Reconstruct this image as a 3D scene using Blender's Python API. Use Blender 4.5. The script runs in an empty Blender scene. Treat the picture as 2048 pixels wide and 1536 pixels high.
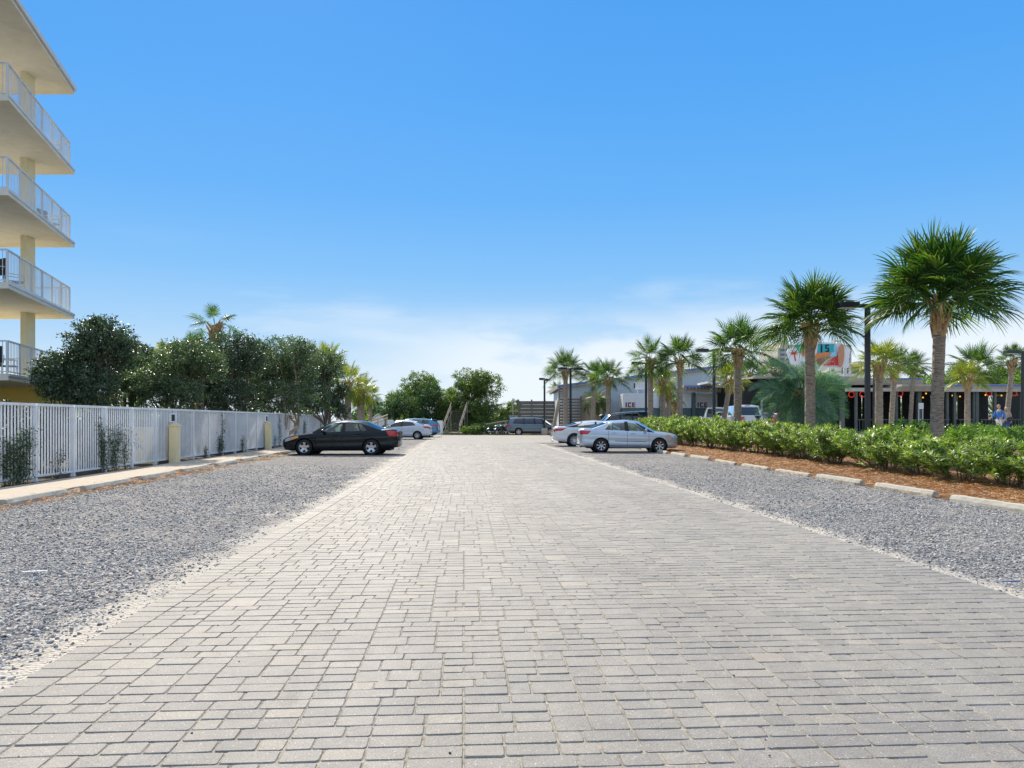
import bpy, math, random
import numpy as np
from mathutils import Vector, Matrix
rnd = random.Random(7)
NR = np.random.default_rng(11)
SC = bpy.context.scene
COL = SC.collection
PI = math.pi
R = math.radians

# ------------------------------------------------------------ camera
F = 1500.0            # focal length in photo pixels (photo is 2048 wide)
CH = 1.42             # eye height
HZ = 841.0            # horizon row
TH = math.atan(95 / 1500)   # the paved drive runs a little to the left of the view
cam_d = bpy.data.cameras.new('camera'); cam = bpy.data.objects.new('camera', cam_d); COL.objects.link(cam)
cam.location = (0, 0, CH); cam.rotation_euler = (PI / 2, 0, 0)
cam_d.sensor_width = 36; cam_d.lens = 36 * F / 2048; cam_d.shift_y = (HZ - 768) / 2048
cam_d.clip_start = 0.05; cam_d.clip_end = 6000
SC.camera = cam

# ------------------------------------------------------------ sun and sky
SUN_EL, SUN_AZ = R(38), R(-18)      # azimuth measured from +Y towards +X
sd = Vector((math.sin(SUN_AZ) * math.cos(SUN_EL), math.cos(SUN_AZ) * math.cos(SUN_EL), math.sin(SUN_EL)))
sl = bpy.data.lights.new('sun', 'SUN'); sl.energy = 5.0; sl.angle = R(0.53); sl.color = (1.0, 0.90, 0.75)
so = bpy.data.objects.new('sun', sl); COL.objects.link(so)
so.rotation_euler = (-sd).to_track_quat('-Z', 'Y').to_euler(); so.location = (0, 0, 60)

W = bpy.data.worlds.new('World'); SC.world = W; W.use_nodes = True
wn, wl = W.node_tree.nodes, W.node_tree.links
wn.clear()
def WN(t, **k):
    n = wn.new(t)
    for a, b in k.items(): setattr(n, a, b)
    return n
out = WN('ShaderNodeOutputWorld'); bg = WN('ShaderNodeBackground')
sky = WN('ShaderNodeTexSky', sky_type='NISHITA', sun_disc=False, sun_elevation=SUN_EL, sun_rotation=SUN_AZ,
         altitude=0, air_density=1.0, dust_density=0.35, ozone_density=3.0)
tc = WN('ShaderNodeTexCoord'); sep = WN('ShaderNodeSeparateXYZ')
wl.new(tc.outputs['Generated'], sep.inputs[0])
# the sky texture, toned by a colour that depends only on the height above the horizon
def lin(c): return tuple(((x / 255 + 0.055) / 1.055) ** 2.4 if x > 10 else x / 3294 for x in c)
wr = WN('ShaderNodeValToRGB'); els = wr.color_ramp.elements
stops = [(0.0, (222, 238, 248)), (0.05, (210, 232, 250)), (0.12, (168, 212, 251)), (0.19, (132, 196, 252)), (0.28, (103, 181, 252)), (0.40, (84, 170, 250)), (0.50, (76, 163, 247)), (0.64, (185, 208, 240)), (1.0, (215, 225, 240))]  # overhead stops whitened above the view, added to fill the shade
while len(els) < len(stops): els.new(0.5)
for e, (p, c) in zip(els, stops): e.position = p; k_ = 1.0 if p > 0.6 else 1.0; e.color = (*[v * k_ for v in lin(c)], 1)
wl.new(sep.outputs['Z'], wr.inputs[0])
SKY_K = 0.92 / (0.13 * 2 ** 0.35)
def wscale(src, k):
    m = WN('ShaderNodeVectorMath', operation='SCALE'); wl.new(src, m.inputs[0]); m.inputs[3].default_value = k; return m.outputs[0]
addv = WN('ShaderNodeVectorMath', operation='ADD')
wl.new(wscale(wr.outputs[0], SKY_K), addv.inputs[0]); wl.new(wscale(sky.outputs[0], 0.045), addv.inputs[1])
# a thin veil of cloud low over the horizon
mp = WN('ShaderNodeMapping'); mp.inputs['Scale'].default_value = (1.3, 1.3, 5.5)
mp.inputs['Location'].default_value = (0.35, 0.2, 0.0)
wl.new(tc.outputs['Generated'], mp.inputs['Vector'])
nz = WN('ShaderNodeTexNoise'); nz.inputs['Scale'].default_value = 2.2; nz.inputs['Detail'].default_value = 9
nz.inputs['Roughness'].default_value = 0.55; nz.inputs['Distortion'].default_value = 0.25
wl.new(mp.outputs[0], nz.inputs['Vector'])
def wramp(src, a, b, va=0.0, vb=1.0, mode='SMOOTHSTEP'):
    m = WN('ShaderNodeMapRange', interpolation_type=mode)
    m.inputs['From Min'].default_value = a; m.inputs['From Max'].default_value = b
    m.inputs['To Min'].default_value = va; m.inputs['To Max'].default_value = vb
    wl.new(src, m.inputs['Value']); return m.outputs[0]
def wmath(op, a, b):
    m = WN('ShaderNodeMath', operation=op)
    for i, v in enumerate((a, b)):
        if isinstance(v, (int, float)): m.inputs[i].default_value = v
        else: wl.new(v, m.inputs[i])
    return m.outputs[0]
low = wramp(sep.outputs['Z'], 0.085, 0.165, 1.0, 0.0)
side = wramp(sep.outputs['X'], -0.28, 0.02, 0.0, 1.0)
nn = wramp(nz.outputs['Fac'], 0.40, 0.535)
cl = wmath('MULTIPLY', wmath('MULTIPLY', low, side), wmath('ADD', 0.28, wmath('MULTIPLY', nn, 0.72)))
# one wisp higher up
wisp = wmath('MULTIPLY', wramp(nz.outputs['Fac'], 0.56, 0.75), wramp(sep.outputs['Z'], 0.14, 0.24, 0.35, 0.0))
hor = wramp(sep.outputs['Z'], -0.02, 0.10, 0.45, 0.0)
allc = wmath('MINIMUM', wmath('ADD', wmath('ADD', wmath('MULTIPLY', cl, 0.92), wisp), hor), 0.92)
mixc = WN('ShaderNodeMix', data_type='RGBA'); wl.new(allc, mixc.inputs['Factor'])
wl.new(addv.outputs[0], mixc.inputs['A']); mixc.inputs['B'].default_value = (5.3, 5.8, 6.2, 1)
# bright overcast added behind the viewer, out of view, to lift shaded faces
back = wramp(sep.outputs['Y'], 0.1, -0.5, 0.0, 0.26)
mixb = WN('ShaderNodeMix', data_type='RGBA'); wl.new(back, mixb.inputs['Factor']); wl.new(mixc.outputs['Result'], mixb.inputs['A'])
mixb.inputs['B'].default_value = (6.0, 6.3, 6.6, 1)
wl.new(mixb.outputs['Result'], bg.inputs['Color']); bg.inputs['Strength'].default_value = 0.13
wl.new(bg.outputs[0], out.inputs[0])
SC.view_settings.view_transform = 'Standard'; SC.view_settings.look = 'None'
SC.view_settings.gamma = 1; SC.view_settings.use_curve_mapping = False
SC.view_settings.exposure = 0.35
SC.render.engine = 'CYCLES'
SC.cycles.max_bounces = 8; SC.cycles.transparent_max_bounces = 12

# ------------------------------------------------------------ helpers
def RW(u, v, z=0.0):
    c, s = math.cos(TH), math.sin(TH)
    return Vector((u * c - v * s, u * s + v * c, z))
def px(p, d): return (p - 1024) / F * d           # world x of photo column p at distance d
def pz(q, d): return CH + (HZ - q) / F * d        # world z of photo row q at distance d
def UV(x, y):
    c, s = math.cos(TH), math.sin(TH)
    return (x * c + y * s, -x * s + y * c)
def inview(p): return p.y > 2 and abs(p.x / p.y) < 0.683
def sm(t): t = min(max(t, 0.0), 1.0); return t * t * (3 - 2 * t)
def terr(x, y):                                   # ground height: the restaurant side is half a metre up
    u, v = UV(x, y); return 0.5 * sm((u - 13.2) / 3.4)

def tag(o, label=None, cat=None, group=None, kind=None):
    if label: o['label'] = label
    if cat: o['category'] = cat
    if group: o['group'] = group
    if kind: o['kind'] = kind
    return o
def empty(name, loc=(0, 0, 0), rz=0.0, label=None, cat=None, group=None):
    o = bpy.data.objects.new(name, None); COL.objects.link(o); o.empty_display_size = 0.2
    o.location = loc; o.rotation_euler = (0, 0, rz)
    return tag(o, label, cat, group)
def link(name, me, parent=None, **k):
    o = bpy.data.objects.new(name, me); COL.objects.link(o)
    if parent: o.parent = parent
    return tag(o, **k)
def copy_tree(o, parent=None):
    c = o.copy(); COL.objects.link(c); c.parent = parent
    for ch in o.children: copy_tree(ch, c)
    return c
def np_mesh(name, V, Fc, mats, mi=None, smooth=False):
    V = np.asarray(V, dtype=np.float32).reshape(-1, 3); Fc = np.asarray(Fc, dtype=np.int32)
    M, k = Fc.shape
    me = bpy.data.meshes.new(name)
    me.vertices.add(len(V)); me.vertices.foreach_set('co', V.ravel())
    me.loops.add(M * k); me.loops.foreach_set('vertex_index', Fc.ravel())
    me.polygons.add(M); me.polygons.foreach_set('loop_start', np.arange(M, dtype=np.int32) * k)
    if mi is not None: me.polygons.foreach_set('material_index', np.asarray(mi, dtype=np.int32))
    me.polygons.foreach_set('use_smooth', np.full(M, smooth, dtype=bool))
    for m in (mats if isinstance(mats, (list, tuple)) else [mats]): me.materials.append(m)
    me.update(calc_edges=True); me.validate()
    return me

class MB:
    def __init__(s): s.v = []; s.f = []; s.m = []; s.s = []
    def add(s, vs, fs, mi=0, smooth=False):
        b = len(s.v); s.v += [tuple(v) for v in vs]
        s.f += [tuple(i + b for i in f) for f in fs]; s.m += [mi] * len(fs); s.s += [smooth] * len(fs)
        return s
    def box(s, c, d, rz=0.0, mi=0, bev=0.0, rx=0.0, ry=0.0):
        x, y, z = d[0] / 2, d[1] / 2, d[2] / 2
        M = Matrix.Translation(c) @ Matrix.Rotation(rz, 4, 'Z') @ Matrix.Rotation(ry, 4, 'Y') @ Matrix.Rotation(rx, 4, 'X')
        if bev <= 0:
            vs = [M @ Vector(p) for p in ((-x, -y, -z), (x, -y, -z), (x, y, -z), (-x, y, -z), (-x, -y, z), (x, -y, z), (x, y, z), (-x, y, z))]
            return s.add(vs, [(3, 2, 1, 0), (4, 5, 6, 7), (0, 1, 5, 4), (1, 2, 6, 5), (2, 3, 7, 6), (3, 0, 4, 7)], mi)
        bm = bmesh_box(d, bev); vs = [M @ v for v in bm[0]]
        return s.add(vs, bm[1], mi)
    def b2(s, x0, x1, y0, y1, z0, z1, mi=0, bev=0.0):
        return s.box(((x0 + x1) / 2, (y0 + y1) / 2, (z0 + z1) / 2), (x1 - x0, y1 - y0, z1 - z0), 0, mi, bev)
    def tube(s, pts, rad, n=8, mi=0, cap=True, smooth=True):
        pts = [Vector(p) for p in pts]
        rr = rad if isinstance(rad, (list, tuple)) else [rad] * len(pts)
        vs, fs = [], []
        up = Vector((0, 0, 1)); prev = None
        for i, p in enumerate(pts):
            t = (pts[min(i + 1, len(pts) - 1)] - pts[max(i - 1, 0)]).normalized()
            if prev is None:
                a = t.cross(up)
                if a.length < 1e-3: a = t.cross(Vector((1, 0, 0)))
                a.normalize()
            else:
                a = prev - t * prev.dot(t)
                if a.length < 1e-4: a = t.cross(up)
                a.normalize()
            prev = a; b = t.cross(a)
            for j in range(n):
                th = 2 * PI * j / n
                vs.append(p + (a * math.cos(th) + b * math.sin(th)) * rr[i])
        for i in range(len(pts) - 1):
            for j in range(n):
                fs.append((i * n + j, i * n + (j + 1) % n, (i + 1) * n + (j + 1) % n, (i + 1) * n + j))
        if cap:
            fs.append(tuple(range(n - 1, -1, -1))); fs.append(tuple((len(pts) - 1) * n + j for j in range(n)))
        return s.add(vs, fs, mi, smooth)
    def lathe(s, prof, n=24, axis='Z', c=(0, 0, 0), mi=0, smooth=True, a0=0.0):
        vs, fs = [], []
        for r_, h in prof:
            for j in range(n):
                th = 2 * PI * j / n + a0
                p = (r_ * math.cos(th), r_ * math.sin(th), h)
                if axis == 'Y': p = (p[0], h, p[1])
                if axis == 'X': p = (h, p[0], p[1])
                vs.append((p[0] + c[0], p[1] + c[1], p[2] + c[2]))
        for i in range(len(prof) - 1):
            for j in range(n):
                fs.append((i * n + j, i * n + (j + 1) % n, (i + 1) * n + (j + 1) % n, (i + 1) * n + j))
        return s.add(vs, fs, mi, smooth)
    def prism(s, poly, y0, y1, mi=0):                 # polygon in xz, extruded along y
        n = len(poly); vs = [(x, y0, z) for x, z in poly] + [(x, y1, z) for x, z in poly]
        fs = [tuple(range(n)), tuple(range(2 * n - 1, n - 1, -1))]
        fs += [(j, j + n, (j + 1) % n + n, (j + 1) % n) for j in range(n)]
        return s.add(vs, fs, mi)
    def prismz(s, poly, z0, z1, mi=0):
        n = len(poly); vs = [(x, y, z0) for x, y in poly] + [(x, y, z1) for x, y in poly]
        fs = [tuple(range(n - 1, -1, -1)), tuple(range(n, 2 * n))]
        fs += [(j, (j + 1) % n, (j + 1) % n + n, j + n) for j in range(n)]
        return s.add(vs, fs, mi)
    def mesh(s, name, mats):
        me = bpy.data.meshes.new(name); me.from_pydata(s.v, [], s.f)
        for m in (mats if isinstance(mats, (list, tuple)) else [mats]): me.materials.append(m)
        me.polygons.foreach_set('material_index', s.m); me.polygons.foreach_set('use_smooth', s.s)
        me.update(); return me
    def build(s, name, mats, parent=None, **k): return link(name, s.mesh(name, mats), parent, **k)

_bb = {}
def bmesh_box(d, bev):
    key = (round(d[0], 4), round(d[1], 4), round(d[2], 4), round(bev, 4))
    if key in _bb: return _bb[key]
    import bmesh
    bm = bmesh.new(); bmesh.ops.create_cube(bm, size=1)
    for v in bm.verts: v.co = Vector((v.co.x * d[0], v.co.y * d[1], v.co.z * d[2]))
    bmesh.ops.bevel(bm, geom=list(bm.edges), offset=bev, segments=2, profile=0.5, affect='EDGES')
    bm.verts.index_update()
    r_ = ([v.co.copy() for v in bm.verts], [tuple(v.index for v in f.verts) for f in bm.faces]); bm.free()
    _bb[key] = r_; return r_

ORD = ['nearest', 'second', 'third', 'fourth', 'fifth', 'sixth', 'seventh', 'eighth', 'ninth', 'tenth', 'eleventh', 'twelfth', 'thirteenth', 'fourteenth', 'fifteenth', 'sixteenth', 'seventeenth', 'eighteenth', 'nineteenth', 'twentieth', 'twenty-first', 'twenty-second', 'twenty-third', 'twenty-fourth', 'twenty-fifth', 'twenty-sixth', 'twenty-seventh', 'twenty-eighth', 'twenty-ninth', 'thirtieth']
_cn = {}
def nth(key, p, seen, unseen):
    if not inview(p):
        i = _cn.get(key + 'u', 0); _cn[key + 'u'] = i + 1; return unseen % ORD[i]
    i = _cn.get(key, 0); _cn[key] = i + 1
    return seen % ORD[i].capitalize()
# ------------------------------------------------------------ materials
def nodes(name):
    m = bpy.data.materials.new(name); m.use_nodes = True
    nt = m.node_tree; b = nt.nodes['Principled BSDF']; return m, nt, b
def mth(nt, op, a, b=None):
    m = nt.nodes.new('ShaderNodeMath'); m.operation = op
    for i, v in enumerate((a, b)):
        if v is None: continue
        if isinstance(v, (int, float)): m.inputs[i].default_value = v
        else: nt.links.new(v, m.inputs[i])
    return m.outputs[0]
def ramp(nt, src, stops):
    r_ = nt.nodes.new('ShaderNodeValToRGB'); e = r_.color_ramp.elements
    while len(e) < len(stops): e.new(0.5)
    for i, (p, c) in enumerate(stops):
        e[i].position = p; e[i].color = (*c, 1) if len(c) == 3 else c
    nt.links.new(src, r_.inputs[0]); return r_.outputs[0]
def noise(nt, scale, detail=4, rough=0.6, vec=None, dist=0.0):
    n = nt.nodes.new('ShaderNodeTexNoise'); n.inputs['Scale'].default_value = scale
    n.inputs['Detail'].default_value = detail; n.inputs['Roughness'].default_value = rough; n.inputs['Distortion'].default_value = dist
    if vec is None: vec = coord(nt)
    nt.links.new(vec, n.inputs['Vector']); return n.outputs['Fac']
def coord(nt, scale=None, kind='Object'):
    t = nt.nodes.get('TC') or nt.nodes.new('ShaderNodeTexCoord'); t.name = 'TC'
    o = t.outputs[kind]
    if scale:
        m = nt.nodes.new('ShaderNodeMapping'); m.inputs['Scale'].default_value = scale
        nt.links.new(o, m.inputs['Vector']); o = m.outputs[0]
    return o
def mix(nt, fac, a, b, mode='MIX'):
    m = nt.nodes.new('ShaderNodeMix'); m.data_type = 'RGBA'; m.blend_type = mode
    for k, v in (('Factor', fac), ('A', a), ('B', b)):
        if isinstance(v, (int, float)): m.inputs[k].default_value = v
        elif isinstance(v, tuple): m.inputs[k].default_value = (*v, 1) if len(v) == 3 else v
        else: nt.links.new(v, m.inputs[k])
    return m.outputs['Result']
def bump(nt, b, h, strength=0.3, dist=0.02):
    bn = nt.nodes.new('ShaderNodeBump'); bn.inputs['Strength'].default_value = strength; bn.inputs['Distance'].default_value = dist
    nt.links.new(h, bn.inputs['Height']); nt.links.new(bn.outputs[0], b.inputs['Normal'])
def M_(name, col, rough=0.6, metal=0.0, var=0.12, scale=3.0, bmp=0.0, bscale=40, dirt=None, stretch=None, coat=0.0, spec=None):
    m, nt, b = nodes(name)
    v = coord(nt, stretch) if stretch else None
    n = noise(nt, scale, 6, 0.65, v)
    c0 = tuple(c * (1 - var) for c in col); c1 = tuple(min(1, c * (1 + var)) for c in col)
    c = ramp(nt, n, [(0.3, c0), (0.7, c1)])
    if dirt:
        n2 = noise(nt, scale * 0.37, 5, 0.7)
        c = mix(nt, mth(nt, 'MULTIPLY', ramp(nt, n2, [(0.5, (0, 0, 0)), (0.75, (1, 1, 1))]), 0.6), c, dirt)
    nt.links.new(c, b.inputs['Base Color'])
    b.inputs['Roughness'].default_value = rough; b.inputs['Metallic'].default_value = metal
    if coat: b.inputs['Coat Weight'].default_value = coat; b.inputs['Coat Roughness'].default_value = 0.04
    if spec is not None: b.inputs['Specular IOR Level'].default_value = spec
    if bmp: bump(nt, b, noise(nt, bscale, 5, 0.7, v), bmp, 0.02)
    return m
def leaf_mat(name, cols, trans=0.45, rough=0.45, tcol=None, spec=0.4):
    """leaves: colour varies from leaf to leaf, some light passes through"""
    m, nt, b = nodes(name); b.inputs['Roughness'].default_value = rough
    b.inputs['Specular IOR Level'].default_value = spec
    g = nt.nodes.new('ShaderNodeNewGeometry')
    n = len(cols); stops = [(i / max(1, n - 1), c) for i, c in enumerate(cols)]
    c = ramp(nt, g.outputs['Random Per Island'], stops)
    big = noise(nt, 0.9, 3, 0.5)
    c = mix(nt, 1.0, c, ramp(nt, big, [(0.3, (0.75, 0.75, 0.75)), (0.7, (1.2, 1.2, 1.15))]), 'MULTIPLY')
    nt.links.new(c, b.inputs['Base Color'])
    tr = nt.nodes.new('ShaderNodeBsdfTranslucent')
    tc_ = mix(nt, 1.0, c, tcol or (1.5, 1.9, 0.6), 'MULTIPLY'); nt.links.new(tc_, tr.inputs['Color'])
    ms = nt.nodes.new('ShaderNodeMixShader'); ms.inputs[0].default_value = trans
    nt.links.new(b.outputs[0], ms.inputs[1]); nt.links.new(tr.outputs[0], ms.inputs[2])
    nt.links.new(ms.outputs[0], nt.nodes['Material Output'].inputs['Surface'])
    return m
def glass_mat(name, tint, dark=0.5, rough=0.02):
    m, nt, b = nodes(name); nt.nodes.remove(b)
    tr = nt.nodes.new('ShaderNodeBsdfTransparent'); tr.inputs[0].default_value = (*tint, 1)
    gl = nt.nodes.new('ShaderNodeBsdfGlossy'); gl.inputs['Roughness'].default_value = rough; gl.inputs['Color'].default_value = (0.9, 0.95, 1, 1)
    fr = nt.nodes.new('ShaderNodeFresnel'); fr.inputs[0].default_value = 1.5
    f2 = mth(nt, 'ADD', fr.outputs[0], dark)
    ms = nt.nodes.new('ShaderNodeMixShader'); nt.links.new(f2, ms.inputs[0])
    nt.links.new(tr.outputs[0], ms.inputs[1]); nt.links.new(gl.outputs[0], ms.inputs[2])
    nt.links.new(ms.outputs[0], nt.nodes['Material Output'].inputs['Surface']); return m
def paint(name, col, metal=0.4, flake=0.3, dst=1.0, coat=1.0, sp=0.5):
    m, nt, b = nodes(name)
    n = noise(nt, 1.5, 4, 0.6); c = ramp(nt, n, [(0.3, tuple(x * 0.93 for x in col)), (0.7, col)])
    dust = noise(nt, 6, 8, 0.75)
    g = nt.nodes.new('ShaderNodeSeparateXYZ'); nt.links.new(coord(nt), g.inputs[0])
    lowm = nt.nodes.new('ShaderNodeMapRange'); lowm.inputs[1].default_value = 0.15; lowm.inputs[2].default_value = 0.6; lowm.inputs[3].default_value = 0.16 * dst; lowm.inputs[4].default_value = 0.0
    nt.links.new(g.outputs[2], lowm.inputs[0])
    c = mix(nt, mth(nt, 'MULTIPLY', dust, lowm.outputs[0]), c, (0.34, 0.3, 0.25))
    nt.links.new(c, b.inputs['Base Color']); b.inputs['Metallic'].default_value = metal
    b.inputs['Roughness'].default_value = flake
    b.inputs['Coat Weight'].default_value = coat; b.inputs['Specular IOR Level'].default_value = sp; b.inputs['Coat Roughness'].default_value = 0.03; return m

m_white = M_('white_powder_coat', (0.86, 0.87, 0.88), 0.45, var=0.05, dirt=(0.55, 0.53, 0.5))
m_rail = M_('balcony_rail_paint', (0.66, 0.67, 0.68), 0.5, var=0.06)
m_cream = M_('cream_stucco', (0.76, 0.72, 0.62), 0.9, var=0.05, bmp=0.15, bscale=90, dirt=(0.6, 0.54, 0.42))
m_yellow = M_('yellow_stucco', (0.93, 0.70, 0.20), 0.9, var=0.06, bmp=0.2, bscale=80)
m_colm = M_('pale_yellow_stucco', (0.76, 0.69, 0.46), 0.9, var=0.05, bmp=0.2, bscale=80)
m_conc = M_('kerb_concrete', (0.50, 0.47, 0.40), 0.95, var=0.14, scale=9, bmp=0.5, bscale=120, dirt=(0.36, 0.33, 0.28))
m_walk = M_('walkway_concrete', (0.50, 0.43, 0.345), 0.95, var=0.1, scale=5, bmp=0.3, bscale=150, dirt=(0.5, 0.42, 0.32))
m_dark = M_('black_plastic', (0.012, 0.012, 0.013), 0.6, var=0.2)
m_rubber = M_('tyre_rubber', (0.018, 0.018, 0.019), 0.85, var=0.3, scale=12)
m_alloy = M_('alloy_wheel', (0.62, 0.63, 0.65), 0.28, 0.8, var=0.05)
m_chrome = M_('chrome_trim', (0.8, 0.8, 0.82), 0.12, 1.0, var=0.03)
m_seat = M_('seat_cloth', (0.03, 0.03, 0.032), 0.9, var=0.2)
m_under = M_('underbody', (0.008, 0.008, 0.008), 0.9, var=0.2)
m_pole = M_('lamp_post_paint', (0.02, 0.024, 0.03), 0.35, 0.2, var=0.2, spec=0.6)
m_bark = M_('grey_bark', (0.17, 0.13, 0.10), 0.95, var=0.4, scale=6, bmp=0.8, bscale=25, stretch=(1, 1, 0.25))
m_soil = M_('dark_soil', (0.06, 0.045, 0.03), 1.0, var=0.4, scale=4)
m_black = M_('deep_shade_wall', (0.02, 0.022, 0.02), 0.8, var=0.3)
# ============================================================ GROUND
def uvobj(o): o.rotation_euler = (0, 0, TH); return o     # object built in drive coordinates (u across, v along)

# base ground to the horizon
m_base, nt, b = nodes('coastal_ground'); b.inputs['Roughness'].default_value = 1
n1 = noise(nt, 0.15, 8, 0.7); n2 = noise(nt, 6, 8, 0.8)
c = ramp(nt, n1, [(0.4, (0.10, 0.12, 0.05)), (0.6, (0.32, 0.28, 0.2))])
nt.links.new(mix(nt, n2, c, (0.06, 0.075, 0.03)), b.inputs['Base Color'])
bump(nt, b, n2, 0.5, 0.1)
g = MB(); g.add([(-2500, -60, -0.03), (2500, -60, -0.03), (2500, 4000, -0.03), (-2500, 4000, -0.03)], [(0, 1, 2, 3)])
g.build('ground', m_base, kind='structure')

# gravel strips ------------------------------------------------
UL, UR = -2.38, 4.36           # edges of the paved drive
def gravel_mat():
    m, nt, b = nodes('gravel_strip'); b.inputs['Roughness'].default_value = 0.95
    co = coord(nt)
    s1 = nt.nodes.new('ShaderNodeTexVoronoi'); s1.inputs['Scale'].default_value = 36; nt.links.new(co, s1.inputs['Vector'])
    s2 = nt.nodes.new('ShaderNodeTexVoronoi'); s2.inputs['Scale'].default_value = 17; nt.links.new(co, s2.inputs['Vector'])
    bw = nt.nodes.new('ShaderNodeRGBToBW'); nt.links.new(s1.outputs['Color'], bw.inputs[0])
    bw2 = nt.nodes.new('ShaderNodeRGBToBW'); nt.links.new(s2.outputs['Color'], bw2.inputs[0])
    st = [(0.0, (0.055, 0.055, 0.065)), (0.28, (0.15, 0.15, 0.16)), (0.46, (0.36, 0.35, 0.34)), (0.64, (0.56, 0.53, 0.49)), (1.0, (0.82, 0.76, 0.68))]
    ca = ramp(nt, bw.outputs[0], st); cb = ramp(nt, bw2.outputs[0], st)
    c = mix(nt, ramp(nt, noise(nt, 30, 2, 0.5), [(0.48, (0, 0, 0)), (0.52, (1, 1, 1))]), ca, cb)
    gap = ramp(nt, s1.outputs['Distance'], [(0.0, (1, 1, 1)), (0.75, (0.35, 0.35, 0.37))])
    c = mix(nt, 1.0, c, gap, 'MULTIPLY')
    # bare crushed fines: along the drive's edge and in worn tracks
    sp = nt.nodes.new('ShaderNodeSeparateXYZ'); nt.links.new(co, sp.inputs[0])
    a = mth(nt, 'ABSOLUTE', mth(nt, 'SUBTRACT', sp.outputs[0], (UL + UR) / 2))
    e = mth(nt, 'SUBTRACT', a, (UR - UL) / 2)
    mr = nt.nodes.new('ShaderNodeMapRange'); mr.inputs[1].default_value = 0.0; mr.inputs[2].default_value = 0.7; mr.inputs[3].default_value = 0.30; mr.inputs[4].default_value = 0.0
    nt.links.new(e, mr.inputs[0])
    w = mth(nt, 'ADD', noise(nt, 1.1, 7, 0.72, coord(nt, (1.6, 0.8, 1))), mr.outputs[0])
    fines = ramp(nt, w, [(0.58, (0, 0, 0)), (0.74, (1, 1, 1))])
    fcol = ramp(nt, noise(nt, 60, 4, 0.7), [(0.3, (0.44, 0.40, 0.34)), (0.7, (0.70, 0.64, 0.55))])
    c = mix(nt, mth(nt, 'MULTIPLY', fines, 0.8), c, fcol)
    c = mix(nt, 1.0, c, ramp(nt, noise(nt, 0.5, 5, 0.6), [(0.3, (0.8, 0.82, 0.86)), (0.7, (1.15, 1.13, 1.1))]), 'MULTIPLY')
    nt.links.new(c, b.inputs['Base Color'])
    h = mth(nt, 'SUBTRACT', 1.0, s1.outputs['Distance'])
    bump(nt, b, mth(nt, 'ADD', h, mth(nt, 'MULTIPLY', bw2.outputs[0], 0.6)), 0.9, 0.02)
    return m
m_gravel = gravel_mat()
g = MB()
g.add([(-8.3, -2, 0.0), (UL + 0.1, -2, 0.0), (UL + 0.1, 74, 0.0), (-8.3, 74, 0.0)], [(0, 1, 2, 3)])
arc = [(UR - 0.1, 46.2)]
for i in range(9):
    t = i / 8 * PI / 2; arc.append((UR + 1.5 - 1.5 * math.cos(t), 46.2 + 1.4 * math.sin(t)))
poly = [(UR - 0.1, -2), (9.0, -2), (13.0, 47.6)][0:2] + [(9.4, 47.6)] + arc[::-1][:-1] + [(UR - 0.1, 46.2)]
g.add([(x, y, 0.0) for x, y in poly], [tuple(range(len(poly)))])
uvobj(g.build('gravel_bed', m_gravel, kind='structure'))

# loose stones on the gravel near the viewer
def icosa():
    t = (1 + 5 ** 0.5) / 2
    v = np.array([(-1, t, 0), (1, t, 0), (-1, -t, 0), (1, -t, 0), (0, -1, t), (0, 1, t), (0, -1, -t), (0, 1, -t), (t, 0, -1), (t, 0, 1), (-t, 0, -1), (-t, 0, 1)], float)
    v /= np.linalg.norm(v[0])
    f = np.array([(0, 11, 5), (0, 5, 1), (0, 1, 7), (0, 7, 10), (0, 10, 11), (1, 5, 9), (5, 11, 4), (11, 10, 2), (10, 7, 6), (7, 1, 8), (3, 9, 4), (3, 4, 2), (3, 2, 6), (3, 6, 8), (3, 8, 9), (4, 9, 5), (2, 4, 11), (6, 2, 10), (8, 6, 7), (9, 8, 1)])
    return v, f
def stones(P, S):
    v, f = icosa(); n = len(P)
    jit = NR.uniform(0.72, 1.25, (n, 12, 1)); sc = np.stack([NR.uniform(0.75, 1.35, n), NR.uniform(0.6, 1.1, n), NR.uniform(0.35, 0.75, n)], 1)
    X = v[None] * jit * sc[:, None, :] * S[:, None, None]
    a = NR.uniform(0, 2 * PI, n); tl = NR.uniform(-0.5, 0.5, n)
    ca, sa, ct, st = np.cos(a)[:, None], np.sin(a)[:, None], np.cos(tl)[:, None], np.sin(tl)[:, None]
    x, y, z = X[..., 0], X[..., 1], X[..., 2]
    x, z = x * ct - z * st, x * st + z * ct
    x, y = x * ca - y * sa, x * sa + y * ca
    V = np.stack([x + P[:, None, 0], y + P[:, None, 1], z + P[:, None, 2]], -1)
    Fc = (f[None] + (np.arange(n) * 12)[:, None, None]).reshape(-1, 3)
    return V.reshape(-1, 3), Fc
PTS, SZ = [], []
def scatter(u0, u1, v0, v1, n, s0, s1, edge=None):
    u = NR.uniform(u0, u1, n); v = NR.uniform(v0, v1, n)
    lumps = np.sin(u * 2.1 + np.sin(v * 1.3) * 1.5) * np.cos(v * 1.7 + u * 0.8) * 0.5 + np.sin(u * 5.3 - v * 3.1) * 0.25
    pr = (0.62 + 0.5 * lumps) * np.clip((25.5 - v) / 13, 0, 1)
    if edge is not None:
        d = np.abs(u - edge); pr = pr * np.clip(d / 0.5, 0.22, 1.0)
    k = NR.uniform(0, 1, n) < pr
    s = s0 + (s1 - s0) * NR.uniform(0, 1, n) ** 2.6
    PTS.append(np.stack([u, v, s * 0.3], 1)[k]); SZ.append(s[k])
scatter(-7.4, UL, 2.6, 9, 72000, 0.005, 0.018, UL)
scatter(-7.4, UL, 9, 25, 42000, 0.008, 0.022, UL)
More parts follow.
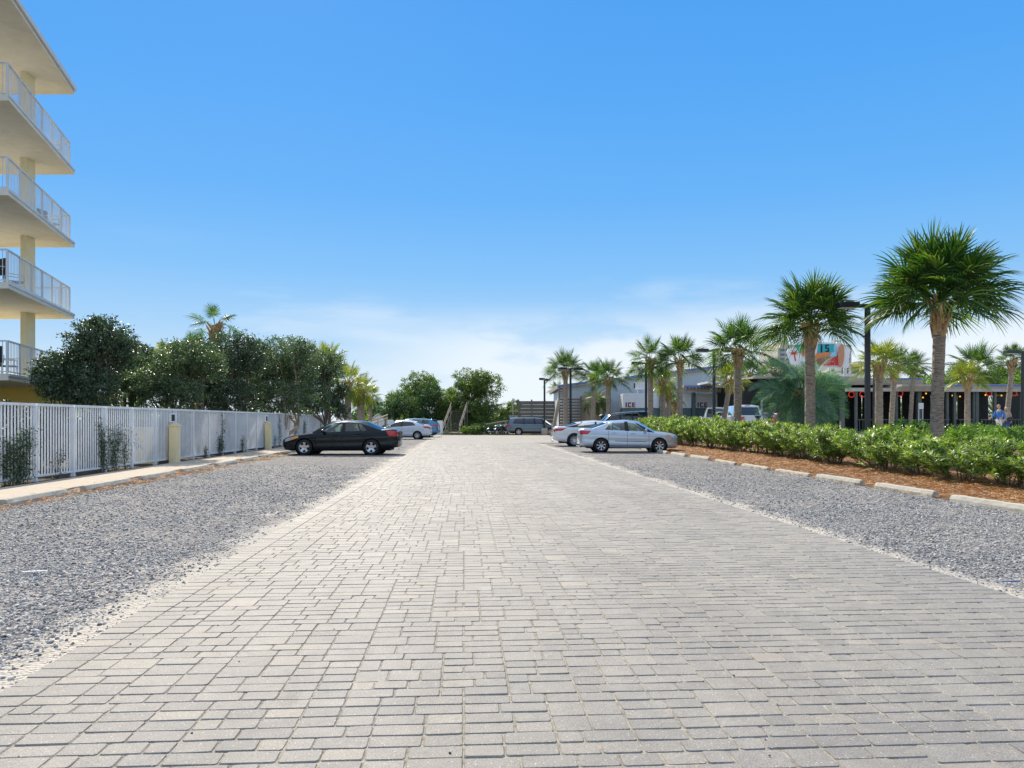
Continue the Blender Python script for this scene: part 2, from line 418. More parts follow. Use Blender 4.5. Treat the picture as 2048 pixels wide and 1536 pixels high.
scatter(UR, 8.5, 5.5, 12, 42000, 0.005, 0.018, UR)
scatter(UR, 8.5, 12, 26, 26000, 0.008, 0.022, UR)
P = np.concatenate(PTS); S = np.concatenate(SZ)
m_stone, nt, b = nodes('crushed_stone'); b.inputs['Roughness'].default_value = 0.85
gi = nt.nodes.new('ShaderNodeNewGeometry')
c = ramp(nt, gi.outputs['Random Per Island'], [(0.0, (0.05, 0.05, 0.06)), (0.18, (0.12, 0.12, 0.13)), (0.4, (0.33, 0.32, 0.31)), (0.6, (0.60, 0.57, 0.52)), (1.0, (0.90, 0.84, 0.76))])
nt.links.new(mix(nt, 0.35, c, ramp(nt, noise(nt, 90, 3, 0.6), [(0.35, (0.08, 0.09, 0.11)), (0.65, (0.5, 0.5, 0.52))])), b.inputs['Base Color'])
V, Fc = stones(P, S)
uvobj(link('gravel', np_mesh('gravel', V, Fc, m_stone), kind='stuff', label='loose blue grey crushed stone covering the parking bays beside the paved drive', cat='gravel'))

# pavers --------------------------------------------------------
def paver_mat():
    m, nt, b = nodes('concrete_pavers'); b.inputs['Roughness'].default_value = 0.7; b.inputs['Specular IOR Level'].default_value = 0.5
    gi = nt.nodes.new('ShaderNodeNewGeometry')
    c = ramp(nt, gi.outputs['Random Per Island'], [(0.0, (0.252, 0.238, 0.22)), (0.2, (0.275, 0.259, 0.238)), (0.55, (0.288, 0.271, 0.246)), (0.9, (0.304, 0.284, 0.255)), (1.0, (0.35, 0.315, 0.27))])
    c = mix(nt, 1.0, c, ramp(nt, noise(nt, 0.55, 6, 0.65), [(0.3, (0.86, 0.87, 0.9)), (0.7, (1.08, 1.07, 1.05))]), 'MULTIPLY')
    c = mix(nt, 1.0, c, ramp(nt, noise(nt, 9, 5, 0.7), [(0.25, (0.84, 0.84, 0.86)), (0.75, (1.1, 1.1, 1.09))]), 'MULTIPLY')
    fine = noise(nt, 170, 3, 0.75)
    c = mix(nt, 1.0, c, ramp(nt, fine, [(0.36, (0.62, 0.62, 0.64)), (0.5, (1, 1, 1)), (0.64, (1.3, 1.29, 1.26))]), 'MULTIPLY')
    vo = nt.nodes.new('ShaderNodeTexVoronoi'); vo.inputs['Scale'].default_value = 62; nt.links.new(coord(nt), vo.inputs['Vector'])
    spk = ramp(nt, vo.outputs['Distance'], [(0.16, (1, 1, 1)), (0.24, (0, 0, 0))])
    bw = nt.nodes.new('ShaderNodeSeparateColor'); nt.links.new(vo.outputs['Color'], bw.inputs[0])
    on = mth(nt, 'GREATER_THAN', bw.outputs[0], 0.72)
    tint = ramp(nt, bw.outputs[1], [(0.0, (0.72, 0.70, 0.66)), (0.6, (0.66, 0.6, 0.5)), (1.0, (0.55, 0.42, 0.30))])
    c = mix(nt, mth(nt, 'MULTIPLY', mth(nt, 'MULTIPLY', spk, on), 0.7), c, tint)
    trk = ramp(nt, noise(nt, 1.0, 5, 0.6, coord(nt, (1.3, 0.10, 1))), [(0.35, (0.88, 0.875, 0.865)), (0.65, (1.07, 1.07, 1.07))])
    c = mix(nt, 1.0, c, trk, 'MULTIPLY')
    oil = ramp(nt, noise(nt, 0.8, 4, 0.55, dist=0.8), [(0.68, (1, 1, 1)), (0.78, (0.66, 0.65, 0.64))])
    c = mix(nt, 1.0, c, oil, 'MULTIPLY')
    st = ramp(nt, noise(nt, 1.3, 3, 0.4, dist=0.6), [(0.70, (0, 0, 0)), (0.76, (1, 1, 1))])   # pale efflorescence patches
    c = mix(nt, mth(nt, 'MULTIPLY', st, 0.35), c, (0.62, 0.63, 0.64))
    nt.links.new(c, b.inputs['Base Color'])
    bump(nt, b, mth(nt, 'ADD', fine, mth(nt, 'MULTIPLY', noise(nt, 22, 4, 0.7), 1.5)), 0.35, 0.012)
    return m
m_paver = paver_mat()
Mo = 0.0585; JW = 0.0030
rects = []   # u0,u1,v0,v1
def split_row(w):
    if w == 6: return rnd.choice([(3, 3), (2, 4), (4, 2), (3, 3)])
    if w == 7: return rnd.choice([(3, 4), (4, 3)])
    if w == 8: return rnd.choice([(4, 4), (3, 3, 2), (2, 3, 3), (4, 4)])
    return (w,)
U0, U1 = UL + 0.21, UR - 0.21; NM = 108; mw = (U1 - U0) / NM
v = 1.0
while v < 46.6:
    cols = []; left = NM
    while left > 0:
        ch = [w for w in (6, 7, 8) if left - w in (0, 6, 7, 8) or (left - w >= 12 and left - w != 17)]
        w = rnd.choice(ch); cols.append(w); left -= w
    L = 12; u = 0
    def parts_():
        dd = []; r_ = L
        while r_ > 0:
            d = rnd.choice([x for x in (2, 2, 2, 3) if r_ - x == 0 or r_ - x >= 2]); dd.append(d); r_ -= d
        return dd
    common = parts_()
    for w in cols:
        dd = common if rnd.random() < 0.5 else parts_()
        vv = v
        for d in dd:
            uu = u
            for s in split_row(w):
                rects.append((U0 + uu * mw, U0 + (uu + s) * mw, vv, vv + d * Mo)); uu += s
            vv += d * Mo
        u += w
    v += L * Mo
for (a, b_) in ((UL, U0), (U1, UR)):        # edge courses
    v = 1.0
    while v < 46.6: rects.append((a, b_, v, v + 0.14)); v += 0.14
rects = np.array(rects)
def paver_geo(r, top=0.028):
    n = len(r); c = np.array([0.5, 0.5]); ch = 0.011; bv = 0.0045
    cu, cv = (r[:, 0] + r[:, 1]) / 2, (r[:, 2] + r[:, 3]) / 2
    hu, hv = (r[:, 1] - r[:, 0]) / 2 - JW, (r[:, 3] - r[:, 2]) / 2 - JW
    j = NR.uniform(-0.0018, 0.0018, (n, 4)); cu = cu + j[:, 0]; cv = cv + j[:, 1]
    ring = []
    for (su, sv, du, dv) in ((-1, -1, ch, 0), (1, -1, -ch, 0), (1, -1, 0, ch), (1, 1, 0, -ch), (1, 1, -ch, 0), (-1, 1, ch, 0), (-1, 1, 0, -ch), (-1, -1, 0, ch)):
        ring.append((su, sv, du, dv))
    z0 = top + NR.normal(0, 0.0010, n); tu, tv = NR.normal(0, 0.005, n), NR.normal(0, 0.007, n)
    V = np.zeros((n, 24, 3))
    ang = NR.normal(0, 0.008, n)
    for k, (inset, dz) in enumerate(((bv, 0.0), (0.0, -0.006), (0.0, -0.028))):
        for i, (su, sv, du, dv) in enumerate(ring):
            x = su * (hu - inset) + du * 0.8; y = sv * (hv - inset) + dv * 0.8
            if k < 2: x = x + NR.normal(0, 0.0012, n); y = y + NR.normal(0, 0.0012, n)
            V[:, k * 8 + i, 0] = cu + x * np.cos(ang) - y * np.sin(ang); V[:, k * 8 + i, 1] = cv + y * np.cos(ang) + x * np.sin(ang)
            V[:, k * 8 + i, 2] = z0 + dz + x * tu + y * tv
    f = [(0, 1, 2, 3), (0, 3, 4, 7), (4, 5, 6, 7)]
    for k in (0, 1):
        for i in range(8): f.append((k * 8 + i, (k + 1) * 8 + i, (k + 1) * 8 + (i + 1) % 8, k * 8 + (i + 1) % 8))
    f = np.array(f); Fc = (f[None] + (np.arange(n) * 24)[:, None, None]).reshape(-1, 4)
    return V.reshape(-1, 3), Fc
V, Fc = paver_geo(rects)
uvobj(link('road', np_mesh('road', V, Fc, m_paver), kind='structure'))
# jointing sand between and under the pavers
m_sand = M_('jointing_sand', (0.42, 0.375, 0.30), 1.0, var=0.5, scale=30, bmp=0.6, bscale=200, dirt=(0.14, 0.13, 0.11))
g = MB(); g.b2(UL + 0.01, UR - 0.01, 1.0, 46.6, -0.02, 0.0224)
uvobj(g.build('joint_sand', m_sand, kind='structure'))

# the far paving: cross aisle beyond the parked cars, in the same pavers
m_far, nt, b = nodes('far_pavers'); b.inputs['Roughness'].default_value = 0.9
bt = nt.nodes.new('ShaderNodeTexBrick'); nt.links.new(coord(nt), bt.inputs['Vector']); bt.inputs['Scale'].default_value = 1
bt.inputs['Brick Width'].default_value = 0.25; bt.inputs['Row Height'].default_value = 0.16; bt.inputs['Mortar Size'].default_value = 0.012
bt.inputs['Color1'].default_value = (0.32, 0.30, 0.275, 1); bt.inputs['Color2'].default_value = (0.36, 0.338, 0.305, 1); bt.inputs['Mortar'].default_value = (0.2, 0.19, 0.18, 1)
nt.links.new(mix(nt, 1.0, bt.outputs['Color'], ramp(nt, noise(nt, 0.6, 5, 0.7), [(0.3, (0.86, 0.86, 0.88)), (0.7, (1.1, 1.1, 1.08))]), 'MULTIPLY'), b.inputs['Base Color'])
g = MB()
nu, nv = 60, 30
us = np.linspace(UL, 60, nu); vs_ = np.linspace(46.62, 80, nv)
Vv, Ff = [], []
for vv in vs_:
    for uu in us: Vv.append((uu, vv, 0.022 + 0.5 * sm((uu - 13.2) / 3.4)))
for j in range(nv - 1):
    for i in range(nu - 1):
        if vs_[j] > 70.5 and us[i] < 7: continue
        a = j * nu + i; Ff.append((a, a + 1, a + nu + 1, a + nu))
g.add(Vv, Ff, 0, True)
uvobj(g.build('cross_aisle', m_far, kind='structure'))
# raised lot on the restaurant side
m_lot = M_('lot_paving', (0.40, 0.37, 0.33), 0.95, var=0.12, scale=3, bmp=0.3, bscale=40)
g = MB(); Vv, Ff = [], []
us = np.linspace(16.5, 60, 24); vs_ = np.linspace(2, 46.6, 12)
for vv in vs_:
    for uu in us: Vv.append((uu, vv, 0.5 + 0.004))
for j in range(11):
    for i in range(23): a = j * 24 + i; Ff.append((a, a + 1, a + 25, a + 24))
g.add(Vv, Ff); uvobj(g.build('parking_lot', m_lot, kind='structure'))
# planting bed with pine straw
m_straw, nt, b = nodes('pine_straw_bed'); b.inputs['Roughness'].default_value = 0.9
w1 = noise(nt, 14, 6, 0.75, coord(nt, (1, 4.5, 1)), 0.8); w2 = noise(nt, 14, 6, 0.75, coord(nt, (4.5, 1, 1)), 0.8)
c = ramp(nt, mth(nt, 'MAXIMUM', w1, w2), [(0.35, (0.055, 0.022, 0.008)), (0.52, (0.23, 0.10, 0.035)), (0.68, (0.46, 0.25, 0.10)), (0.8, (0.62, 0.42, 0.2))])
nt.links.new(c, b.inputs['Base Color']); bump(nt, b, mth(nt, 'MAXIMUM', w1, w2), 0.9, 0.03)
g = MB(); Vv, Ff = [], []
nu, nv = 40, 220
us = np.linspace(8.86, 16.6, nu); vs_ = np.linspace(2, 47.4, nv)
for j, vv in enumerate(vs_):
    for i, uu in enumerate(us):
        e = sm((uu - 8.86) / 0.5)
        w = (math.sin(vv * 2.3) * 0.12 + math.sin(vv * 5.1 + 1) * 0.07) if i == 0 else 0
        z = 0.006 + e * (0.05 + 0.02 * math.sin(uu * 5 + vv * 3.3) + 0.02 * math.sin(uu * 11 - vv * 7)) + 0.5 * sm((uu - 13.2) / 3.4)
        Vv.append((uu + w, vv, z))
for j in range(nv - 1):
    for i in range(nu - 1): a = j * nu + i; Ff.append((a, a + 1, a + nu + 1, a + nu))
g.add(Vv, Ff, 0, True); uvobj(g.build('planting_bed', m_straw, kind='structure'))
def needles(n, uf, vf, zf, ln=(0.10, 0.22)):
    u = uf(n); v = vf(n); a = NR.uniform(0, 2 * PI, n); L = NR.uniform(ln[0], ln[1], n) / 2; w = 0.0018 + 0.0001 * v
    dz = NR.uniform(-0.02, 0.02, n); z = np.array([zf(x, y) for x, y in zip(u, v)]) + NR.uniform(0.0, 0.03, n)
    dx, dy = np.cos(a) * L, np.sin(a) * L; nx, ny = -np.sin(a) * w, np.cos(a) * w
    bx, by = NR.normal(0, 0.02, n), NR.normal(0, 0.02, n)
    V = np.zeros((n, 6, 3))
    for i, (t, s) in enumerate(((-1, -1), (-1, 1), (0, 1), (0, -1), (1, 1), (1, -1))):
        mid = 1 if t == 0 else 0
        V[:, i, 0] = u + dx * t + nx * s + bx * mid; V[:, i, 1] = v + dy * t + ny * s + by * mid
        V[:, i, 2] = z + dz * t + mid * 0.012 + s * 0.002
    f = np.array([(0, 3, 2, 1), (3, 5, 4, 2)])
    return V.reshape(-1, 3), (f[None] + (np.arange(n) * 6)[:, None, None]).reshape(-1, 4)
m_ndl = leaf_mat('pine_needles', [(0.16, 0.06, 0.02), (0.36, 0.17, 0.06), (0.52, 0.29, 0.12), (0.66, 0.46, 0.24)], 0.15, 0.6, (1.3, 1.0, 0.6))
bz = lambda x, y: 0.02 + sm((x - 8.86) / 0.5) * 0.055 + 0.5 * sm((x - 13.2) / 3.4)
V, Fc = needles(36000, lambda n: 8.55 + 3.6 * NR.uniform(0, 1, n) ** 1.15, lambda n: 5.5 + 39 * NR.uniform(0, 1, n) ** 1.7, bz)
uvobj(link('pine_straw', np_mesh('pine_straw', V, Fc, m_ndl), kind='stuff', label='rust brown pine straw mulch spilling over the kerb stones under the hedge', cat='pine straw'))

# walkway by the fence
g = MB(); g.b2(-9.55, -8.1, 3, 72, -0.02, 0.035, bev=0.0)
uvobj(g.build('walkway', m_walk, kind='structure'))
g = MB(); g.b2(-11.5, -9.56, 3, 72, -0.02, 0.012)
uvobj(g.build('fence_soil_strip', m_soil, kind='structure'))
g = MB(); g.add([(-60, 3, -0.012), (-11.5, 3, -0.012), (-11.5, 90, -0.012), (-60, 90, -0.012)], [(0, 1, 2, 3)])
m_shade = M_('leaf_litter_ground', (0.13, 0.11, 0.07), 1.0, var=0.5, scale=2, bmp=0.6, bscale=12, dirt=(0.10, 0.13, 0.04))
uvobj(g.build('garden_ground', m_shade, kind='structure'))
# scattered pine straw at the left stops
def lu(n): return -7.55 + NR.normal(0, 0.22, n)
cent = NR.uniform(9, 32, 26)
V, Fc = needles(5200, lu, lambda n: cent[NR.integers(0, 26, n)] + NR.normal(0, 0.35, n), lambda x, y: 0.015, (0.08, 0.18))
uvobj(link('fallen_needles', np_mesh('fallen_needles', V, Fc, m_ndl), kind='stuff', label='orange dry needles gathered against the kerb stones beside the fence walkway', cat='pine needles'))

# litter of small dark stones on the drive
n = 120
u = NR.uniform(UL, UR, n); v = 3 + 24 * NR.uniform(0, 1, n) ** 1.5
V, Fc = stones(np.stack([u, v, np.full(n, 0.031)], 1), NR.uniform(0.003, 0.008, n))
uvobj(link('stray_pebbles', np_mesh('stray_pebbles', V, Fc, M_('dark_pebble', (0.05, 0.05, 0.055), 0.8)), kind='stuff', label='tiny dark pebbles scattered over the grey pavers', cat='pebbles'))

# wheel stops ----------------------------------------------------
def stop_mesh(L, seed):
    r_ = random.Random(seed); m = MB()
    prof = [(-0.085, 0), (0.085, 0), (0.08, 0.055), (0.05, 0.115), (0.03, 0.125), (-0.03, 0.125), (-0.05, 0.115), (-0.08, 0.055)]
    n = 14; k = len(prof); vs = []
    for i in range(n + 1):
        t = i / n; y = (t - 0.5) * L; e = 1.0 if 0 < i < n else 0.86
        for (a, z) in prof: vs.append((a * e + r_.gauss(0, 0.0025), y, max(0, z * (1 if e == 1 else 0.93)) + (r_.gauss(0, 0.002) if z > 0 else -0.01)))
    fs = [tuple(range(k - 1, -1, -1)), tuple(n * k + j for j in range(k))]
    for i in range(n):
        for j in range(k): fs.append((i * k + j, i * k + (j + 1) % k, (i + 1) * k + (j + 1) % k, (i + 1) * k + j))
    m.add(vs, fs); return m.mesh('wheel_stop', m_conc)
ms = [stop_mesh(1.95, i) for i in range(4)]
for i in range(21):
    v = 8.6 + 2.62 * i
    o = link('wheel_stop', ms[i % 4], label=nth('ls', RW(-7.62, v), '%s grey concrete wheel stop from the camera along the fence walkway', 'grey concrete wheel stop beyond the left picture edge, %s from the viewer'), cat='wheel stop', group='concrete wheel stops along the left walkway')
    o.location = RW(-7.62 + rnd.uniform(-0.05, 0.05), v + rnd.uniform(-0.08, 0.08), 0.0); o.rotation_euler = (0, 0, TH + rnd.uniform(-0.02, 0.02))
for i in range(15):
    v = 4.0 + 2.56 * i
    buried = -0.035 if i in (6, 7, 8) else 0
    o = link('wheel_stop', ms[(i + 1) % 4], label=nth('rs', RW(8.62, v), '%s pale concrete wheel stop from the camera beside the pine straw bed', 'pale concrete wheel stop beyond the right picture edge, %s from the viewer'), cat='wheel stop', group='concrete wheel stops along the hedge bed')
    o.location = RW(8.62 + rnd.uniform(-0.06, 0.06), v + rnd.uniform(-0.1, 0.1), buried); o.rotation_euler = (0, 0, TH + rnd.uniform(-0.03, 0.03))
# the pale stick and the bottle-blue straw lying on the gravel
g = MB(); g.box((0, 0, 0.012), (0.20, 0.022, 0.008), 0, 0, 0.002)
o = g.build('paint_stick', m_white, label='pale flat stick lying on the gravel left of the drive', cat='stick'); d = 2130 / (1150 - HZ)
o.location = (px(70, d), d, 0.022); o.rotation_euler = (0, 0, 0.32)
g = MB(); g.tube([(-0.09, 0, 0), (0.09, 0.01, 0)], 0.005, 6)
o = g.build('drinking_straw', M_('blue_plastic', (0.02, 0.12, 0.45), 0.4), label='blue plastic straw lying on the gravel right of the drive', cat='straw'); d = 2130 / (1171 - HZ)
o.location = (px(2022, d), d, 0.035); o.rotation_euler = (0, 0, 0.1)
# ============================================================ WHITE BAR FENCE (left)
FU = -9.85
fence = empty('bar_fence', RW(FU, 0), TH, label='long white metal bar fence running along the left walkway', cat='fence')
posts = [17.9 + 1.67 * i for i in range(-7, 23)]
FZ0, FZ1 = 0.11, 1.81
GATES = {2: 'g', 13: 'g'}
def bay(v0, v1):
    m = MB()
    m.b2(-0.03, 0.03, v0, v1, FZ1 - 0.055, FZ1 + 0.005)
    m.b2(-0.02, 0.02, v0, v1, FZ0, FZ0 + 0.045)
    n = max(2, round((v1 - v0) / 0.119)); st = (v1 - v0) / n
    for i in range(1, n): y = v0 + st * i; m.b2(-0.0135, 0.0135, y - 0.0135, y + 0.0135, FZ0 + 0.04, FZ1 - 0.05)
    return m
for i, v in enumerate(posts):
    p = MB(); p.b2(-0.038, 0.038, v - 0.038, v + 0.038, -0.02, FZ1 - 0.05); p.b2(-0.05, 0.05, v - 0.05, v + 0.05, 0.0, 0.05)
    p.build('post', m_white, fence)
    if i + 1 < len(posts):
        a, b_ = v + 0.038, posts[i + 1] - 0.038
        bay(a, b_).build('bar_panel', m_white, fence)
m_pier = M_('pier_cream_stucco', (0.88, 0.74, 0.45), 0.9, var=0.05, bmp=0.15, bscale=90)
# stuccoed gate piers with a moulded cap, standing against the fence
def pier(v, label, h=1.22, mat=None):
    mat = m_pier
    e = empty('gate_pier', RW(FU + 0.22, v), TH, label=label, cat='gate pier', group='cream piers in front of the bar fence')
    m = MB(); m.b2(-0.13, 0.13, -0.17, 0.17, -0.02, h, bev=0.012); m.build('shaft', mat, e)
    m = MB(); m.b2(-0.16, 0.16, -0.20, 0.20, h, h + 0.05, bev=0.012); m.b2(-0.11, 0.11, -0.14, 0.14, h + 0.05, h + 0.10, bev=0.02); m.build('cap', mat, e)
    m = MB(); m.b2(0.131, 0.14, -0.12, 0.12, 0.12, 1.08, bev=0.003); m.build('panel_moulding', mat, e)
    return e
def keybox(v, label):
    e = empty('keypad_box', RW(FU + 0.06, v), TH, label=label, cat='keypad box')
    m = MB()
    for (a, b_, c, d) in ((-0.20, -0.16, 1.36, 1.66), (0.16, 0.20, 1.36, 1.66), (-0.16, 0.16, 1.62, 1.66), (-0.16, 0.16, 1.36, 1.40)): m.b2(-0.03, 0.03, a, b_, c, d)
    m.build('frame', m_white, e)
    m = MB(); m.b2(-0.02, 0.02, -0.16, 0.16, 1.40, 1.62); m.build('box', m_dark, e)
def fv(pxl): # v of a photo column on the fence line
    k = (pxl - 1024) / F; c, s = math.cos(TH), math.sin(TH)
    y = (-FU * (c + s * math.tan(TH))) / (-k - math.tan(TH)); return UV(k * y, y)[1]
pier(fv(344) - 0.35, 'cream stucco gate pier nearest the camera, by the bar fence')
pier(fv(533) - 0.5, 'cream stucco gate pier farther along the bar fence, by the black sedan')
keybox(fv(341), 'black keypad box in a white frame above the nearer cream pier')
keybox(fv(530), 'small black keypad box in a white frame above the farther cream pier')
# low yellow garden wall that runs back from the near pier
w = empty('garden_wall', RW(FU - 0.15, fv(336)), TH, label='low amber stucco garden wall seen through the bars by the pier', cat='garden wall')
m = MB(); m.b2(-1.6, -0.02, -0.55, -0.35, 0, 1.15); m.build('wall', m_yellow, w)
m = MB(); m.b2(-1.65, -0.02, -0.58, -0.32, 1.15, 1.2, bev=0.01); m.build('coping', m_cream, w)

# ============================================================ BALCONY BUILDING (left)
bld = empty('apartment_building', (-18, 27, 0), 0, label='yellow stucco apartment block with stacked wedge shaped balconies and white railings', cat='building')
X1, Y1, X2, Y2 = -15.78, 23.5, -17.85, 30.6       # near and far balcony corners
def part(m, name, mat, par=bld):
    o = m.build(name, mat, par)
    return o
SL = [2.68, 5.56, 8.48, 11.45]                     # undersides of the slabs
bx = lambda x, y, z: (x + 18, y - 27, z)
def sl_poly(off=0.0):
    return [(-30 + 18, Y1 - 27 + off), (X1 + 18 - off * 0.9, Y1 - 27 + off), (X2 + 18 - off, Y2 - 27 - off), (-30 + 18, Y2 - 27 - off)]
for k, z in enumerate(SL + [14.72]):
    roof = k == 4
    m = MB()
    if roof: m.prismz([(-12, Y1 - 31), (X1 + 18 + 1.1, Y1 - 31), (X1 + 18, Y1 - 27), (X2 + 18, Y2 - 27), (-12, Y2 - 27)], z, z + 0.26)
    else: m.prismz(sl_poly(), z, z + 0.21)
    s_ = part(m, 'roof_slab' if roof else 'balcony_slab', m_cream)
    m = MB()   # thin drip moulding on the edge
    if roof:
        m.prismz([(X2 + 18.03, Y2 - 27), (X1 + 18.03, Y1 - 27), (X1 + 19.13, Y1 - 31), (X1 + 19.19, Y1 - 31), (X1 + 18.09, Y1 - 27), (X2 + 18.09, Y2 - 27)], z + 0.12, z + 0.30)
    else:
        m.prismz([(X2 + 18.003, Y2 - 27), (X1 + 18.003, Y1 - 27), (X1 + 18.03, Y1 - 27), (X2 + 18.03, Y2 - 27)], z + 0.13, z + 0.205)
    m.build('edge_trim', m_rail, s_)
    if roof: continue
    # railing
    zt = z + 0.21
    A = Vector((X1 + 18 - 0.13, Y1 - 27 + 0.13, 0)); B = Vector((X2 + 18 - 0.13, Y2 - 27 - 0.13, 0))
    C_ = Vector((-11, Y1 - 27 + 0.13, 0)); D_ = Vector((-11, Y2 - 27 - 0.13, 0))
    m = MB(); pm = []
    for (p, q, np_) in ((C_, A, 6), (A, B, 6), (B, D_, 6)):
        L = (q - p).length; ang = math.atan2(q.y - p.y, q.x - p.x); mid = (p + q) / 2
        m.box((mid.x, mid.y, zt + 1.04), (L, 0.06, 0.045), ang); m.box((mid.x, mid.y, zt + 0.075), (L, 0.035, 0.035), ang)
        nb = int(L / 0.14)
        for i in range(1, nb):
            c = p + (q - p) * (i / nb); m.box((c.x, c.y, zt + 0.555), (0.015, 0.015, 0.93), ang)
        for i in range(np_ + (1 if q is D_ else 0)):
            c = p + (q - p) * (i / np_); pm.append((c.x, c.y, ang))
    rl = part(m, 'railing', m_rail)
    for (a, b_, c) in pm: m = MB(); m.box((a, b_, zt + 0.51), (0.05, 0.06, 1.02), c); m.build('post', m_rail, rl)
# square columns between the slabs
zs = [0] + [z + 0.21 for z in SL]; ze = SL + [14.72]
for a, b_ in zip(zs[1:], ze[1:]):
    m = MB(); m.b2(-0.74, -0.53, 1.58, 2.16, a, b_, bev=0.01); part(m, 'column', m_colm)
m = MB(); m.b2(-12, -0.15, 1.5, 7.5, -0.05, 2.68); part(m, 'ground_floor_wall', m_yellow)
m = MB(); m.b2(-12, -0.12, 1.38, 1.497, -0.05, 1.35); part(m, 'plinth_band', m_cream)
m = MB(); m.b2(-12, -6.2, -1.0, 6.0, 2.89, 14.72); part(m, 'upper_wall', m_colm)
m_door = M_('sliding_door_glass', (0.05, 0.08, 0.10), 0.08, var=0.1, spec=0.8)
for z in SL:
    m = MB(); m.b2(-6.19, -6.14, 0.4, 3.4, z + 0.25, z + 2.45); dpt = part(m, 'sliding_door', m_door)
    m = MB()
    for y in (0.36, 1.88, 3.4): m.b2(-6.138, -6.10, y - 0.04, y + 0.04, z + 0.22, z + 2.5)
    m.b2(-6.138, -6.10, 0.4, 3.36, z + 2.44, z + 2.5); m.build('door_frame', m_white, dpt)
def patio_chair(x, y, z, rz, label, mat):
    e = empty('patio_chair', (x, y, z), rz, label=label, cat='chair', group='chairs on the balconies')
    m = MB(); m.b2(-0.26, 0.26, -0.26, 0.26, 0.40, 0.44, bev=0.012); m.build('seat', mat, e)
    m = MB(); m.box((0, 0.27, 0.70), (0.52, 0.03, 0.56), rx=-0.15, bev=0.01); m.build('backrest', mat, e)
    for sx in (-1, 1):
        for sy in (-1, 1): m = MB(); m.tube([(sx * 0.24, sy * 0.24, 0), (sx * 0.23, sy * 0.23, 0.41)], 0.014, 6); m.build('leg', m_rail, e)
        m = MB(); m.tube([(sx * 0.27, -0.24, 0.40), (sx * 0.28, -0.22, 0.64), (sx * 0.28, 0.24, 0.66)], 0.015, 6); m.build('armrest', m_rail, e)
m_sling = M_('sling_fabric', (0.10, 0.13, 0.15), 0.8)
zc = [z + 0.215 for z in SL]
patio_chair(-17.2, 25.9, zc[1], 2.4, 'grey sling chair behind the railing of the second lowest balcony', m_sling)
patio_chair(-18.3, 27.0, zc[1], 1.9, 'grey sling chair beside the column on the second lowest balcony', m_sling)
patio_chair(-16.9, 24.4, zc[1], -0.5, 'dark chair at the near corner of the second lowest balcony', m_dark)
patio_chair(-17.6, 26.2, zc[0], 2.0, 'grey sling chair on the lowest balcony near the column', m_sling)
patio_chair(-16.8, 24.3, zc[0], 0.6, 'dark chair at the near corner of the lowest balcony', m_dark)
patio_chair(-18.1, 29.3, zc[2], 1.4, 'grey chair at the far tip of the third balcony up', m_sling)
patio_chair(-18.15, 29.4, zc[3], 1.4, 'grey chair at the far tip of the top balcony', m_sling)

# ============================================================ RESTAURANT SIDE
G0 = 0.5
m_blue = M_('pale_blue_metal_siding', (0.56, 0.62, 0.66), 0.45, 0.15, var=0.08, scale=1.2)
m_fas = M_('tan_fascia_board', (0.40, 0.33, 0.24), 0.8, var=0.12, scale=4)
m_str = M_('blue_fascia_stripe', (0.08, 0.20, 0.62), 0.5, var=0.06)
m_grw = M_('weathered_grey_wood', (0.20, 0.17, 0.14), 0.9, var=0.3, scale=5, bmp=0.5, bscale=30, stretch=(0.3, 1, 3))
m_grb = M_('greige_beam', (0.42, 0.37, 0.30), 0.85, var=0.15, scale=4)
m_ply = M_('sun_bleached_plywood', (0.46, 0.38, 0.28), 0.9, var=0.15, scale=2, stretch=(1, 1, 0.2))
m_pnl = M_('white_box_panel', (0.72, 0.74, 0.76), 0.5, var=0.05, dirt=(0.6, 0.6, 0.58))
m_red = M_('dark_red_lettering', (0.16, 0.02, 0.02), 0.6)
m_tealp = M_('teal_post_paint', (0.10, 0.16, 0.16), 0.7, var=0.2)

# blue metal building with a mono-pitch roof
yb = 69.0
sh = empty('metal_sided_hall', (px(1125, yb), yb, G0), 0, label='pale blue metal sided hall with a single sloping roof edged in tan and blue', cat='building')
x0, x1 = 0.0, px(1452, yb) - px(1125, yb)
h0, h1 = pz(776, yb) - G0, pz(736, yb) - G0
m = MB(); m.prism([(x0, -1.0), (x1, -1.0), (x1, h1), (x0, h0)], 0, 14)
nr = 62
for i in range(nr):
    x = x0 + (x1 - x0) * (i + 0.5) / nr; zt = h0 + (h1 - h0) * (x - x0) / (x1 - x0) - 0.02
    m.b2(x - 0.022, x + 0.022, -0.03, -0.001, -0.5, zt)
m.build('wall', m_blue, sh)
sl = math.atan2(h1 - h0, x1 - x0)
def roofband(m, dz0, dz1, y0, y1, ext=0.5):
    ta = math.tan(sl)
    m.prism([(x0 - ext, h0 + dz0 - ext * ta), (x1 + ext, h1 + dz0 + ext * ta), (x1 + ext, h1 + dz1 + ext * ta), (x0 - ext, h0 + dz1 - ext * ta)], y0, y1)
m = MB(); roofband(m, 0.0, 0.32, -0.45, 14.5); rf = m.build('roof', m_fas, sh)
m = MB(); roofband(m, 0.12, 0.26, -0.475, -0.453); m.build('fascia_stripe', m_str, rf)
m = MB(); m.b2(x0 - 0.15, x0 - 0.02, 0, 12, 0.3, h0 - 0.1); m.build('end_wall_trim', m_pnl, sh)

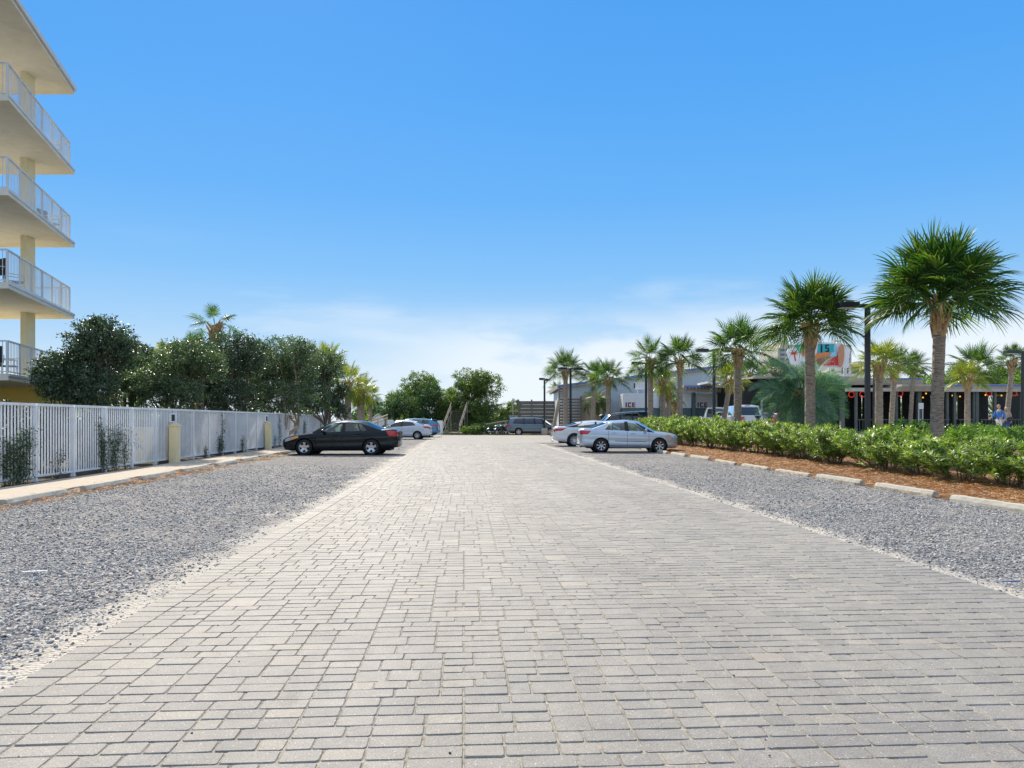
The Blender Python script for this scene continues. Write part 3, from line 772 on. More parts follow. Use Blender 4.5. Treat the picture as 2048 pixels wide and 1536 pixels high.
# roof-top air conditioner on legs
ya = 66.0
ac = empty('air_conditioner', (px(1280, ya), ya, 0), 0, label='white boxy air conditioner on steel legs above the first ICE panel', cat='air conditioner')
m = MB(); m.b2(-0.47, 0.47, -0.4, 0.4, pz(778, ya), pz(765, ya), bev=0.02); m.build('case', m_pnl, ac)
m = MB()
for i in range(9): m.b2(-0.50, -0.472, -0.32 + i * 0.08, -0.28 + i * 0.08, pz(777, ya), pz(766, ya))
m.build('grille', m_dark, ac)
for s in (-0.28, 0.28): m = MB(); m.b2(s - 0.03, s + 0.03, -0.3, -0.24, pz(793, ya), pz(778, ya) - 0.002); m.build('leg', m_rail, ac)
# black vent fan beside it
vf = MB(); vf.lathe([(0.0, 0.42), (0.14, 0.38), (0.3, 0.26), (0.34, 0.2), (0.16, 0.16), (0.14, 0.0), (0.0, 0.0)], 14)
o = vf.build('roof_vent', m_dark, label='black turbine roof vent standing behind the dark blue car', cat='roof vent'); o.location = (px(1205, 60), 60, pz(832, 60) - 0.25)

# white panels lettered ICE between dark posts
def block_letters(txt, h, w, gap, th, depth):
    m = MB(); x = 0
    for ch in txt:
        if ch == 'I':
            m.b2(x, x + w * 0.45, 0, depth, 0, h); x += w * 0.45 + gap; continue
        if ch == 'C':
            m.b2(x, x + th, 0, depth, 0, h); m.b2(x + th, x + w, 0, depth, h - th * 0.8, h); m.b2(x + th, x + w, 0, depth, 0, th * 0.8)
            m.b2(x + w - th * 0.6, x + w, 0, depth, h - th * 1.3, h - th * 0.8); m.b2(x + w - th * 0.6, x + w, 0, depth, th * 0.8, th * 1.3)
        if ch == 'E':
            m.b2(x, x + th, 0, depth, 0, h)
            for z in (0, (h - th * 0.8) / 2, h - th * 0.8): m.b2(x + th, x + w, 0, depth, z, z + th * 0.8)
        x += w + gap
    return m
yi = 65.0
names = ['first from the left, under the air conditioner', 'second from the left, behind the palm trunks', 'third from the left, above the white car roof', 'fourth from the left, behind the leaning palm']
for i, (a, b_, t) in enumerate(((1246, 1320, 1251), (1322, 1383, 1334), (1389, 1437, 1395), (1443, 1490, 1458))):
    e = empty('ice_storage_box', (px(a, yi), yi, 0), 0, label='white box panel lettered ICE, ' + names[i], cat='ice box', group='white ICE boxes along the blue hall')
    w = px(b_, yi) - px(a, yi); z0, z1 = pz(816, yi), pz(787 if i == 0 else 787, yi)
    m = MB(); m.b2(0, w, 0, 1.6 if i else 2.4, z0, z1, bev=0.02); bd = m.build('panel', m_pnl, e)
    m = MB(); m.b2(0, w, 0.05, 1.5, G0, z0 - 0.02); m.build('lower_case', m_tealp, e)
    L = block_letters('ICE', 0.42, 0.27, 0.09, 0.105, 0.02).build('lettering', m_red, bd)
    L.location = (px(t, yi) - px(a, yi), -0.021, pz(815, yi) + 0.02)
for i, p in enumerate((1320.6, 1386, 1440, 1495)):
    m = MB(); m.b2(-0.12, 0.12, -0.12, 0.12, 0, pz(783, yi) - G0)
    o = m.build('canopy_post', m_tealp, label='dark canopy post right of the %s ICE panel' % ['first', 'second', 'third', 'fourth'][i], cat='post', group='dark posts between the ICE boxes')
    o.location = (px(p, yi) + 0.02, yi - 0.2, G0)
# canopy over the boxes
cp = empty('loading_canopy', (px(1368, 63.5), 63.5, 0), 0, label='low canopy roof with a blue striped edge over the ICE boxes', cat='canopy')
w = px(1452, 63.5) - px(1368, 63.5)
m = MB(); m.b2(0, w, 0, 4.5, pz(775, 63.5), pz(770, 63.5)); c_ = m.build('roof', m_fas, cp)
m = MB(); m.b2(0, w - 0.1, -0.025, -0.002, pz(774.6, 63.5), pz(772, 63.5)); m.build('fascia_stripe', m_str, c_)
for i in range(12): m = MB(); m.b2(0.1 + i * (w - 0.3) / 11, 0.18 + i * (w - 0.3) / 11, -0.15, 4, pz(778, 63.5), pz(775.2, 63.5)); m.build('rafter', m_grb, cp)
m = MB(); m.b2(-0.3, w - 0.15, 0.3, 0.5, pz(784.5, 63.5), pz(778.3, 63.5)); m.build('beam', m_grb, cp)
# open timber pergola beside it
pg = empty('timber_pergola', (px(1416, 61), 61, 0), 0, label='open pergola of pale planks stepping up beside the canopy', cat='pergola')
m = MB(); m.b2(0, 4.3, 0, 3.5, pz(766.6, 61), pz(762.5, 61)); m.build('roof_boards', m_pnl, pg)
m = MB(); m.b2(0.4, 3.7, 0.05, 0.3, pz(775, 61), pz(769.3, 61)); m.build('beam', m_grb, pg)
for i in range(9): m = MB(); m.b2(0.2 + i * 0.48, 0.28 + i * 0.48, -0.25, 3, pz(769.2, 61), pz(766.8, 61)); m.build('rafter', m_grb, pg)
for x in (0.6, 3.5): m = MB(); m.b2(x - 0.09, x + 0.09, 0.08, 0.26, G0, pz(775.2, 61)); m.build('post', m_tealp, pg)
# dark timber dining hall behind the big blue palm
yd = 58.0
dh = empty('dark_dining_hall', (px(1484, yd), yd, 0), 0, label='dark timber dining hall with a flat tan roof behind the blue feather palm', cat='building')
w = px(1700, yd) - px(1484, yd)
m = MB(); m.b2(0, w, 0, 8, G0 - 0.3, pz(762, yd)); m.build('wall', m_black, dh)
m = MB(); m.b2(0.6, w + 0.2, -0.8, 8.5, pz(758, yd), pz(754, yd)); m.build('roof', m_grb, dh)
for i, (a, b_, q0, q1) in enumerate(((1521, 1524, 795, 828), (1604, 1606, 795, 812), (1655, 1660, 795, 815), (1629, 1631, 800, 815))):
    m = MB(); m.b2(px(a, yd) - px(1484, yd), px(b_, yd) - px(1484, yd) + 0.05, -0.03, -0.002, pz(q1, yd), pz(q0, yd)); m.build('window', m_pnl, dh)
# slatted wooden fences
def slats(name, x, y, w, h, z0, n, label, rz=0.0, gapf=0.12, mat=m_grw, pst=3):
    e = empty(name, (x, y, z0), rz, label=label, cat='wood fence')
    m = MB(); st = h / n
    for i in range(n): m.b2(0, w, -0.02, 0.02, i * st + st * gapf / 2, (i + 1) * st - st * gapf / 2)
    m.build('boards', mat, e)
    for i in range(pst):
        x_ = w * i / (pst - 1); m = MB(); m.b2(x_ - 0.08, x_ + 0.08, -0.11, -0.022, 0, h + 0.15); m.build('post', mat, e)
    return e
slats('board_fence', px(1037, 79), 79, px(1116, 79) - px(1037, 79), pz(802, 79), 0, 9, 'weathered grey horizontal board fence behind the minivan', gapf=0.035, pst=4)
slats('slat_screen', px(1119, 67.4), 67.4, px(1162, 67.4) - px(1119, 67.4), pz(796, 67.4), 0, 13, 'tall open slatted wood screen behind the leaning white planks', gapf=0.42, pst=3)
slats('slat_screen', px(1119, 68), 68.2, px(1131, 68) - px(1119, 68), 0.8, pz(795, 68), 5, 'small upper slatted screen at the left corner of the blue hall', gapf=0.45, pst=2)
# plywood shed
e = empty('plywood_shed', (px(1163.5, 67.6), 67.6, 0), 0, label='bare tan plywood shed between the slatted screen and the blue hall', cat='shed')
w = px(1216, 67.6) - px(1163.5, 67.6)
m = MB(); m.prism([(0, 0), (w, 0), (w, pz(785, 67.6)), (0.6, pz(785, 67.6)), (0, pz(792, 67.6))], 0, 0.85); m.build('wall', m_ply, e)
m = MB()
for i in range(1, 9): m.b2(i * w / 9 - 0.012, i * w / 9 + 0.012, -0.012, -0.001, 0.1, pz(792, 67.6))
m.build('batten', m_fas, e)
m = MB(); m.b2(0.3, 1.2, -0.03, -0.013, 0.5, 2.5); m.build('door', m_ply, e)
# leaning white planks
for i in range(3):
    a = Vector((px(1102 + i * 2, 66), 66.0 + i * 0.12, 0)); b_ = Vector((px(1117 + i * 1.6, 66.9), 67.2, pz(796 + i * 2, 66.9)))
    m = MB(); m.tube([a, b_], 0.09, 4); m.build('leaning_plank', m_ply, label='%s of the long pale planks leaning on the slatted screen' % ['leftmost', 'middle one', 'rightmost'][i], cat='plank', group='pale planks leaning on the screen')
# low timber frame and deck left of the board fence
e = empty('garden_pergola', (px(1018, 80), 80, 0), 0, label='low unfinished timber frame left of the board fence', cat='pergola')
m = MB()
m.b2(0, 1.2, 0, 0.15, 1.75, 2.0); m.b2(0, 1.2, 0.0, 0.12, 2.35, 2.5); m.build('beam', m_grb, e)
for x in (0.42, 1.1): m = MB(); m.b2(x - 0.06, x + 0.06, -0.08, -0.002, 0, pz(797, 80) if x < 1 else 2.5); m.build('post', m_grb, e)
m = MB(); m.tube([(0.5, 0, 1.7), (1.1, 0, 0.9)], 0.05, 4); m.build('brace', m_grb, e)
e = MB(); e.tube([(px(972, 76), 76, pz(848.5, 76)), (px(1018, 76), 76.5, pz(841, 76))], 0.07, 6); e.tube([(px(995, 76), 76.2, 0), (px(995, 76), 76.2, 1.1)], 0.04, 6); e.tube([(px(1012, 76), 76.3, 0), (px(1012, 76), 76.3, 1.3)], 0.04, 6)
e.build('barrier_pole', m_grb, label='pale green wooden pole set slanting behind the motorcycles', cat='barrier pole')

# boardwalk stairs to the dune
st = empty('boardwalk_stairs', (px(902, 76.5), 76.5, 0), -0.10, label='weathered wooden stairs with plank rails climbing to the dune boardwalk', cat='stairs')
ns = 14; rise = 2.4 / ns; run = 0.34
for i in range(ns):
    m = MB(); m.b2(-0.72, 0.72, i * run, i * run + 0.32, i * rise + rise - 0.045, i * rise + rise); m.build('step', m_grw, st)
m = MB()
for s in (-0.76, 0.73): m.add([(s, 0, 0), (s + 0.04, 0, 0), (s + 0.04, 0, 0.2), (s, 0, 0.2), (s, ns * run, ns * rise - 0.15), (s + 0.04, ns * run, ns * rise - 0.15), (s + 0.04, ns * run, ns * rise + 0.05), (s, ns * run, ns * rise + 0.05)], [(0, 1, 2, 3), (7, 6, 5, 4), (0, 4, 5, 1), (1, 5, 6, 2), (2, 6, 7, 3), (3, 7, 4, 0)])
m.build('stringer', m_grw, st)
for s in (-0.85, 0.85):
    m = MB()
    for zz, hh in ((0.85, 0.13), (0.5, 0.10)):
        m.add([(s - .02, 0, zz), (s + .02, 0, zz), (s + .02, 0, zz + hh), (s - .02, 0, zz + hh), (s - .02, ns * run, zz + ns * rise), (s + .02, ns * run, zz + ns * rise), (s + .02, ns * run, zz + hh + ns * rise), (s - .02, ns * run, zz + hh + ns * rise)], [(3, 2, 1, 0), (4, 5, 6, 7), (0, 1, 5, 4), (1, 2, 6, 5), (2, 3, 7, 6), (3, 0, 4, 7)])
    for i in range(4): y = i * ns * run / 3.02; m.b2(s - 0.07, s - 0.025, y, y + 0.09, 0, y / run * rise + 1.0) if s < 0 else m.b2(s + 0.025, s + 0.07, y, y + 0.09, 0, y / run * rise + 1.0)
    m.build('handrail', m_ply, st)
m = MB(); m.b2(-1.2, 1.2, ns * run, ns * run + 3, 2.31, 2.39); m.build('landing', m_grw, st)
# a second ramp rail and pale hut at the far left end
rp = empty('ramp_walkway', (px(735, 72), 72, 0), 0, label='pale timber ramp with handrail rising beyond the fence end', cat='ramp')
m = MB(); m.tube([(0, 0, pz(845, 72)), (px(765, 72) - px(735, 72), 3, pz(829, 72))], 0.06, 4); m.tube([(0, 0, pz(852, 72)), (px(765, 72) - px(735, 72), 3, pz(836, 72))], 0.06, 4); m.build('handrail', m_ply, rp)
m = MB(); m.box((0.7, 1.4, 0.55), (1.7, 1.2, 0.08), ry=-0.5); m.build('deck', m_grw, rp)
for t in (0.1, 0.5, 0.95): m = MB(); x_ = t * 1.44; m.b2(x_ - 0.04, x_ + 0.04, t * 3, t * 3 + 0.08, 0, 1.2 + t * 0.8); m.build('post', m_ply, rp)
e = empty('white_hut', (px(757, 75), 75, 0), 0.2, label='tiny white hut past the ramp at the end of the fence', cat='hut')
m = MB(); m.prism([(-0.6, 0), (0.6, 0), (0.6, 1.55), (0, 2.0), (-0.6, 1.55)], 0, 1.4); m.build('wall', m_white, e)
m = MB(); m.box((-0.36, 0.65, 1.83), (0.9, 1.7, 0.05), ry=-0.64); m.box((0.36, 0.65, 1.83), (0.9, 1.7, 0.05), ry=0.64); m.build('roof', m_pnl, e)
m = MB(); m.b2(0.75, 1.5, 0.2, 0.9, 1.0, 1.5); m.build('side_box', m_white, e)
# notice boards
def board(x, y, z0, z1, w, label, legs=True):
    e = empty('notice_board', (x, y, 0), 0, label=label, cat='sign')
    m = MB(); m.b2(-w / 2, w / 2, -0.02, 0.02, z0, z1); m.build('panel', m_white, e)
    for s in (-1, 1): m = MB(); m.b2(s * w * 0.4 - 0.03, s * w * 0.4 + 0.03, 0.021, 0.07, 0, z1 - 0.05); m.build('leg', m_rail, e)
board(px(679, 62), 62, pz(840, 62), pz(831.5, 62), px(685, 62) - px(672, 62), 'white rectangular notice board above the roof of the black sedan')
board(px(880, 74), 74, 0.15, pz(841, 76), 0.55, 'plain white upright board beside the foot of the boardwalk stairs')

# ============================================================ OPEN PAVILION (right)
yp = 51.0
pv = empty('dining_pavilion', (px(1700, yp), yp, 0), 0, label='long open dining pavilion with a blue striped flat roof and dark interior', cat='building')
xo = px(1700, yp)
def xl(p, y=yp): return px(p, y) - xo
PW = xl(2160)
m = MB(); m.b2(xl(1795), PW, 0, 10, pz(777, yp), pz(768.5, yp)); m.b2(xl(1660), xl(1866), 1.2, 9, pz(768, yp), pz(754, yp)); r1 = m.build('roof', m_grb, pv)
m = MB(); m.b2(xl(1866) + 0.02, PW, -0.03, -0.002, pz(772.4, yp), pz(769.6, yp)); m.b2(xl(1790), xl(1864), 1.17, 1.198, pz(757, yp), pz(754.5, yp)); m.build('fascia_stripe', m_str, r1)
m = MB(); m.b2(xl(1866), PW, -0.06, 0.02, pz(783.5, yp), pz(777.2, yp)); m.b2(xl(1690), xl(1866) - 0.02, -0.3, 0.0, pz(783, yp), pz(776, yp)); m.b2(xl(1790), xl(1866) - 0.02, -0.9, -0.32, pz(774, yp), pz(770, yp)); m.build('beam', M_('painted_greige_beam', (0.50, 0.46, 0.40), 0.8, var=0.1), pv)
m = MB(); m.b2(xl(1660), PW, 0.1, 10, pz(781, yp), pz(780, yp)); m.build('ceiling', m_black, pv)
m = MB(); m.b2(xl(1690), PW, 0.05, 10, G0 - 0.25, G0 + 0.04); m.build('floor', m_grw, pv)
m_green_post = M_('grey_green_post', (0.13, 0.15, 0.135), 0.8, var=0.15)
for p in (1688, 1715, 1752, 1796, 1842, 1898, 1913, 1952, 1957, 1994, 2046, 2110):
    wv = 0.13 if p in (1842, 1957, 1688) else 0.08
    m = MB(); m.b2(xl(p) - wv, xl(p) + wv, 0.15, 0.15 + 2 * wv, G0 + 0.04, pz(783.6, yp)); m.build('post', m_green_post, pv)
for k, (a, b_) in enumerate(((1716, 1790), (1790, 1900), (1918, 1950), (1962, 2160))):
    m = MB(); m.b2(xl(a), xl(b_), 0.0, 0.06, G0 + 0.95, G0 + 1.01)
    if k < 2: m.b2(xl(a), xl(b_), 0.0, 0.06, G0 + 0.12, G0 + 0.16)
    n = int((xl(b_) - xl(a)) / 0.22)
    for i in range(n): x = xl(a) + (i + 0.5) * (xl(b_) - xl(a)) / n; m.b2(x - 0.015, x + 0.015, 0.01, 0.04, G0 + 0.04, G0 + 0.95)
    m.build('railing', m_green_post, pv)
# back wall with openings
m = MB(); segs = [(1660, 1722), (1724, 1748), (1751, 1800), (1803, 1860), (1868, 1905), (1914, 1975), (1985, 2040), (2048, 2160)]
for (a, b_) in segs: m.b2(px(a, 61) - xo, px(b_, 61) - xo, 9.9, 10.0, G0, pz(781, yp))
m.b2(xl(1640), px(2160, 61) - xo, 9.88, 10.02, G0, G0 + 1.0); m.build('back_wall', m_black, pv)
m_bulb, nt, b = nodes('amber_lamp'); b.inputs['Base Color'].default_value = (0.9, 0.45, 0.05, 1); b.inputs['Emission Color'].default_value = (1, 0.42, 0.05, 1); b.inputs['Emission Strength'].default_value = 1.0
m_ring, nt, b = nodes('red_neon'); b.inputs['Base Color'].default_value = (0.7, 0.03, 0.01, 1); b.inputs['Emission Color'].default_value = (1, 0.06, 0.02, 1); b.inputs['Emission Strength'].default_value = 0.3
for i, (p, q, y) in enumerate(((1825, 788, 54), (1846, 795, 52.5), (1852, 787, 54), (1905, 791, 53.5), (1920, 793, 53.5), (1971, 790, 52.5), (2003, 791, 53))):
    e = empty('pendant_lamp', (px(p, y), y, pz(q, y)), 0, label='%s glowing amber pendant lamp from the left under the pavilion roof' % ORD[i].replace('nearest', 'first'), cat='lamp', group='amber pendant lamps in the pavilion')
    m = MB(); m.lathe([(0.0, -0.06), (0.04, -0.045), (0.055, 0), (0.04, 0.045), (0.0, 0.06)], 10); m.build('globe', m_bulb, e)
    m = MB(); m.tube([(0, 0, 0.1), (0, 0, pz(781.5, yp) - pz(q, y))], 0.012, 5); m.build('cord', m_dark, e)
for i, (p, q) in enumerate(((1684, 788), (1703, 786), (1725, 785.5), (1800, 784), (1978, 783), (2028, 783))):
    m = MB(); prof = [(0.19 + 0.03 * math.cos(t), 0.03 * math.sin(t)) for t in [k * PI / 4 for k in range(9)]]
    m.lathe(prof, 20, 'Y'); o = m.build('red_wreath', m_ring, label='%s red ring ornament from the left under the pavilion beam' % ORD[i].replace('nearest', 'first'), cat='ornament', group='red ring ornaments in the pavilion')
    o.location = (px(p, 51.6), 51.6, pz(q, 51.6) - 0.1)
board(px(1842, 50.6), 50.6, pz(818, 50.6), pz(806, 50.6), 0.34, 'white paper notice fixed to the grey post of the pavilion')

# colourful roof sign with surfboard
ys = 60.0
sg = empty('roof_sign', (px(1575, ys), ys, 0), 0, label='colourful cut out roof sign with turquoise and red lettering and a surfboard', cat='sign')
def sx(p): return px(p, ys) - px(1575, ys)
def shape(pts, y0, y1, mat, name): m = MB(); m.prism([(sx(a), pz(b_, ys)) for a, b_ in pts], y0, y1); return m.build(name, mat, sg)
m_sw = M_('sign_white', (0.8, 0.82, 0.84), 0.5, var=0.03); m_st = M_('sign_turquoise', (0.02, 0.42, 0.47), 0.4, var=0.06)
m_sr = M_('sign_red', (0.70, 0.02, 0.02), 0.4, var=0.05); m_so = M_('sign_orange', (0.80, 0.22, 0.06), 0.45, var=0.1); m_sb = M_('surfboard_wood', (0.60, 0.26, 0.14), 0.35, var=0.12, scale=5); m_sl = M_('sign_light_blue', (0.30, 0.60, 0.75), 0.5)
cl_ = []
for (cx, cy, r_, a0, a1) in ((1583, 705, 9, 90, 200), (1592, 722, 12, 180, 300), (1615, 733, 12, 200, 330), (1640, 730, 12, 210, 330), (1667, 733, 5, 190, 330), (1679, 733, 6, 200, 330), (1692, 730, 7, 200, 400), (1695, 700, 6, -40, 60), (1678, 690, 7, 20, 150), (1640, 688, 5, 60, 120), (1605, 696, 8, 60, 140)):
    for k in range(5): t = R(a0 + (a1 - a0) * k / 4); cl_.append((cx + r_ * math.cos(t), cy - r_ * math.sin(t)))
shape(cl_, 0, 0.12, m_sw, 'backing')
shape([(1636, 688), (1667, 688), (1672, 700), (1670, 714), (1634, 708)], -0.06, -0.002, m_st, 'turquoise_panel')
shape([(1590, 690), (1612, 688), (1620, 700), (1598, 706)], -0.06, -0.002, m_st, 'turquoise_panel')
shape([(1667, 690), (1672, 690), (1673, 714), (1666, 714)], -0.08, -0.064, m_sl, 'light_blue_panel')
shape([(1656, 706), (1671, 704), (1672, 714), (1652, 714)], -0.12, -0.085, m_sl, 'light_blue_panel')
for pts in ([(1641, 689), (1643.5, 689), (1643.5, 705), (1641, 705)], [(1650, 690), (1657, 689), (1657, 691.5), (1652, 692), (1652, 695.5), (1657, 695.5), (1657, 704), (1650, 704), (1650, 702), (1655, 702), (1655, 697.5), (1650, 697.5)]):
    shape(pts, -0.11, -0.064, m_black, 'letter')
shape([(1632, 707), (1652, 705), (1662, 706), (1655, 714), (1636, 718), (1628, 716)], -0.13, -0.09, m_so, 'orange_band')
shape([(1600, 700), (1620, 702), (1622, 712), (1606, 712)], -0.1, -0.065, m_so, 'orange_band')
# red lettering at the lower right (read as 's t')
shape([(1652, 716), (1666, 716), (1667, 722), (1658, 722), (1658, 724), (1667, 724), (1667, 731), (1652, 731), (1651, 727), (1660, 727), (1660, 725.6), (1652, 725.6)], -0.16, -0.13, m_sr, 'letter')
shape([(1668, 713), (1677, 712), (1677, 717), (1681, 717), (1681, 721), (1677, 721), (1677, 727), (1682, 727), (1682, 731), (1669, 731)], -0.16, -0.125, m_sr, 'letter')
shape([(1630, 720), (1648, 716), (1650, 731), (1634, 729)], -0.16, -0.13, m_sr, 'letter')
pal = []
for k, (a, r_) in enumerate(((-20, 6), (0, 3), (25, 8), (45, 3), (70, 8.5), (95, 3), (115, 8.5), (140, 3), (160, 8), (185, 3), (205, 6), (235, 2.6))): pal.append((1588 + r_ * math.cos(R(a)) * 1.25, 707 - r_ * math.sin(R(a)) * 0.75))
shape(pal[::-1], -0.05, -0.002, m_sr, 'palm_emblem')
shape([(1587.4, 708), (1589.4, 708), (1592, 722), (1589.6, 722)], -0.04, -0.002, m_sr, 'palm_emblem_trunk')
e_ = [(1680 + 6.2 * math.cos(t) + 1.5 * math.sin(t), 711.5 - 23.5 * math.sin(t)) for t in [k * PI / 12 for k in range(24)]]
shape(e_, -0.24, -0.162, m_sb, 'surfboard')
for s in (1600, 1625, 1660, 1690): m = MB(); m.b2(sx(s) - 0.05, sx(s) + 0.05, 0.125, 0.225, 3.5, pz(715, ys)); m.build('support', m_rail, sg)
# upper storey with windows
yu = 62.0
us_ = empty('upper_storey', (px(1655, yu), yu, 0), 0, label='white upper storey with dark windows above the pavilion roof', cat='building')
w = px(1728, yu) - px(1655, yu)
m = MB(); m.b2(0, w, 0, 5, 3.6, pz(729, yu)); m.build('wall', m_cream, us_)
for a, b_ in ((1662, 1669), (1682, 1687), (1693, 1697), (1702, 1718)):
    x_, x2 = px(a, yu) - px(1655, yu), px(b_, yu) - px(1655, yu)
    m = MB(); m.b2(x_, x2, -0.03, -0.002, pz(747, yu), pz(732, yu)); wd = m.build('window', m_door, us_)
    m = MB(); m.b2(x_ - 0.07, x_, -0.05, -0.002, pz(748, yu), pz(731, yu)); m.b2(x2, x2 + 0.07, -0.05, -0.002, pz(748, yu), pz(731, yu)); m.b2(x_, x2, -0.05, -0.002, pz(732, yu), pz(731, yu)); m.b2(x_, x2, -0.05, -0.032, pz(740, yu), pz(739.4, yu)); m.build('window_frame', m_pnl, wd)
m = MB(); m.b2(-0.2, w + 0.3, -0.4, 5.2, pz(729, yu), pz(727, yu)); m.build('roof', m_pnl, us_)
m = MB(); m.b2(-0.1, w + 0.1, -0.35, -0.06, 3.6, pz(751, yu)); m.build('sill_band', m_pnl, us_)
# distant tower block
yt = 210.0
m_tow = M_('tower_concrete', (0.62, 0.56, 0.48), 0.9, var=0.05, scale=0.2); m_tw2 = M_('tower_glass', (0.16, 0.20, 0.26), 0.3, var=0.2, scale=0.3)
tw = empty('distant_tower', (px(1556, yt), yt, 0), 0, label='distant beige condominium tower rising behind the roof sign', cat='building')
for (a, b_, q) in ((1556, 1578, 695), (1561, 1576, 682), (1578, 1612, 690), (1664, 1702, 690), (1672, 1682, 681)):
    m = MB(); m.b2(px(a, yt) - px(1556, yt), px(b_, yt) - px(1556, yt), 0 if q % 2 else -0.3, 14 + a % 3, 0, pz(q, yt)); m.build('block', m_tow, tw)
for k in range(7):
    q = 698 + k * 9
    for (a, b_) in ((1560, 1568), (1571, 1577), (1581, 1592), (1596, 1608), (1668, 1680), (1684, 1698)):
        m = MB(); m.b2(px(a, yt) - px(1556, yt), px(b_, yt) - px(1556, yt), -0.5, -0.31, pz(q + 4.5, yt), pz(q, yt)); m.build('window', m_tw2, tw)

# ============================================================ LAMP POSTS
def lamp(p, d, z0, h, label, two=True, base=False, rz=0.0, s=1.0):
    e = empty('street_lamp', (px(p, d), d, z0), rz, label=label, cat='street lamp', group='square black lamp posts of the parking lot')
    hb = 0.0
    if base:
        m = MB(); m.lathe([(0.30, -0.05), (0.30, 0.62), (0.28, 0.68), (0.0, 0.68)], 20); m.build('concrete_base', m_conc, e); hb = 0.68
    m = MB(); w = 0.075 * s; m.b2(-w, w, -w, w, hb, h - 0.02, bev=0.012); m.b2(-w * 1.8, w * 1.8, -w * 1.8, w * 1.8, hb, hb + 0.03); m.build('pole', m_pole, e)
    m = MB(); m.b2(-0.36 * s, 0.36 * s, -0.05, 0.05, h - 0.02, h + 0.10); m.build('arm', m_pole, e)
    for sgn in ((-1, 1) if two else (-1,)):
        m = MB(); x_ = sgn * 0.68 * s
        m.box((x_, 0, h + 0.06), (0.66 * s, 0.42 * s, 0.19 * s), 0, 0, 0.015); hd = m.build('lamp_head', m_pole, e)
        m = MB(); m.box((x_, 0, h + 0.06 - 0.1 * s), (0.56 * s, 0.34 * s, 0.015)); m.build('lens', m_pnl, hd)
    return e
lamp(1735, 25.7, terr(px(1735, 25.7), 25.7), pz(614, 25.7) - terr(px(1735, 25.7), 25.7), 'tallest looking black lamp post beside the biggest palm, its head under the fronds')
lamp(1428, 43.5, 0.3, pz(703, 43.5) - 0.3, 'black lamp post rising from the hedge left of the leaning palm')
lamp(1292, 53, 0.15, pz(728, 53) - 0.15, 'thin lamp post close to the left group of palms, behind the dark blue car')
lamp(1141, 60, 0.0, pz(739, 60), 'black twin headed lamp post behind the white sedan on the right', rz=0.25)
lamp(1089, 72, 0.0, pz(760, 72), 'lamp post on a round concrete base in front of the minivan', base=True, rz=1.2, s=1.0)
lamp(2046, 43, 0.5, pz(706, 43) - 0.5, 'lamp post cut by the right edge of the picture')
lamp(1748, 46, 0.5, pz(742, 46) - 0.5, 'slim lamp post just right of the tall black one, behind the palms', s=0.7)
# straw island at the foot of the far lamp
m = MB(); pts = [(px(1089, 72) + 3.6 * math.cos(t), 72.3 + 1.3 * math.sin(t)) for t in [k * PI / 10 for k in range(20)]]
m.prismz(pts, -0.02, 0.07); m.build('straw_island', m_straw, kind='structure')
# ============================================================ FOLIAGE
m_oak = leaf_mat('dark_evergreen_leaves', [(0.02, 0.048, 0.03), (0.04, 0.08, 0.042), (0.075, 0.115, 0.06), (0.20, 0.23, 0.15)], 0.2, 0.42, (1.3, 1.7, 0.6), 0.6)
m_oak2 = leaf_mat('silvery_evergreen_leaves', [(0.03, 0.065, 0.035), (0.06, 0.11, 0.05), (0.11, 0.16, 0.08), (0.27, 0.30, 0.20)], 0.28, 0.42, (1.3, 1.7, 0.6), 0.6)
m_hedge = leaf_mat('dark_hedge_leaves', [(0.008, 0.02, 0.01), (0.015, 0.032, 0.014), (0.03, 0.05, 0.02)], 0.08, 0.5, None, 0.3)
m_mag = leaf_mat('broad_green_leaves', [(0.05, 0.09, 0.022), (0.08, 0.13, 0.03), (0.12, 0.17, 0.04), (0.20, 0.22, 0.06)], 0.4, 0.45, None, 0.6)
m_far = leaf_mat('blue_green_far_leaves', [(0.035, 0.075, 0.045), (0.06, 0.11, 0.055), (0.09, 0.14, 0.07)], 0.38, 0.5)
m_bush = leaf_mat('bright_bush_leaves', [(0.06, 0.13, 0.02), (0.11, 0.20, 0.03), (0.18, 0.27, 0.04), (0.25, 0.32, 0.06)], 0.45, 0.35, None, 0.6)
m_olea = leaf_mat('oleander_leaves', [(0.035, 0.09, 0.015), (0.09, 0.19, 0.03), (0.20, 0.32, 0.05), (0.36, 0.46, 0.09), (0.62, 0.66, 0.34)], 0.36, 0.42, (1.4, 1.6, 0.4), 0.8)
m_ground_leaf = leaf_mat('low_shrub_leaves', [(0.02, 0.06, 0.012), (0.05, 0.12, 0.02), (0.10, 0.19, 0.03)], 0.4, 0.35, None, 0.6)
m_yel = leaf_mat('yellow_green_leaves', [(0.22, 0.30, 0.03), (0.35, 0.40, 0.04), (0.45, 0.45, 0.05)], 0.5, 0.5)
m_palm = leaf_mat('palm_fronds', [(0.015, 0.055, 0.014), (0.03, 0.085, 0.018), (0.055, 0.13, 0.025), (0.17, 0.23, 0.06)], 0.35, 0.5, (1.8, 1.9, 0.45), 0.4)
m_palmy = leaf_mat('yellow_green_fronds', [(0.07, 0.13, 0.02), (0.13, 0.2, 0.03), (0.22, 0.27, 0.04), (0.34, 0.33, 0.06)], 0.45, 0.35, (1.7, 1.6, 0.4), 0.6)
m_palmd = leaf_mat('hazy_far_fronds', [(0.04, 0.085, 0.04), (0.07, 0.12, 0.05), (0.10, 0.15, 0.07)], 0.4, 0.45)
m_blue = leaf_mat('blue_feather_fronds', [(0.07, 0.15, 0.12), (0.10, 0.20, 0.16), (0.15, 0.26, 0.19), (0.26, 0.38, 0.24)], 0.35, 0.6, (1.4, 1.7, 0.9), 0.3)
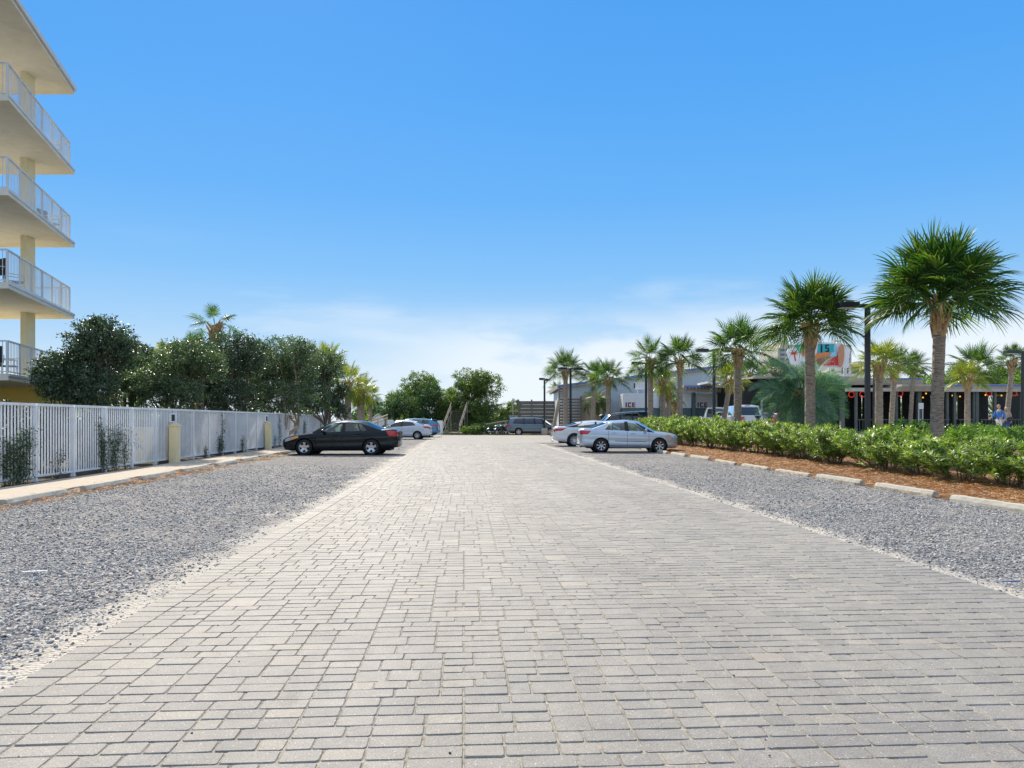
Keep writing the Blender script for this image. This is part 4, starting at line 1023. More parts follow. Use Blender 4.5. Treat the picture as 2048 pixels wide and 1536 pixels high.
m_ptr, nt, b = nodes('palm_trunk_bark'); b.inputs['Roughness'].default_value = 0.95
c = ramp(nt, noise(nt, 4, 6, 0.7, coord(nt, (1, 1, 1.2))), [(0.3, (0.28, 0.22, 0.17)), (0.7, (0.48, 0.385, 0.29))])
sc_ = ramp(nt, noise(nt, 5, 3, 0.6, coord(nt, (1, 1, 9)), 0.4), [(0.52, (1, 1, 1)), (0.62, (0.28, 0.24, 0.21))])
c = mix(nt, 0.85, c, sc_, 'MULTIPLY'); nt.links.new(c, b.inputs['Base Color']); bump(nt, b, noise(nt, 9, 6, 0.7, coord(nt, (1, 1, 6))), 0.9, 0.03)
m_boot = M_('palm_boot_fibre', (0.48, 0.32, 0.17), 0.9, var=0.45, scale=4, bmp=0.5, bscale=30, dirt=(0.13, 0.07, 0.035))

def quads_from(cen, dirv, nrm, L, Wd, bend=0.12):
    """leaf = rhombus-like strip of 2 quads pinched at both ends"""
    n = len(cen); side = np.cross(nrm, dirv); side /= np.linalg.norm(side, axis=1, keepdims=True) + 1e-9
    L = L[:, None]; Wd = Wd[:, None]
    V = np.zeros((n, 6, 3))
    V[:, 0] = cen - side * Wd * 0.15; V[:, 1] = cen + side * Wd * 0.15
    mid = cen + dirv * L * 0.5 + nrm * L * bend * 0.5
    V[:, 2] = mid + side * Wd * 0.5; V[:, 3] = mid - side * Wd * 0.5
    tip = cen + dirv * L - nrm * L * bend * 0.4
    V[:, 4] = tip + side * Wd * 0.06; V[:, 5] = tip - side * Wd * 0.06
    f = np.array([(0, 1, 2, 3), (3, 2, 4, 5)])
    return V.reshape(-1, 3), (f[None] + (np.arange(n) * 6)[:, None, None]).reshape(-1, 4)
def unit(a): return a / (np.linalg.norm(a, axis=1, keepdims=True) + 1e-9)
def diamonds(cen, size, rs, up=0.35):
    n = len(cen); d = unit(rs.normal(0, 1, (n, 3)) + [0, 0, -0.15]); nrm = unit(np.cross(d, rs.normal(0, 1, (n, 3))) + [0, 0, up])
    side = unit(np.cross(nrm, d)); L = (size * rs.uniform(0.7, 1.35, n))[:, None]; Wd = L * 0.46
    V = np.stack([cen, cen + d * L * 0.5 + side * Wd * 0.5, cen + d * L, cen + d * L * 0.5 - side * Wd * 0.5], 1)
    return V.reshape(-1, 3), np.arange(n * 4).reshape(-1, 4)

def crown_pts(clumps, n, rs, shell=0.55):
    """leaf positions: sprays inside ellipsoid clumps, denser to the outside, with holes between"""
    vol = np.array([c[3] * c[4] * c[5] for c in clumps]) ** 0.8; pr = vol / vol.sum()
    out = []
    for c, k in zip(clumps, (pr * n).astype(int)):
        ns = max(4, k // 26)
        d = unit(rs.normal(0, 1, (ns, 3))); r_ = shell + (1.08 - shell) * rs.uniform(0, 1, ns) ** 0.6
        cen = np.array(c[:3]) + d * r_[:, None] * np.array(c[3:6])
        q = rs.integers(0, ns, k); sp = 0.17 * np.mean(c[3:6]) + 0.04
        t = rs.uniform(0, 1, k)[:, None]
        p = cen[q] + d[q] * (t - 0.5) * sp * 1.8 + rs.normal(0, sp * 0.42, (k, 3)) * [1, 1, 0.75]
        out.append(p)
    return np.concatenate(out)
def tree(name, p, d, pxw, qtop, qbot, n, leaf, mat, label, cat='tree', group=None, z0=None, seed=1, depth=None, trunks=1, ncl=14, lean=0.0, flat=0.75, base_q=None, lsz=1.0, barkm=None, fill=True):
    rs = np.random.default_rng(seed); r2 = random.Random(seed)
    x, y = px(p, d), d; z0 = 0.0 if z0 is None else z0
    W_ = pxw / F * d / 2; zt, zb = pz(qtop, d), pz(qbot, d); D_ = depth or W_
    e = empty(name, (x, y, z0), 0, label=label, cat=cat, group=group)
    H = zt - zb; cz = (zt + zb) / 2 - z0
    cl = []
    for i in range(ncl):
        a = 2 * PI * i * 0.618; t = (i + 0.5) / ncl
        hgt = -0.42 + 0.78 * ((i * 0.37) % 1.0)
        rr = math.sqrt(max(0.05, 1 - (hgt * 1.5) ** 2)) * (0.52 + 0.28 * r2.random())
        s = r2.uniform(0.26, 0.42)
        cl.append((math.cos(a) * W_ * rr, math.sin(a) * D_ * rr, cz + hgt * H * 0.9, W_ * s * 1.1, D_ * s * 1.1, H * s * flat * 0.72))
    cl.append((0, 0, cz + H * 0.28, W_ * 0.4, D_ * 0.4, H * 0.22)); cl.append((0, 0, cz - H * 0.02, W_ * 0.5, D_ * 0.5, H * 0.3))
    P = crown_pts(cl, n, rs); 
    P[:, 2] = np.minimum(P[:, 2], zt - z0 + 0.1 * rs.normal(0, 1, len(P)))
    V, Fc = diamonds(P, leaf * lsz, rs)
    link('crown', np_mesh('crown', V, Fc, mat), e)
    m = MB()
    for k in range(trunks):
        a0 = 2 * PI * k / trunks + 0.4; bx_, by_ = (0.25 * math.cos(a0), 0.25 * math.sin(a0)) if trunks > 1 else (0, 0)
        th = 0.05 * H ** 0.7 / (1 if trunks == 1 else 1.4)
        fork = Vector((bx_ * 3 + lean, by_ * 3, max(0.5, (zb - z0) * 0.55)))
        m.tube([(bx_, by_, -0.1), (bx_ * 1.6 + lean * 0.3, by_ * 1.6, fork.z * 0.5), fork], [th * 1.3, th, th * 0.85], 8)
        for c in cl[k::trunks]:
            q = Vector(c[:3]); mid = fork.lerp(q, 0.5) + Vector((r2.uniform(-.2, .2), r2.uniform(-.2, .2), -0.08 * H)) * 0.6
            m.tube([fork, fork.lerp(mid, 0.5) + Vector((0, 0, 0.05)), mid, q], [th * 0.6, th * 0.45, th * 0.32, th * 0.1], 6, cap=False)
            for _ in range(3):
                q2 = q + Vector((r2.uniform(-1, 1) * c[3], r2.uniform(-1, 1) * c[4], r2.uniform(-0.3, 1) * c[5])) * 0.8
                m.tube([mid.lerp(q, r2.uniform(0.3, 1)), q2], [th * 0.16, th * 0.05], 4, cap=False)
    m.build('trunk', barkm or m_bark, e)
    return e
LT = 'evergreen trees behind the white fence'
tree('evergreen_tree', 172, 24.5, 172, 638, 806, 44000, 0.085, m_oak, 'dark rounded evergreen tree nearest the balconies, over the white fence', group=LT, seed=3, trunks=2, ncl=22, lean=-0.2)
tree('evergreen_tree', 345, 29, 186, 684, 806, 34000, 0.09, m_oak2, 'low silvery evergreen tree second from the balcony building', group=LT, seed=4, trunks=3, ncl=22, lean=0.3)
tree('evergreen_tree', 275, 34, 70, 688, 790, 9000, 0.10, m_oak, 'small dark evergreen tree between the two nearest ones', group=LT, seed=14, ncl=9)
tree('evergreen_tree', 452, 36, 160, 662, 815, 34000, 0.10, m_oak, 'tall dense evergreen tree below the lone fan palm', group=LT, seed=5, trunks=3, ncl=22)
tree('evergreen_tree', 552, 42, 164, 670, 822, 38000, 0.11, m_oak2, 'broad evergreen tree with pale curved limbs behind the fence', group=LT, seed=6, trunks=4, ncl=24, lean=0.5, barkm=M_('pale_limb_bark', (0.40, 0.33, 0.26), 0.9, var=0.25))
tree('evergreen_tree', 628, 49, 120, 700, 826, 24000, 0.12, m_oak2, 'evergreen tree just left of the yellowing palm clump', group=LT, seed=7, trunks=2, ncl=18)
tree('evergreen_tree', 672, 56, 60, 762, 830, 9000, 0.13, m_oak, 'last low evergreen tree of the fence row, above the black sedan', group=LT, seed=8, trunks=2, ncl=12)
tree('evergreen_tree', 400, 40, 110, 676, 812, 20000, 0.10, m_oak, 'dark evergreen tree filling the gap under the half hidden palm', group=LT, seed=41, ncl=12)
tree('evergreen_tree', 500, 44, 104, 680, 818, 20000, 0.11, m_oak2, 'mid row evergreen tree right of the tall dense one', group=LT, seed=42, ncl=12)
tree('evergreen_tree', 596, 50, 100, 692, 824, 18000, 0.12, m_oak, 'dusky evergreen tree behind the broad pale limbed one', group=LT, seed=43, ncl=12)
tree('evergreen_tree', 250, 30, 90, 704, 802, 14000, 0.09, m_oak2, 'low silvery growth filling in right of the nearest evergreen', group=LT, seed=44, ncl=10)
MT = 'trees at the end of the drive'
tree('broadleaf_tree', 933, 86, 128, 736, 846, 38000, 0.18, m_mag, 'round bright leaved tree right of the boardwalk stairs', group=MT, seed=21, trunks=2, ncl=26, depth=3.0)
tree('broadleaf_tree', 958, 83, 84, 796, 860, 12000, 0.16, m_mag, 'low leafy tree tucked under the right half of the round bright one', group=MT, seed=45, ncl=12, flat=1.0)
tree('broadleaf_tree', 826, 92, 104, 742, 850, 30000, 0.19, m_mag, 'olive green domed tree at the end of the drive, left of centre', group=MT, seed=22, ncl=22)
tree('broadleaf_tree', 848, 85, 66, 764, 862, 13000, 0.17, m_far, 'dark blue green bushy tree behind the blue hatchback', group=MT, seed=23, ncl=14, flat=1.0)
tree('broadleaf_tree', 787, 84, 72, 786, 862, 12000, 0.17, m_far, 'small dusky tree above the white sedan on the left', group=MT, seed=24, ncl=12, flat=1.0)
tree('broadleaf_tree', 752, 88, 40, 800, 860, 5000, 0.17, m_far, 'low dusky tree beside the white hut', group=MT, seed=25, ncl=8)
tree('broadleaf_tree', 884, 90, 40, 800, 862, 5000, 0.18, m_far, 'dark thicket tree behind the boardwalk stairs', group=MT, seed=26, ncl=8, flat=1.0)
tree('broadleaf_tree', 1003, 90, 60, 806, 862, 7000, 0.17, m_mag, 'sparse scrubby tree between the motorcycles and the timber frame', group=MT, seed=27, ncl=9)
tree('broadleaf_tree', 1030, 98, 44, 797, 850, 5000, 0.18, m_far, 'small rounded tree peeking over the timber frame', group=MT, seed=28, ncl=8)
tree('broadleaf_tree', 1890, 78, 120, 738, 800, 12000, 0.2, m_bush, 'sunlit bushy tree above the pavilion roof, left part', group='trees behind the pavilion', seed=31, ncl=14, z0=0.5)
tree('broadleaf_tree', 1990, 80, 130, 733, 800, 14000, 0.2, m_mag, 'large leafy tree above the pavilion roof at the right edge', group='trees behind the pavilion', seed=32, ncl=14, z0=0.5)
tree('broadleaf_tree', 2070, 76, 110, 728, 800, 9000, 0.2, m_bush, 'bushy tree above the pavilion cut by the right picture edge', group='trees behind the pavilion', seed=33, ncl=12, z0=0.5)
tree('broadleaf_tree', 1838, 82, 44, 738, 790, 4000, 0.19, m_mag, 'small tree top left of the biggest palm trunk over the roof', group='trees behind the pavilion', seed=34, ncl=8, z0=0.5)
tree('broadleaf_tree', 1255, 72, 34, 748, 812, 3500, 0.14, m_far, 'small dark leaved tree between palm trunks by the ICE panels', group='trees by the hall', seed=35, ncl=8, z0=0.3)

def bush(name, x, y, z0, wx, wy, h, n, leaf, mat, label, group=None, seed=1, cat='shrub', ncl=9, stems=True):
    rs = np.random.default_rng(seed); r2 = random.Random(seed)
    e = empty(name, (x, y, z0), 0, label=label, cat=cat, group=group)
    cl = []
    for i in range(ncl):
        a = i * 2.4; rr = 0.55 * math.sqrt((i + 0.5) / ncl)
        cl.append((math.cos(a) * wx * rr, math.sin(a) * wy * rr, h * r2.uniform(0.35, 0.68), wx * 0.42, wy * 0.42, h * 0.33))
    P = crown_pts(cl, n, rs, 0.6); P[:, 2] = np.abs(P[:, 2])
    V, Fc = diamonds(P, leaf, rs, 0.8); link('foliage', np_mesh('foliage', V, Fc, mat), e)
    if stems:
        m = MB()
        for c in cl: m.tube([(c[0] * 0.2, c[1] * 0.2, -0.05), (c[0] * 0.6, c[1] * 0.6, c[2] * 0.6), c[:3]], [0.02, 0.015, 0.008], 5, cap=False)
        m.build('stems', m_bark, e)
    return e
# dark hedge shrubs right behind the fence bars
hd0 = None; k = 0; v = 9.0
hn = {}
for i in range(24):
    p = RW(-11.7 + rnd.uniform(-0.3, 0.3), 10.5 + 1.9 * i)
    lab = nth('fs', p, '%s dark clipped shrub from the camera behind the white bars', 'dark clipped shrub beyond the left picture edge, %s from the viewer')
    if i < 3:
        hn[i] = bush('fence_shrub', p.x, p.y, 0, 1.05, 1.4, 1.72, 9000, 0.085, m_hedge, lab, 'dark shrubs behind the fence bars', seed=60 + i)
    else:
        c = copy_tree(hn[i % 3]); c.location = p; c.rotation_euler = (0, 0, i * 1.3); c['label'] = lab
        c.scale = (1, 1, rnd.uniform(0.85, 1.1))
# brighter understorey below the trees
for i, (p, q, d, w) in enumerate(((215, 808, 30, 1.6), (385, 812, 36, 1.8), (500, 820, 45, 2), (285, 812, 33, 1.3), (595, 822, 52, 2), (470, 818, 40, 1.3))):
    z = pz(q - 8, d); bush('garden_shrub', px(p, d), d, 0, w, 1.2, z * 1.05, 5000, 0.11, m_bush if i % 2 == 0 else m_ground_leaf, '%s bright leafy shrub from the left under the evergreen trees' % ['first', 'third', 'fifth', 'second', 'sixth', 'fourth'][i], 'leafy shrubs under the evergreens', seed=80 + i)
bush('round_shrub', px(725, 64), 64, 0, 0.75, 0.7, pz(827, 64), 2500, 0.09, m_yel, 'bright yellow green round shrub above the black sedan', seed=90)
for i, (p, d, w, h) in enumerate(((932, 77, 0.8, 0.9), (950, 76, 0.9, 0.9), (960, 77, 1.4, 1.3), (1000, 80, 1.8, 1.6), (975, 82, 1.6, 2.2), (868, 86, 1.2, 2.0), (850, 82, 1.1, 1.5), (820, 80, 1.8, 2.0), (785, 80, 1.6, 1.9))):
    bush('dune_shrub', px(p, d), d, 0, w, 1.0, h, 2200, 0.12, (m_bush, m_mag, m_far)[i % 3], '%s scrubby shrub from the left at the foot of the far trees' % ['seventh', 'eighth', 'ninth', 'eleventh', 'tenth', 'fifth', 'fourth', 'second', 'first'][i], 'shrubs at the foot of the far trees', seed=100 + i)
for i, (p, w, h) in enumerate(((1724, 1.2, 2.6), (1752, 1.2, 2.4), (1802, 1.4, 3.0), (1864, 1.6, 3.1), (1910, 1.3, 2.8), (1980, 1.8, 3.2), (2044, 1.5, 3.0))):
    bush('garden_shrub', px(p, 65), 65, 0.5, w, 1.0, h, 2600, 0.13, (m_bush, m_mag)[i % 2], '%s green shrub from the left glimpsed through the open pavilion' % ORD[i].replace('nearest', 'first').capitalize(), 'shrubs behind the open pavilion', seed=700 + i)
# dark thicket behind the stairs
rs = np.random.default_rng(5)
P = np.stack([rs.uniform(px(700, 100), px(1040, 100), 30000), rs.uniform(97, 104, 30000), rs.uniform(0, 1, 30000) ** 0.8 * 3.2], 1)
P[:, 2] *= 0.75 + 0.3 * np.sin(P[:, 0] * 0.9) * np.cos(P[:, 0] * 0.37 + 1)
V, Fc = diamonds(P, 0.3, rs); link('thicket', np_mesh('thicket', V, Fc, m_far), kind='stuff', label='dark scrub thicket closing the view behind the far trees', cat='thicket')

# vines climbing through the bars
vn = [(35, 858, 955, 26, 3200), (8, 850, 950, 12, 500), (112, 905, 948, 12, 160), (205, 832, 945, 10, 1300), (225, 850, 945, 16, 1500), (250, 860, 930, 14, 420), (443, 822, 880, 5, 340), (438, 868, 905, 12, 700), (483, 872, 902, 7, 380), (410, 892, 910, 8, 200), (558, 822, 845, 8, 500), (590, 830, 880, 9, 800), (606, 826, 884, 7, 800), (640, 828, 870, 6, 700), (548, 868, 890, 4, 200)]
for i, (p, q0, q1, w, n) in enumerate(sorted(vn)):
    rs = np.random.default_rng(200 + i); v0 = fv(min(p, 655)); d = RW(FU, v0).y
    zt, zb = pz(q0, d), max(0.02, pz(q1, d)); wv = w / F * d * 2.0
    e = empty('climbing_vine', RW(FU, v0), TH, label='%s climbing vine from the left twining through the white fence bars' % ORD[i].replace('nearest', 'first'), cat='vine', group='vines on the white fence')
    ns = 5; pts = []; m = MB()
    for s in range(ns):
        y0 = rs.uniform(-0.3, 0.3) * wv; y1 = rs.uniform(-1, 1) * wv; zz = zb + (zt - zb) * rs.uniform(0.6, 1)
        K = [Vector((rs.uniform(-0.04, 0.06), y0 + (y1 - y0) * t + 0.05 * math.sin(7 * t + s), zz * t)) for t in (0, .25, .5, .75, 1)]
        m.tube(K, [0.008, 0.007, 0.006, 0.005, 0.003], 4, cap=False)
        t = rs.uniform(0.1, 1, n // ns); kk = np.minimum((t * 4).astype(int), 3); ft = t * 4 - kk
        A = np.array([K[a] for a in kk]); B = np.array([K[a + 1] for a in kk]); pts.append(A + (B - A) * ft[:, None] + rs.normal(0, 1, (len(t), 3)) * [0.05, 0.28 * wv + 0.03, 0.10])
    P = np.concatenate(pts); P[:, 2] = np.clip(P[:, 2], 0.02, 1.95); V, Fc = diamonds(P, 0.055, rs, 0.3)
    link('leaves', np_mesh('leaves', V, Fc, m_oak), e); m.build('stems', m_bark, e)

# ---------------- oleander hedge
def oleander(seed, dens, h=1.35, r_=0.95, Lf=0.155):
    rs = np.random.default_rng(seed); cen, dr, nr, LL, WW = [], [], [], [], []
    m = MB(); nst = 19
    def rosette(p, axis, n, L, spread):
        ax = axis / np.linalg.norm(axis); a = unit(np.cross(ax, rs.normal(0, 1, 3))[None])[0]; b = np.cross(ax, a)
        for k in range(n):
            th = k * 2.4 + rs.uniform(0, 0.4); sp = spread * (0.55 + 0.6 * rs.random())
            rad = a * math.cos(th) + b * math.sin(th); d = ax * math.cos(sp) + rad * math.sin(sp)
            nn = ax * math.sin(sp) - rad * math.cos(sp)
            cen.append(p + ax * (-0.10 * (k / n)) + rs.normal(0, 0.004, 3)); dr.append(d); nr.append(nn); l = L * rs.uniform(0.75, 1.25); LL.append(l); WW.append(l * rs.uniform(0.13, 0.19))
    for s in range(nst):
        a = rs.uniform(0, 2 * PI); lean = rs.uniform(0.05, 0.95) ** 0.7
        top = np.array([math.cos(a) * r_ * lean, math.sin(a) * r_ * lean, h * (1.03 - 0.38 * lean ** 2) * rs.uniform(0.86, 1.04)])
        base = np.array([math.cos(a) * 0.16, math.sin(a) * 0.16, 0.0]); mid = base * 0.35 + top * 0.5 + np.array([math.cos(a), math.sin(a), 0]) * 0.09 * lean + [0, 0, 0.06]
        m.tube([base, mid, top], [0.012, 0.009, 0.004], 5, cap=False)
        nb = int(13 * dens)
        for b in range(nb):
            t = 0.16 + 0.84 * (b + rs.random()) / nb
            p = base * (1 - t) ** 2 + 2 * t * (1 - t) * mid + t * t * top
            out = np.array([math.cos(a), math.sin(a), 0]) * 0.5 + rs.normal(0, 0.55, 3); out[2] = abs(out[2]) * 0.7 + 0.55
            out /= np.linalg.norm(out); ln = rs.uniform(0.12, 0.36) * (1.15 - 0.4 * t); q = p + out * ln
            q[2] = min(max(q[2], 0.14), h * 1.06)
            m.tube([p, p * 0.5 + q * 0.5 + [0, 0, -0.02], q], [0.005, 0.004, 0.003], 3, cap=False)
            rosette(q, out + [0, 0, 0.35], int(rs.integers(10, 16)), Lf, 0.85)
            rosette(p * 0.45 + q * 0.55, out, 5, Lf * 0.9, 1.15)
        rosette(top, top - mid, 16, Lf * 1.05, 0.75)
    V, Fc = quads_from(np.array(cen), unit(np.array(dr)), unit(np.array(nr)), np.array(LL), np.array(WW))
    return np_mesh('oleander_foliage', V, Fc, m_olea, smooth=False), m.mesh('oleander_stems', m_bark)
OL = [oleander(300 + i, 1.25) for i in range(5)]
hv = 5.2; i = 0
while hv < 57 and i < 36:
    hgt = (float(np.interp(hv, [10, 16, 24, 32, 50, 57], [1.02, 1.16, 1.36, 1.48, 1.82, 1.9])) - 0.05) * 0.88
    p = RW(12.05 + rnd.uniform(-0.2, 0.2) - 0.85 * (1 - sm((hv - 11) / 22)), hv); s = rnd.uniform(1.05, 1.25)
    e = empty('oleander_shrub', (p.x, p.y, terr(p.x, p.y) * 0.6 + 0.05), rnd.uniform(0, 6), label=nth('ol', p, '%s bright green oleander shrub from the camera in the right hedge', 'oleander shrub beyond the right picture edge, %s from the viewer'), cat='shrub', group='oleander hedge along the right bays')
    e.scale = (s, s, hgt / 1.35 * rnd.uniform(0.88, 1.08)); a, b = OL[i % 5]; link('foliage', a, e); link('stems', b, e)
    if hv < 50:    # a few stray second-row plants are part of the same row
        pass
    hv += rnd.uniform(1.45, 1.75); i += 1
# low leafy shrubs further back on the raised side
lsn = [(1775, 30, 1.2, 0.8), (1812, 33, 1.3, 0.95), (1842, 35, 1.2, 0.9), (1870, 29, 1.0, 0.65), (1905, 27, 1.2, 0.75), (1938, 26, 1.3, 0.8), (1968, 29, 1.1, 0.85), (2000, 30, 1.2, 0.72), (2032, 28, 1.2, 0.75), (2062, 27, 1.2, 0.8), (1745, 27, 0.9, 0.6), (1835, 25, 1.1, 0.6), (1790, 25, 0.9, 0.55)]
for i, (p, d, w, h) in enumerate(sorted(lsn)):
    x = px(p, d); bush('low_shrub', x, d, terr(x, d) - 0.02, w, 1.0, h, 3000, 0.085, m_bush if i % 3 else m_ground_leaf, '%s low leafy shrub from the left behind the oleander hedge' % ORD[i].replace('nearest', 'first').capitalize(), 'low shrubs behind the oleander hedge', seed=400 + i)

# ============================================================ PALMS
def fan_frond(rs, nb=34, pet=0.86, bl=0.80, droop=0.5, wid=0.034, arc=2.5):
    """one costapalmate frond in local space: petiole leaves the origin along +x"""
    vs, fs = [], []
    def strip(pts, ws, nrm):
        b = len(vs)
        for i, (p, w) in enumerate(zip(pts, ws)):
            t = pts[min(i + 1, len(pts) - 1)] - pts[max(i - 1, 0)]; sd = np.cross(nrm, t); sd = sd / (np.linalg.norm(sd) + 1e-9)
            vs.append(p + sd * w); vs.append(p - sd * w)
        for i in range(len(pts) - 1): fs.append((b + 2 * i, b + 2 * i + 1, b + 2 * i + 3, b + 2 * i + 2))
    strip([np.array([0, 0, 0.]), np.array([pet * 0.5, 0, 0.02]), np.array([pet, 0, -0.03])], [0.028, 0.018, 0.014], np.array([0, 0, 1.]))
    for i in range(nb):
        a = -arc + 2 * arc * (i + 0.5) / nb + rs.normal(0, 0.025); c = max(0, 1 - abs(a) / arc)
        o = np.array([pet + 0.38 * c, 0, -0.03 - 0.16 * c * c * droop])
        aa = a * 0.88; d = np.array([math.cos(aa), math.sin(aa), 0.16 * abs(math.sin(aa)) + (0.05 if i % 2 else -0.03)]); d /= np.linalg.norm(d)
        L = bl * (0.72 + 0.28 * c) * rs.uniform(0.9, 1.08) * (1 if abs(a) < arc * 0.85 else 0.8)
        dr = droop * rs.uniform(0.75, 1.3)
        pts = [o + d * L * t + np.array([0, 0, -dr * L * 0.42 * t ** 2.6]) for t in (0, 0.33, 0.62, 0.84, 1.0)]
        nn = np.array([-d[0] * 0.2, -d[1] * 0.2, 1.0]) + np.array([-math.sin(aa), math.cos(aa), 0]) * (0.5 if i % 2 else -0.5)
        strip(pts, [0.010, wid * 0.62, wid * 0.5, wid * 0.26, 0.002], nn)
    return np.array(vs), np.array(fs)
def feather_frond(rs, L=2.0, n=46, ll=0.5, droop=1.0, wid=0.016):
    vs, fs = [], []
    def strip(pts, ws, nrm):
        b = len(vs)
        for i, (p, w) in enumerate(zip(pts, ws)):
            t = pts[min(i + 1, len(pts) - 1)] - pts[max(i - 1, 0)]; sd = np.cross(nrm, t); sd = sd / (np.linalg.norm(sd) + 1e-9)
            vs.append(p + sd * w); vs.append(p - sd * w)
        for i in range(len(pts) - 1): fs.append((b + 2 * i, b + 2 * i + 1, b + 2 * i + 3, b + 2 * i + 2))
    def rach(t): ang = droop * 1.5 * t; k = droop * 1.5; return np.array([math.sin(ang) / k, 0, -(1 - math.cos(ang)) / k]) * L
    strip([rach(t) for t in np.linspace(0, 1, 9)], list(np.linspace(0.026, 0.004, 9)), np.array([0, 0, 1.]))
    for i in range(n):
        t = 0.16 + 0.84 * i / n; p = rach(t); tg = rach(t + 0.02) - rach(t); tg /= np.linalg.norm(tg); up = np.array([-tg[2], 0, tg[0]]) if tg[0] > 0 else np.array([-tg[2], 0, tg[0]])
        for s in (-1, 1):
            l = ll * math.sin(PI * min(1, 0.25 + 0.72 * t)) * rs.uniform(0.85, 1.1) + 0.06
            d = tg * 0.75 + np.array([0, s, 0]) * 0.75 + up * rs.uniform(0.3, 0.6); d /= np.linalg.norm(d)
            pts = [p, p + d * l * 0.5, p + d * l + np.array([0, 0, -0.22 * l])]
            strip(pts, [wid * 0.6, wid, 0.002], up + np.array([0, -s * 0.5, 0]))
    return np.array(vs), np.array(fs)
def crown_mesh(name, rs, kind, nfr, mat, emin=-0.75, emax=1.35, scale=1.0, **kw):
    VV, FF, off = [], [], 0
    for i in range(nfr):
        t = (i + 0.5) / nfr; el = emax - (emax - emin) * t ** 0.85 + rs.normal(0, 0.06); az = i * 2.39996 + rs.normal(0, 0.12)
        if kind == 'fan': v, f = fan_frond(rs, droop=0.35 + 0.75 * t * rs.uniform(0.7, 1.3), **kw)
        else: v, f = feather_frond(rs, droop=(0.55 + 0.6 * t) * rs.uniform(0.85, 1.15), **kw)
        rollq = rs.normal(0, 0.55)
        M = Matrix.Rotation(az, 4, 'Z') @ Matrix.Rotation(-el, 4, 'Y') @ Matrix.Rotation(rollq, 4, 'X')
        M3 = np.array(M.to_3x3()); base = np.array([math.cos(az) * 0.09, math.sin(az) * 0.09, -0.15 * t])
        v = (v * rs.uniform(0.88, 1.08)) @ M3.T * scale + base
        # gravity: outer parts of low fronds hang
        rr = np.hypot(v[:, 0], v[:, 1]); v[:, 2] -= (0.06 + 0.12 * t) * np.clip(rr - 0.5, 0, None) ** 1.6 / scale
        VV.append(v); FF.append(f + off); off += len(v)
    return np_mesh(name, np.concatenate(VV), np.concatenate(FF), mat)
crowns = {}
def get_crown(kind, var, mat, nfr, nb=34, **kw):
    key = (kind, var, mat.name, nfr, nb, tuple(sorted(kw.items())))
    if key not in crowns: crowns[key] = crown_mesh(kind + '_crown', np.random.default_rng(500 + var), kind, nfr, mat, **({'nb': nb} if kind == 'fan' else {}), **kw)
    return crowns[key]
def trunk_mesh(H, r0, r1, lean=(0, 0), seed=0, boots=0.7, nb=26):
    rs = random.Random(seed); m = MB(); n = max(10, int(H / 0.10)); k = 16; vs = []
    def cen(t): return Vector((lean[0] * t ** 1.3, lean[1] * t, H * t))
    for i in range(n + 1):
        t = i / n; c = cen(t); r_ = r0 + (r1 - r0) * t; r_ *= 1 + 0.22 * math.exp(-t * H / 0.35) ; ringb = (0.022 if i % 2 else -0.012)
        for j in range(k):
            a = 2 * PI * j / k; rr = r_ * (1 + ringb + rs.uniform(-0.035, 0.045))
            vs.append((c.x + math.cos(a) * rr, c.y + math.sin(a) * rr, c.z - (0.15 if i == 0 else 0)))
    fs = []
    for i in range(n):
        for j in range(k): fs.append((i * k + j, i * k + (j + 1) % k, (i + 1) * k + (j + 1) % k, (i + 1) * k + j))
    fs.append(tuple(n * k + j for j in range(k))); m.add(vs, fs, 0, False)
    b = MB()
    for i in range(nb):
        t = i / nb; zz = H - boots + boots * 0.98 * t; a = i * 2.4; c = cen(zz / H); rr = r1 * (0.98 + 0.10 * t)
        L = 0.30 + 0.16 * rs.random() + 0.12 * t; tilt = 0.16 + 0.55 * t ** 1.5 + rs.uniform(-0.05, 0.12); sk = rs.uniform(-0.4, 0.4)
        M = Matrix.Translation((c.x + math.cos(a) * rr, c.y + math.sin(a) * rr, zz - 0.06)) @ Matrix.Rotation(a, 4, 'Z') @ Matrix.Rotation(tilt, 4, 'Y') @ Matrix.Rotation(sk, 4, 'X')
        w0, w1 = 0.085, 0.028; th = 0.022
        p = [(-th, -w0, 0), (th, -w0 * 0.6, 0), (th, w0 * 0.6, 0), (-th, w0, 0), (-th * .5, -w1, L), (th * .7, -w1, L), (th * .7, w1, L), (-th * .5, w1, L)]
        b.add([M @ Vector(q) for q in p], [(3, 2, 1, 0), (4, 5, 6, 7), (0, 1, 5, 4), (1, 2, 6, 5), (2, 3, 7, 6), (3, 0, 4, 7)])
    return m, b, cen(1.0)
def palm(p, d, qc, rpx, tw, label, var=0, mat=None, nfr=44, nb=32, lean_px=0, z0=None, group='fan palms around the restaurant', kind='fan', emin=-0.28, emax=1.45, boots=None, wid=0.036, r_over=None):
    x = px(p - lean_px, d); z0 = terr(x, d) if z0 is None else z0
    rad = rpx / F * d if r_over is None else r_over
    zc = pz(qc, d) - 0.26 * rad; H = zc - z0; tr = tw / F * d / 2
    e = empty('palm_tree', (x, d, z0), 0, label=label, cat='palm tree', group=group)
    lx = lean_px / F * d
    if boots is None: boots = min(0.8, H * 0.3)
    m, b, top = trunk_mesh(H, tr * 1.0, tr * 0.92, (lx, 0), seed=var + int(p), boots=boots, nb=int(10 + boots * 26))
    m.build('trunk', m_ptr, e); b.build('leaf_bases', m_boot, e)
    s = rad / 1.95
    cm = get_crown(kind, var, mat or m_palm, nfr, nb, emin=emin, emax=emax, wid=wid)
    c = link('crown', cm, e); c.location = top; c.scale = (s, s, s); c.rotation_euler = (0, 0, (p * 0.37) % 6.28)
    return e
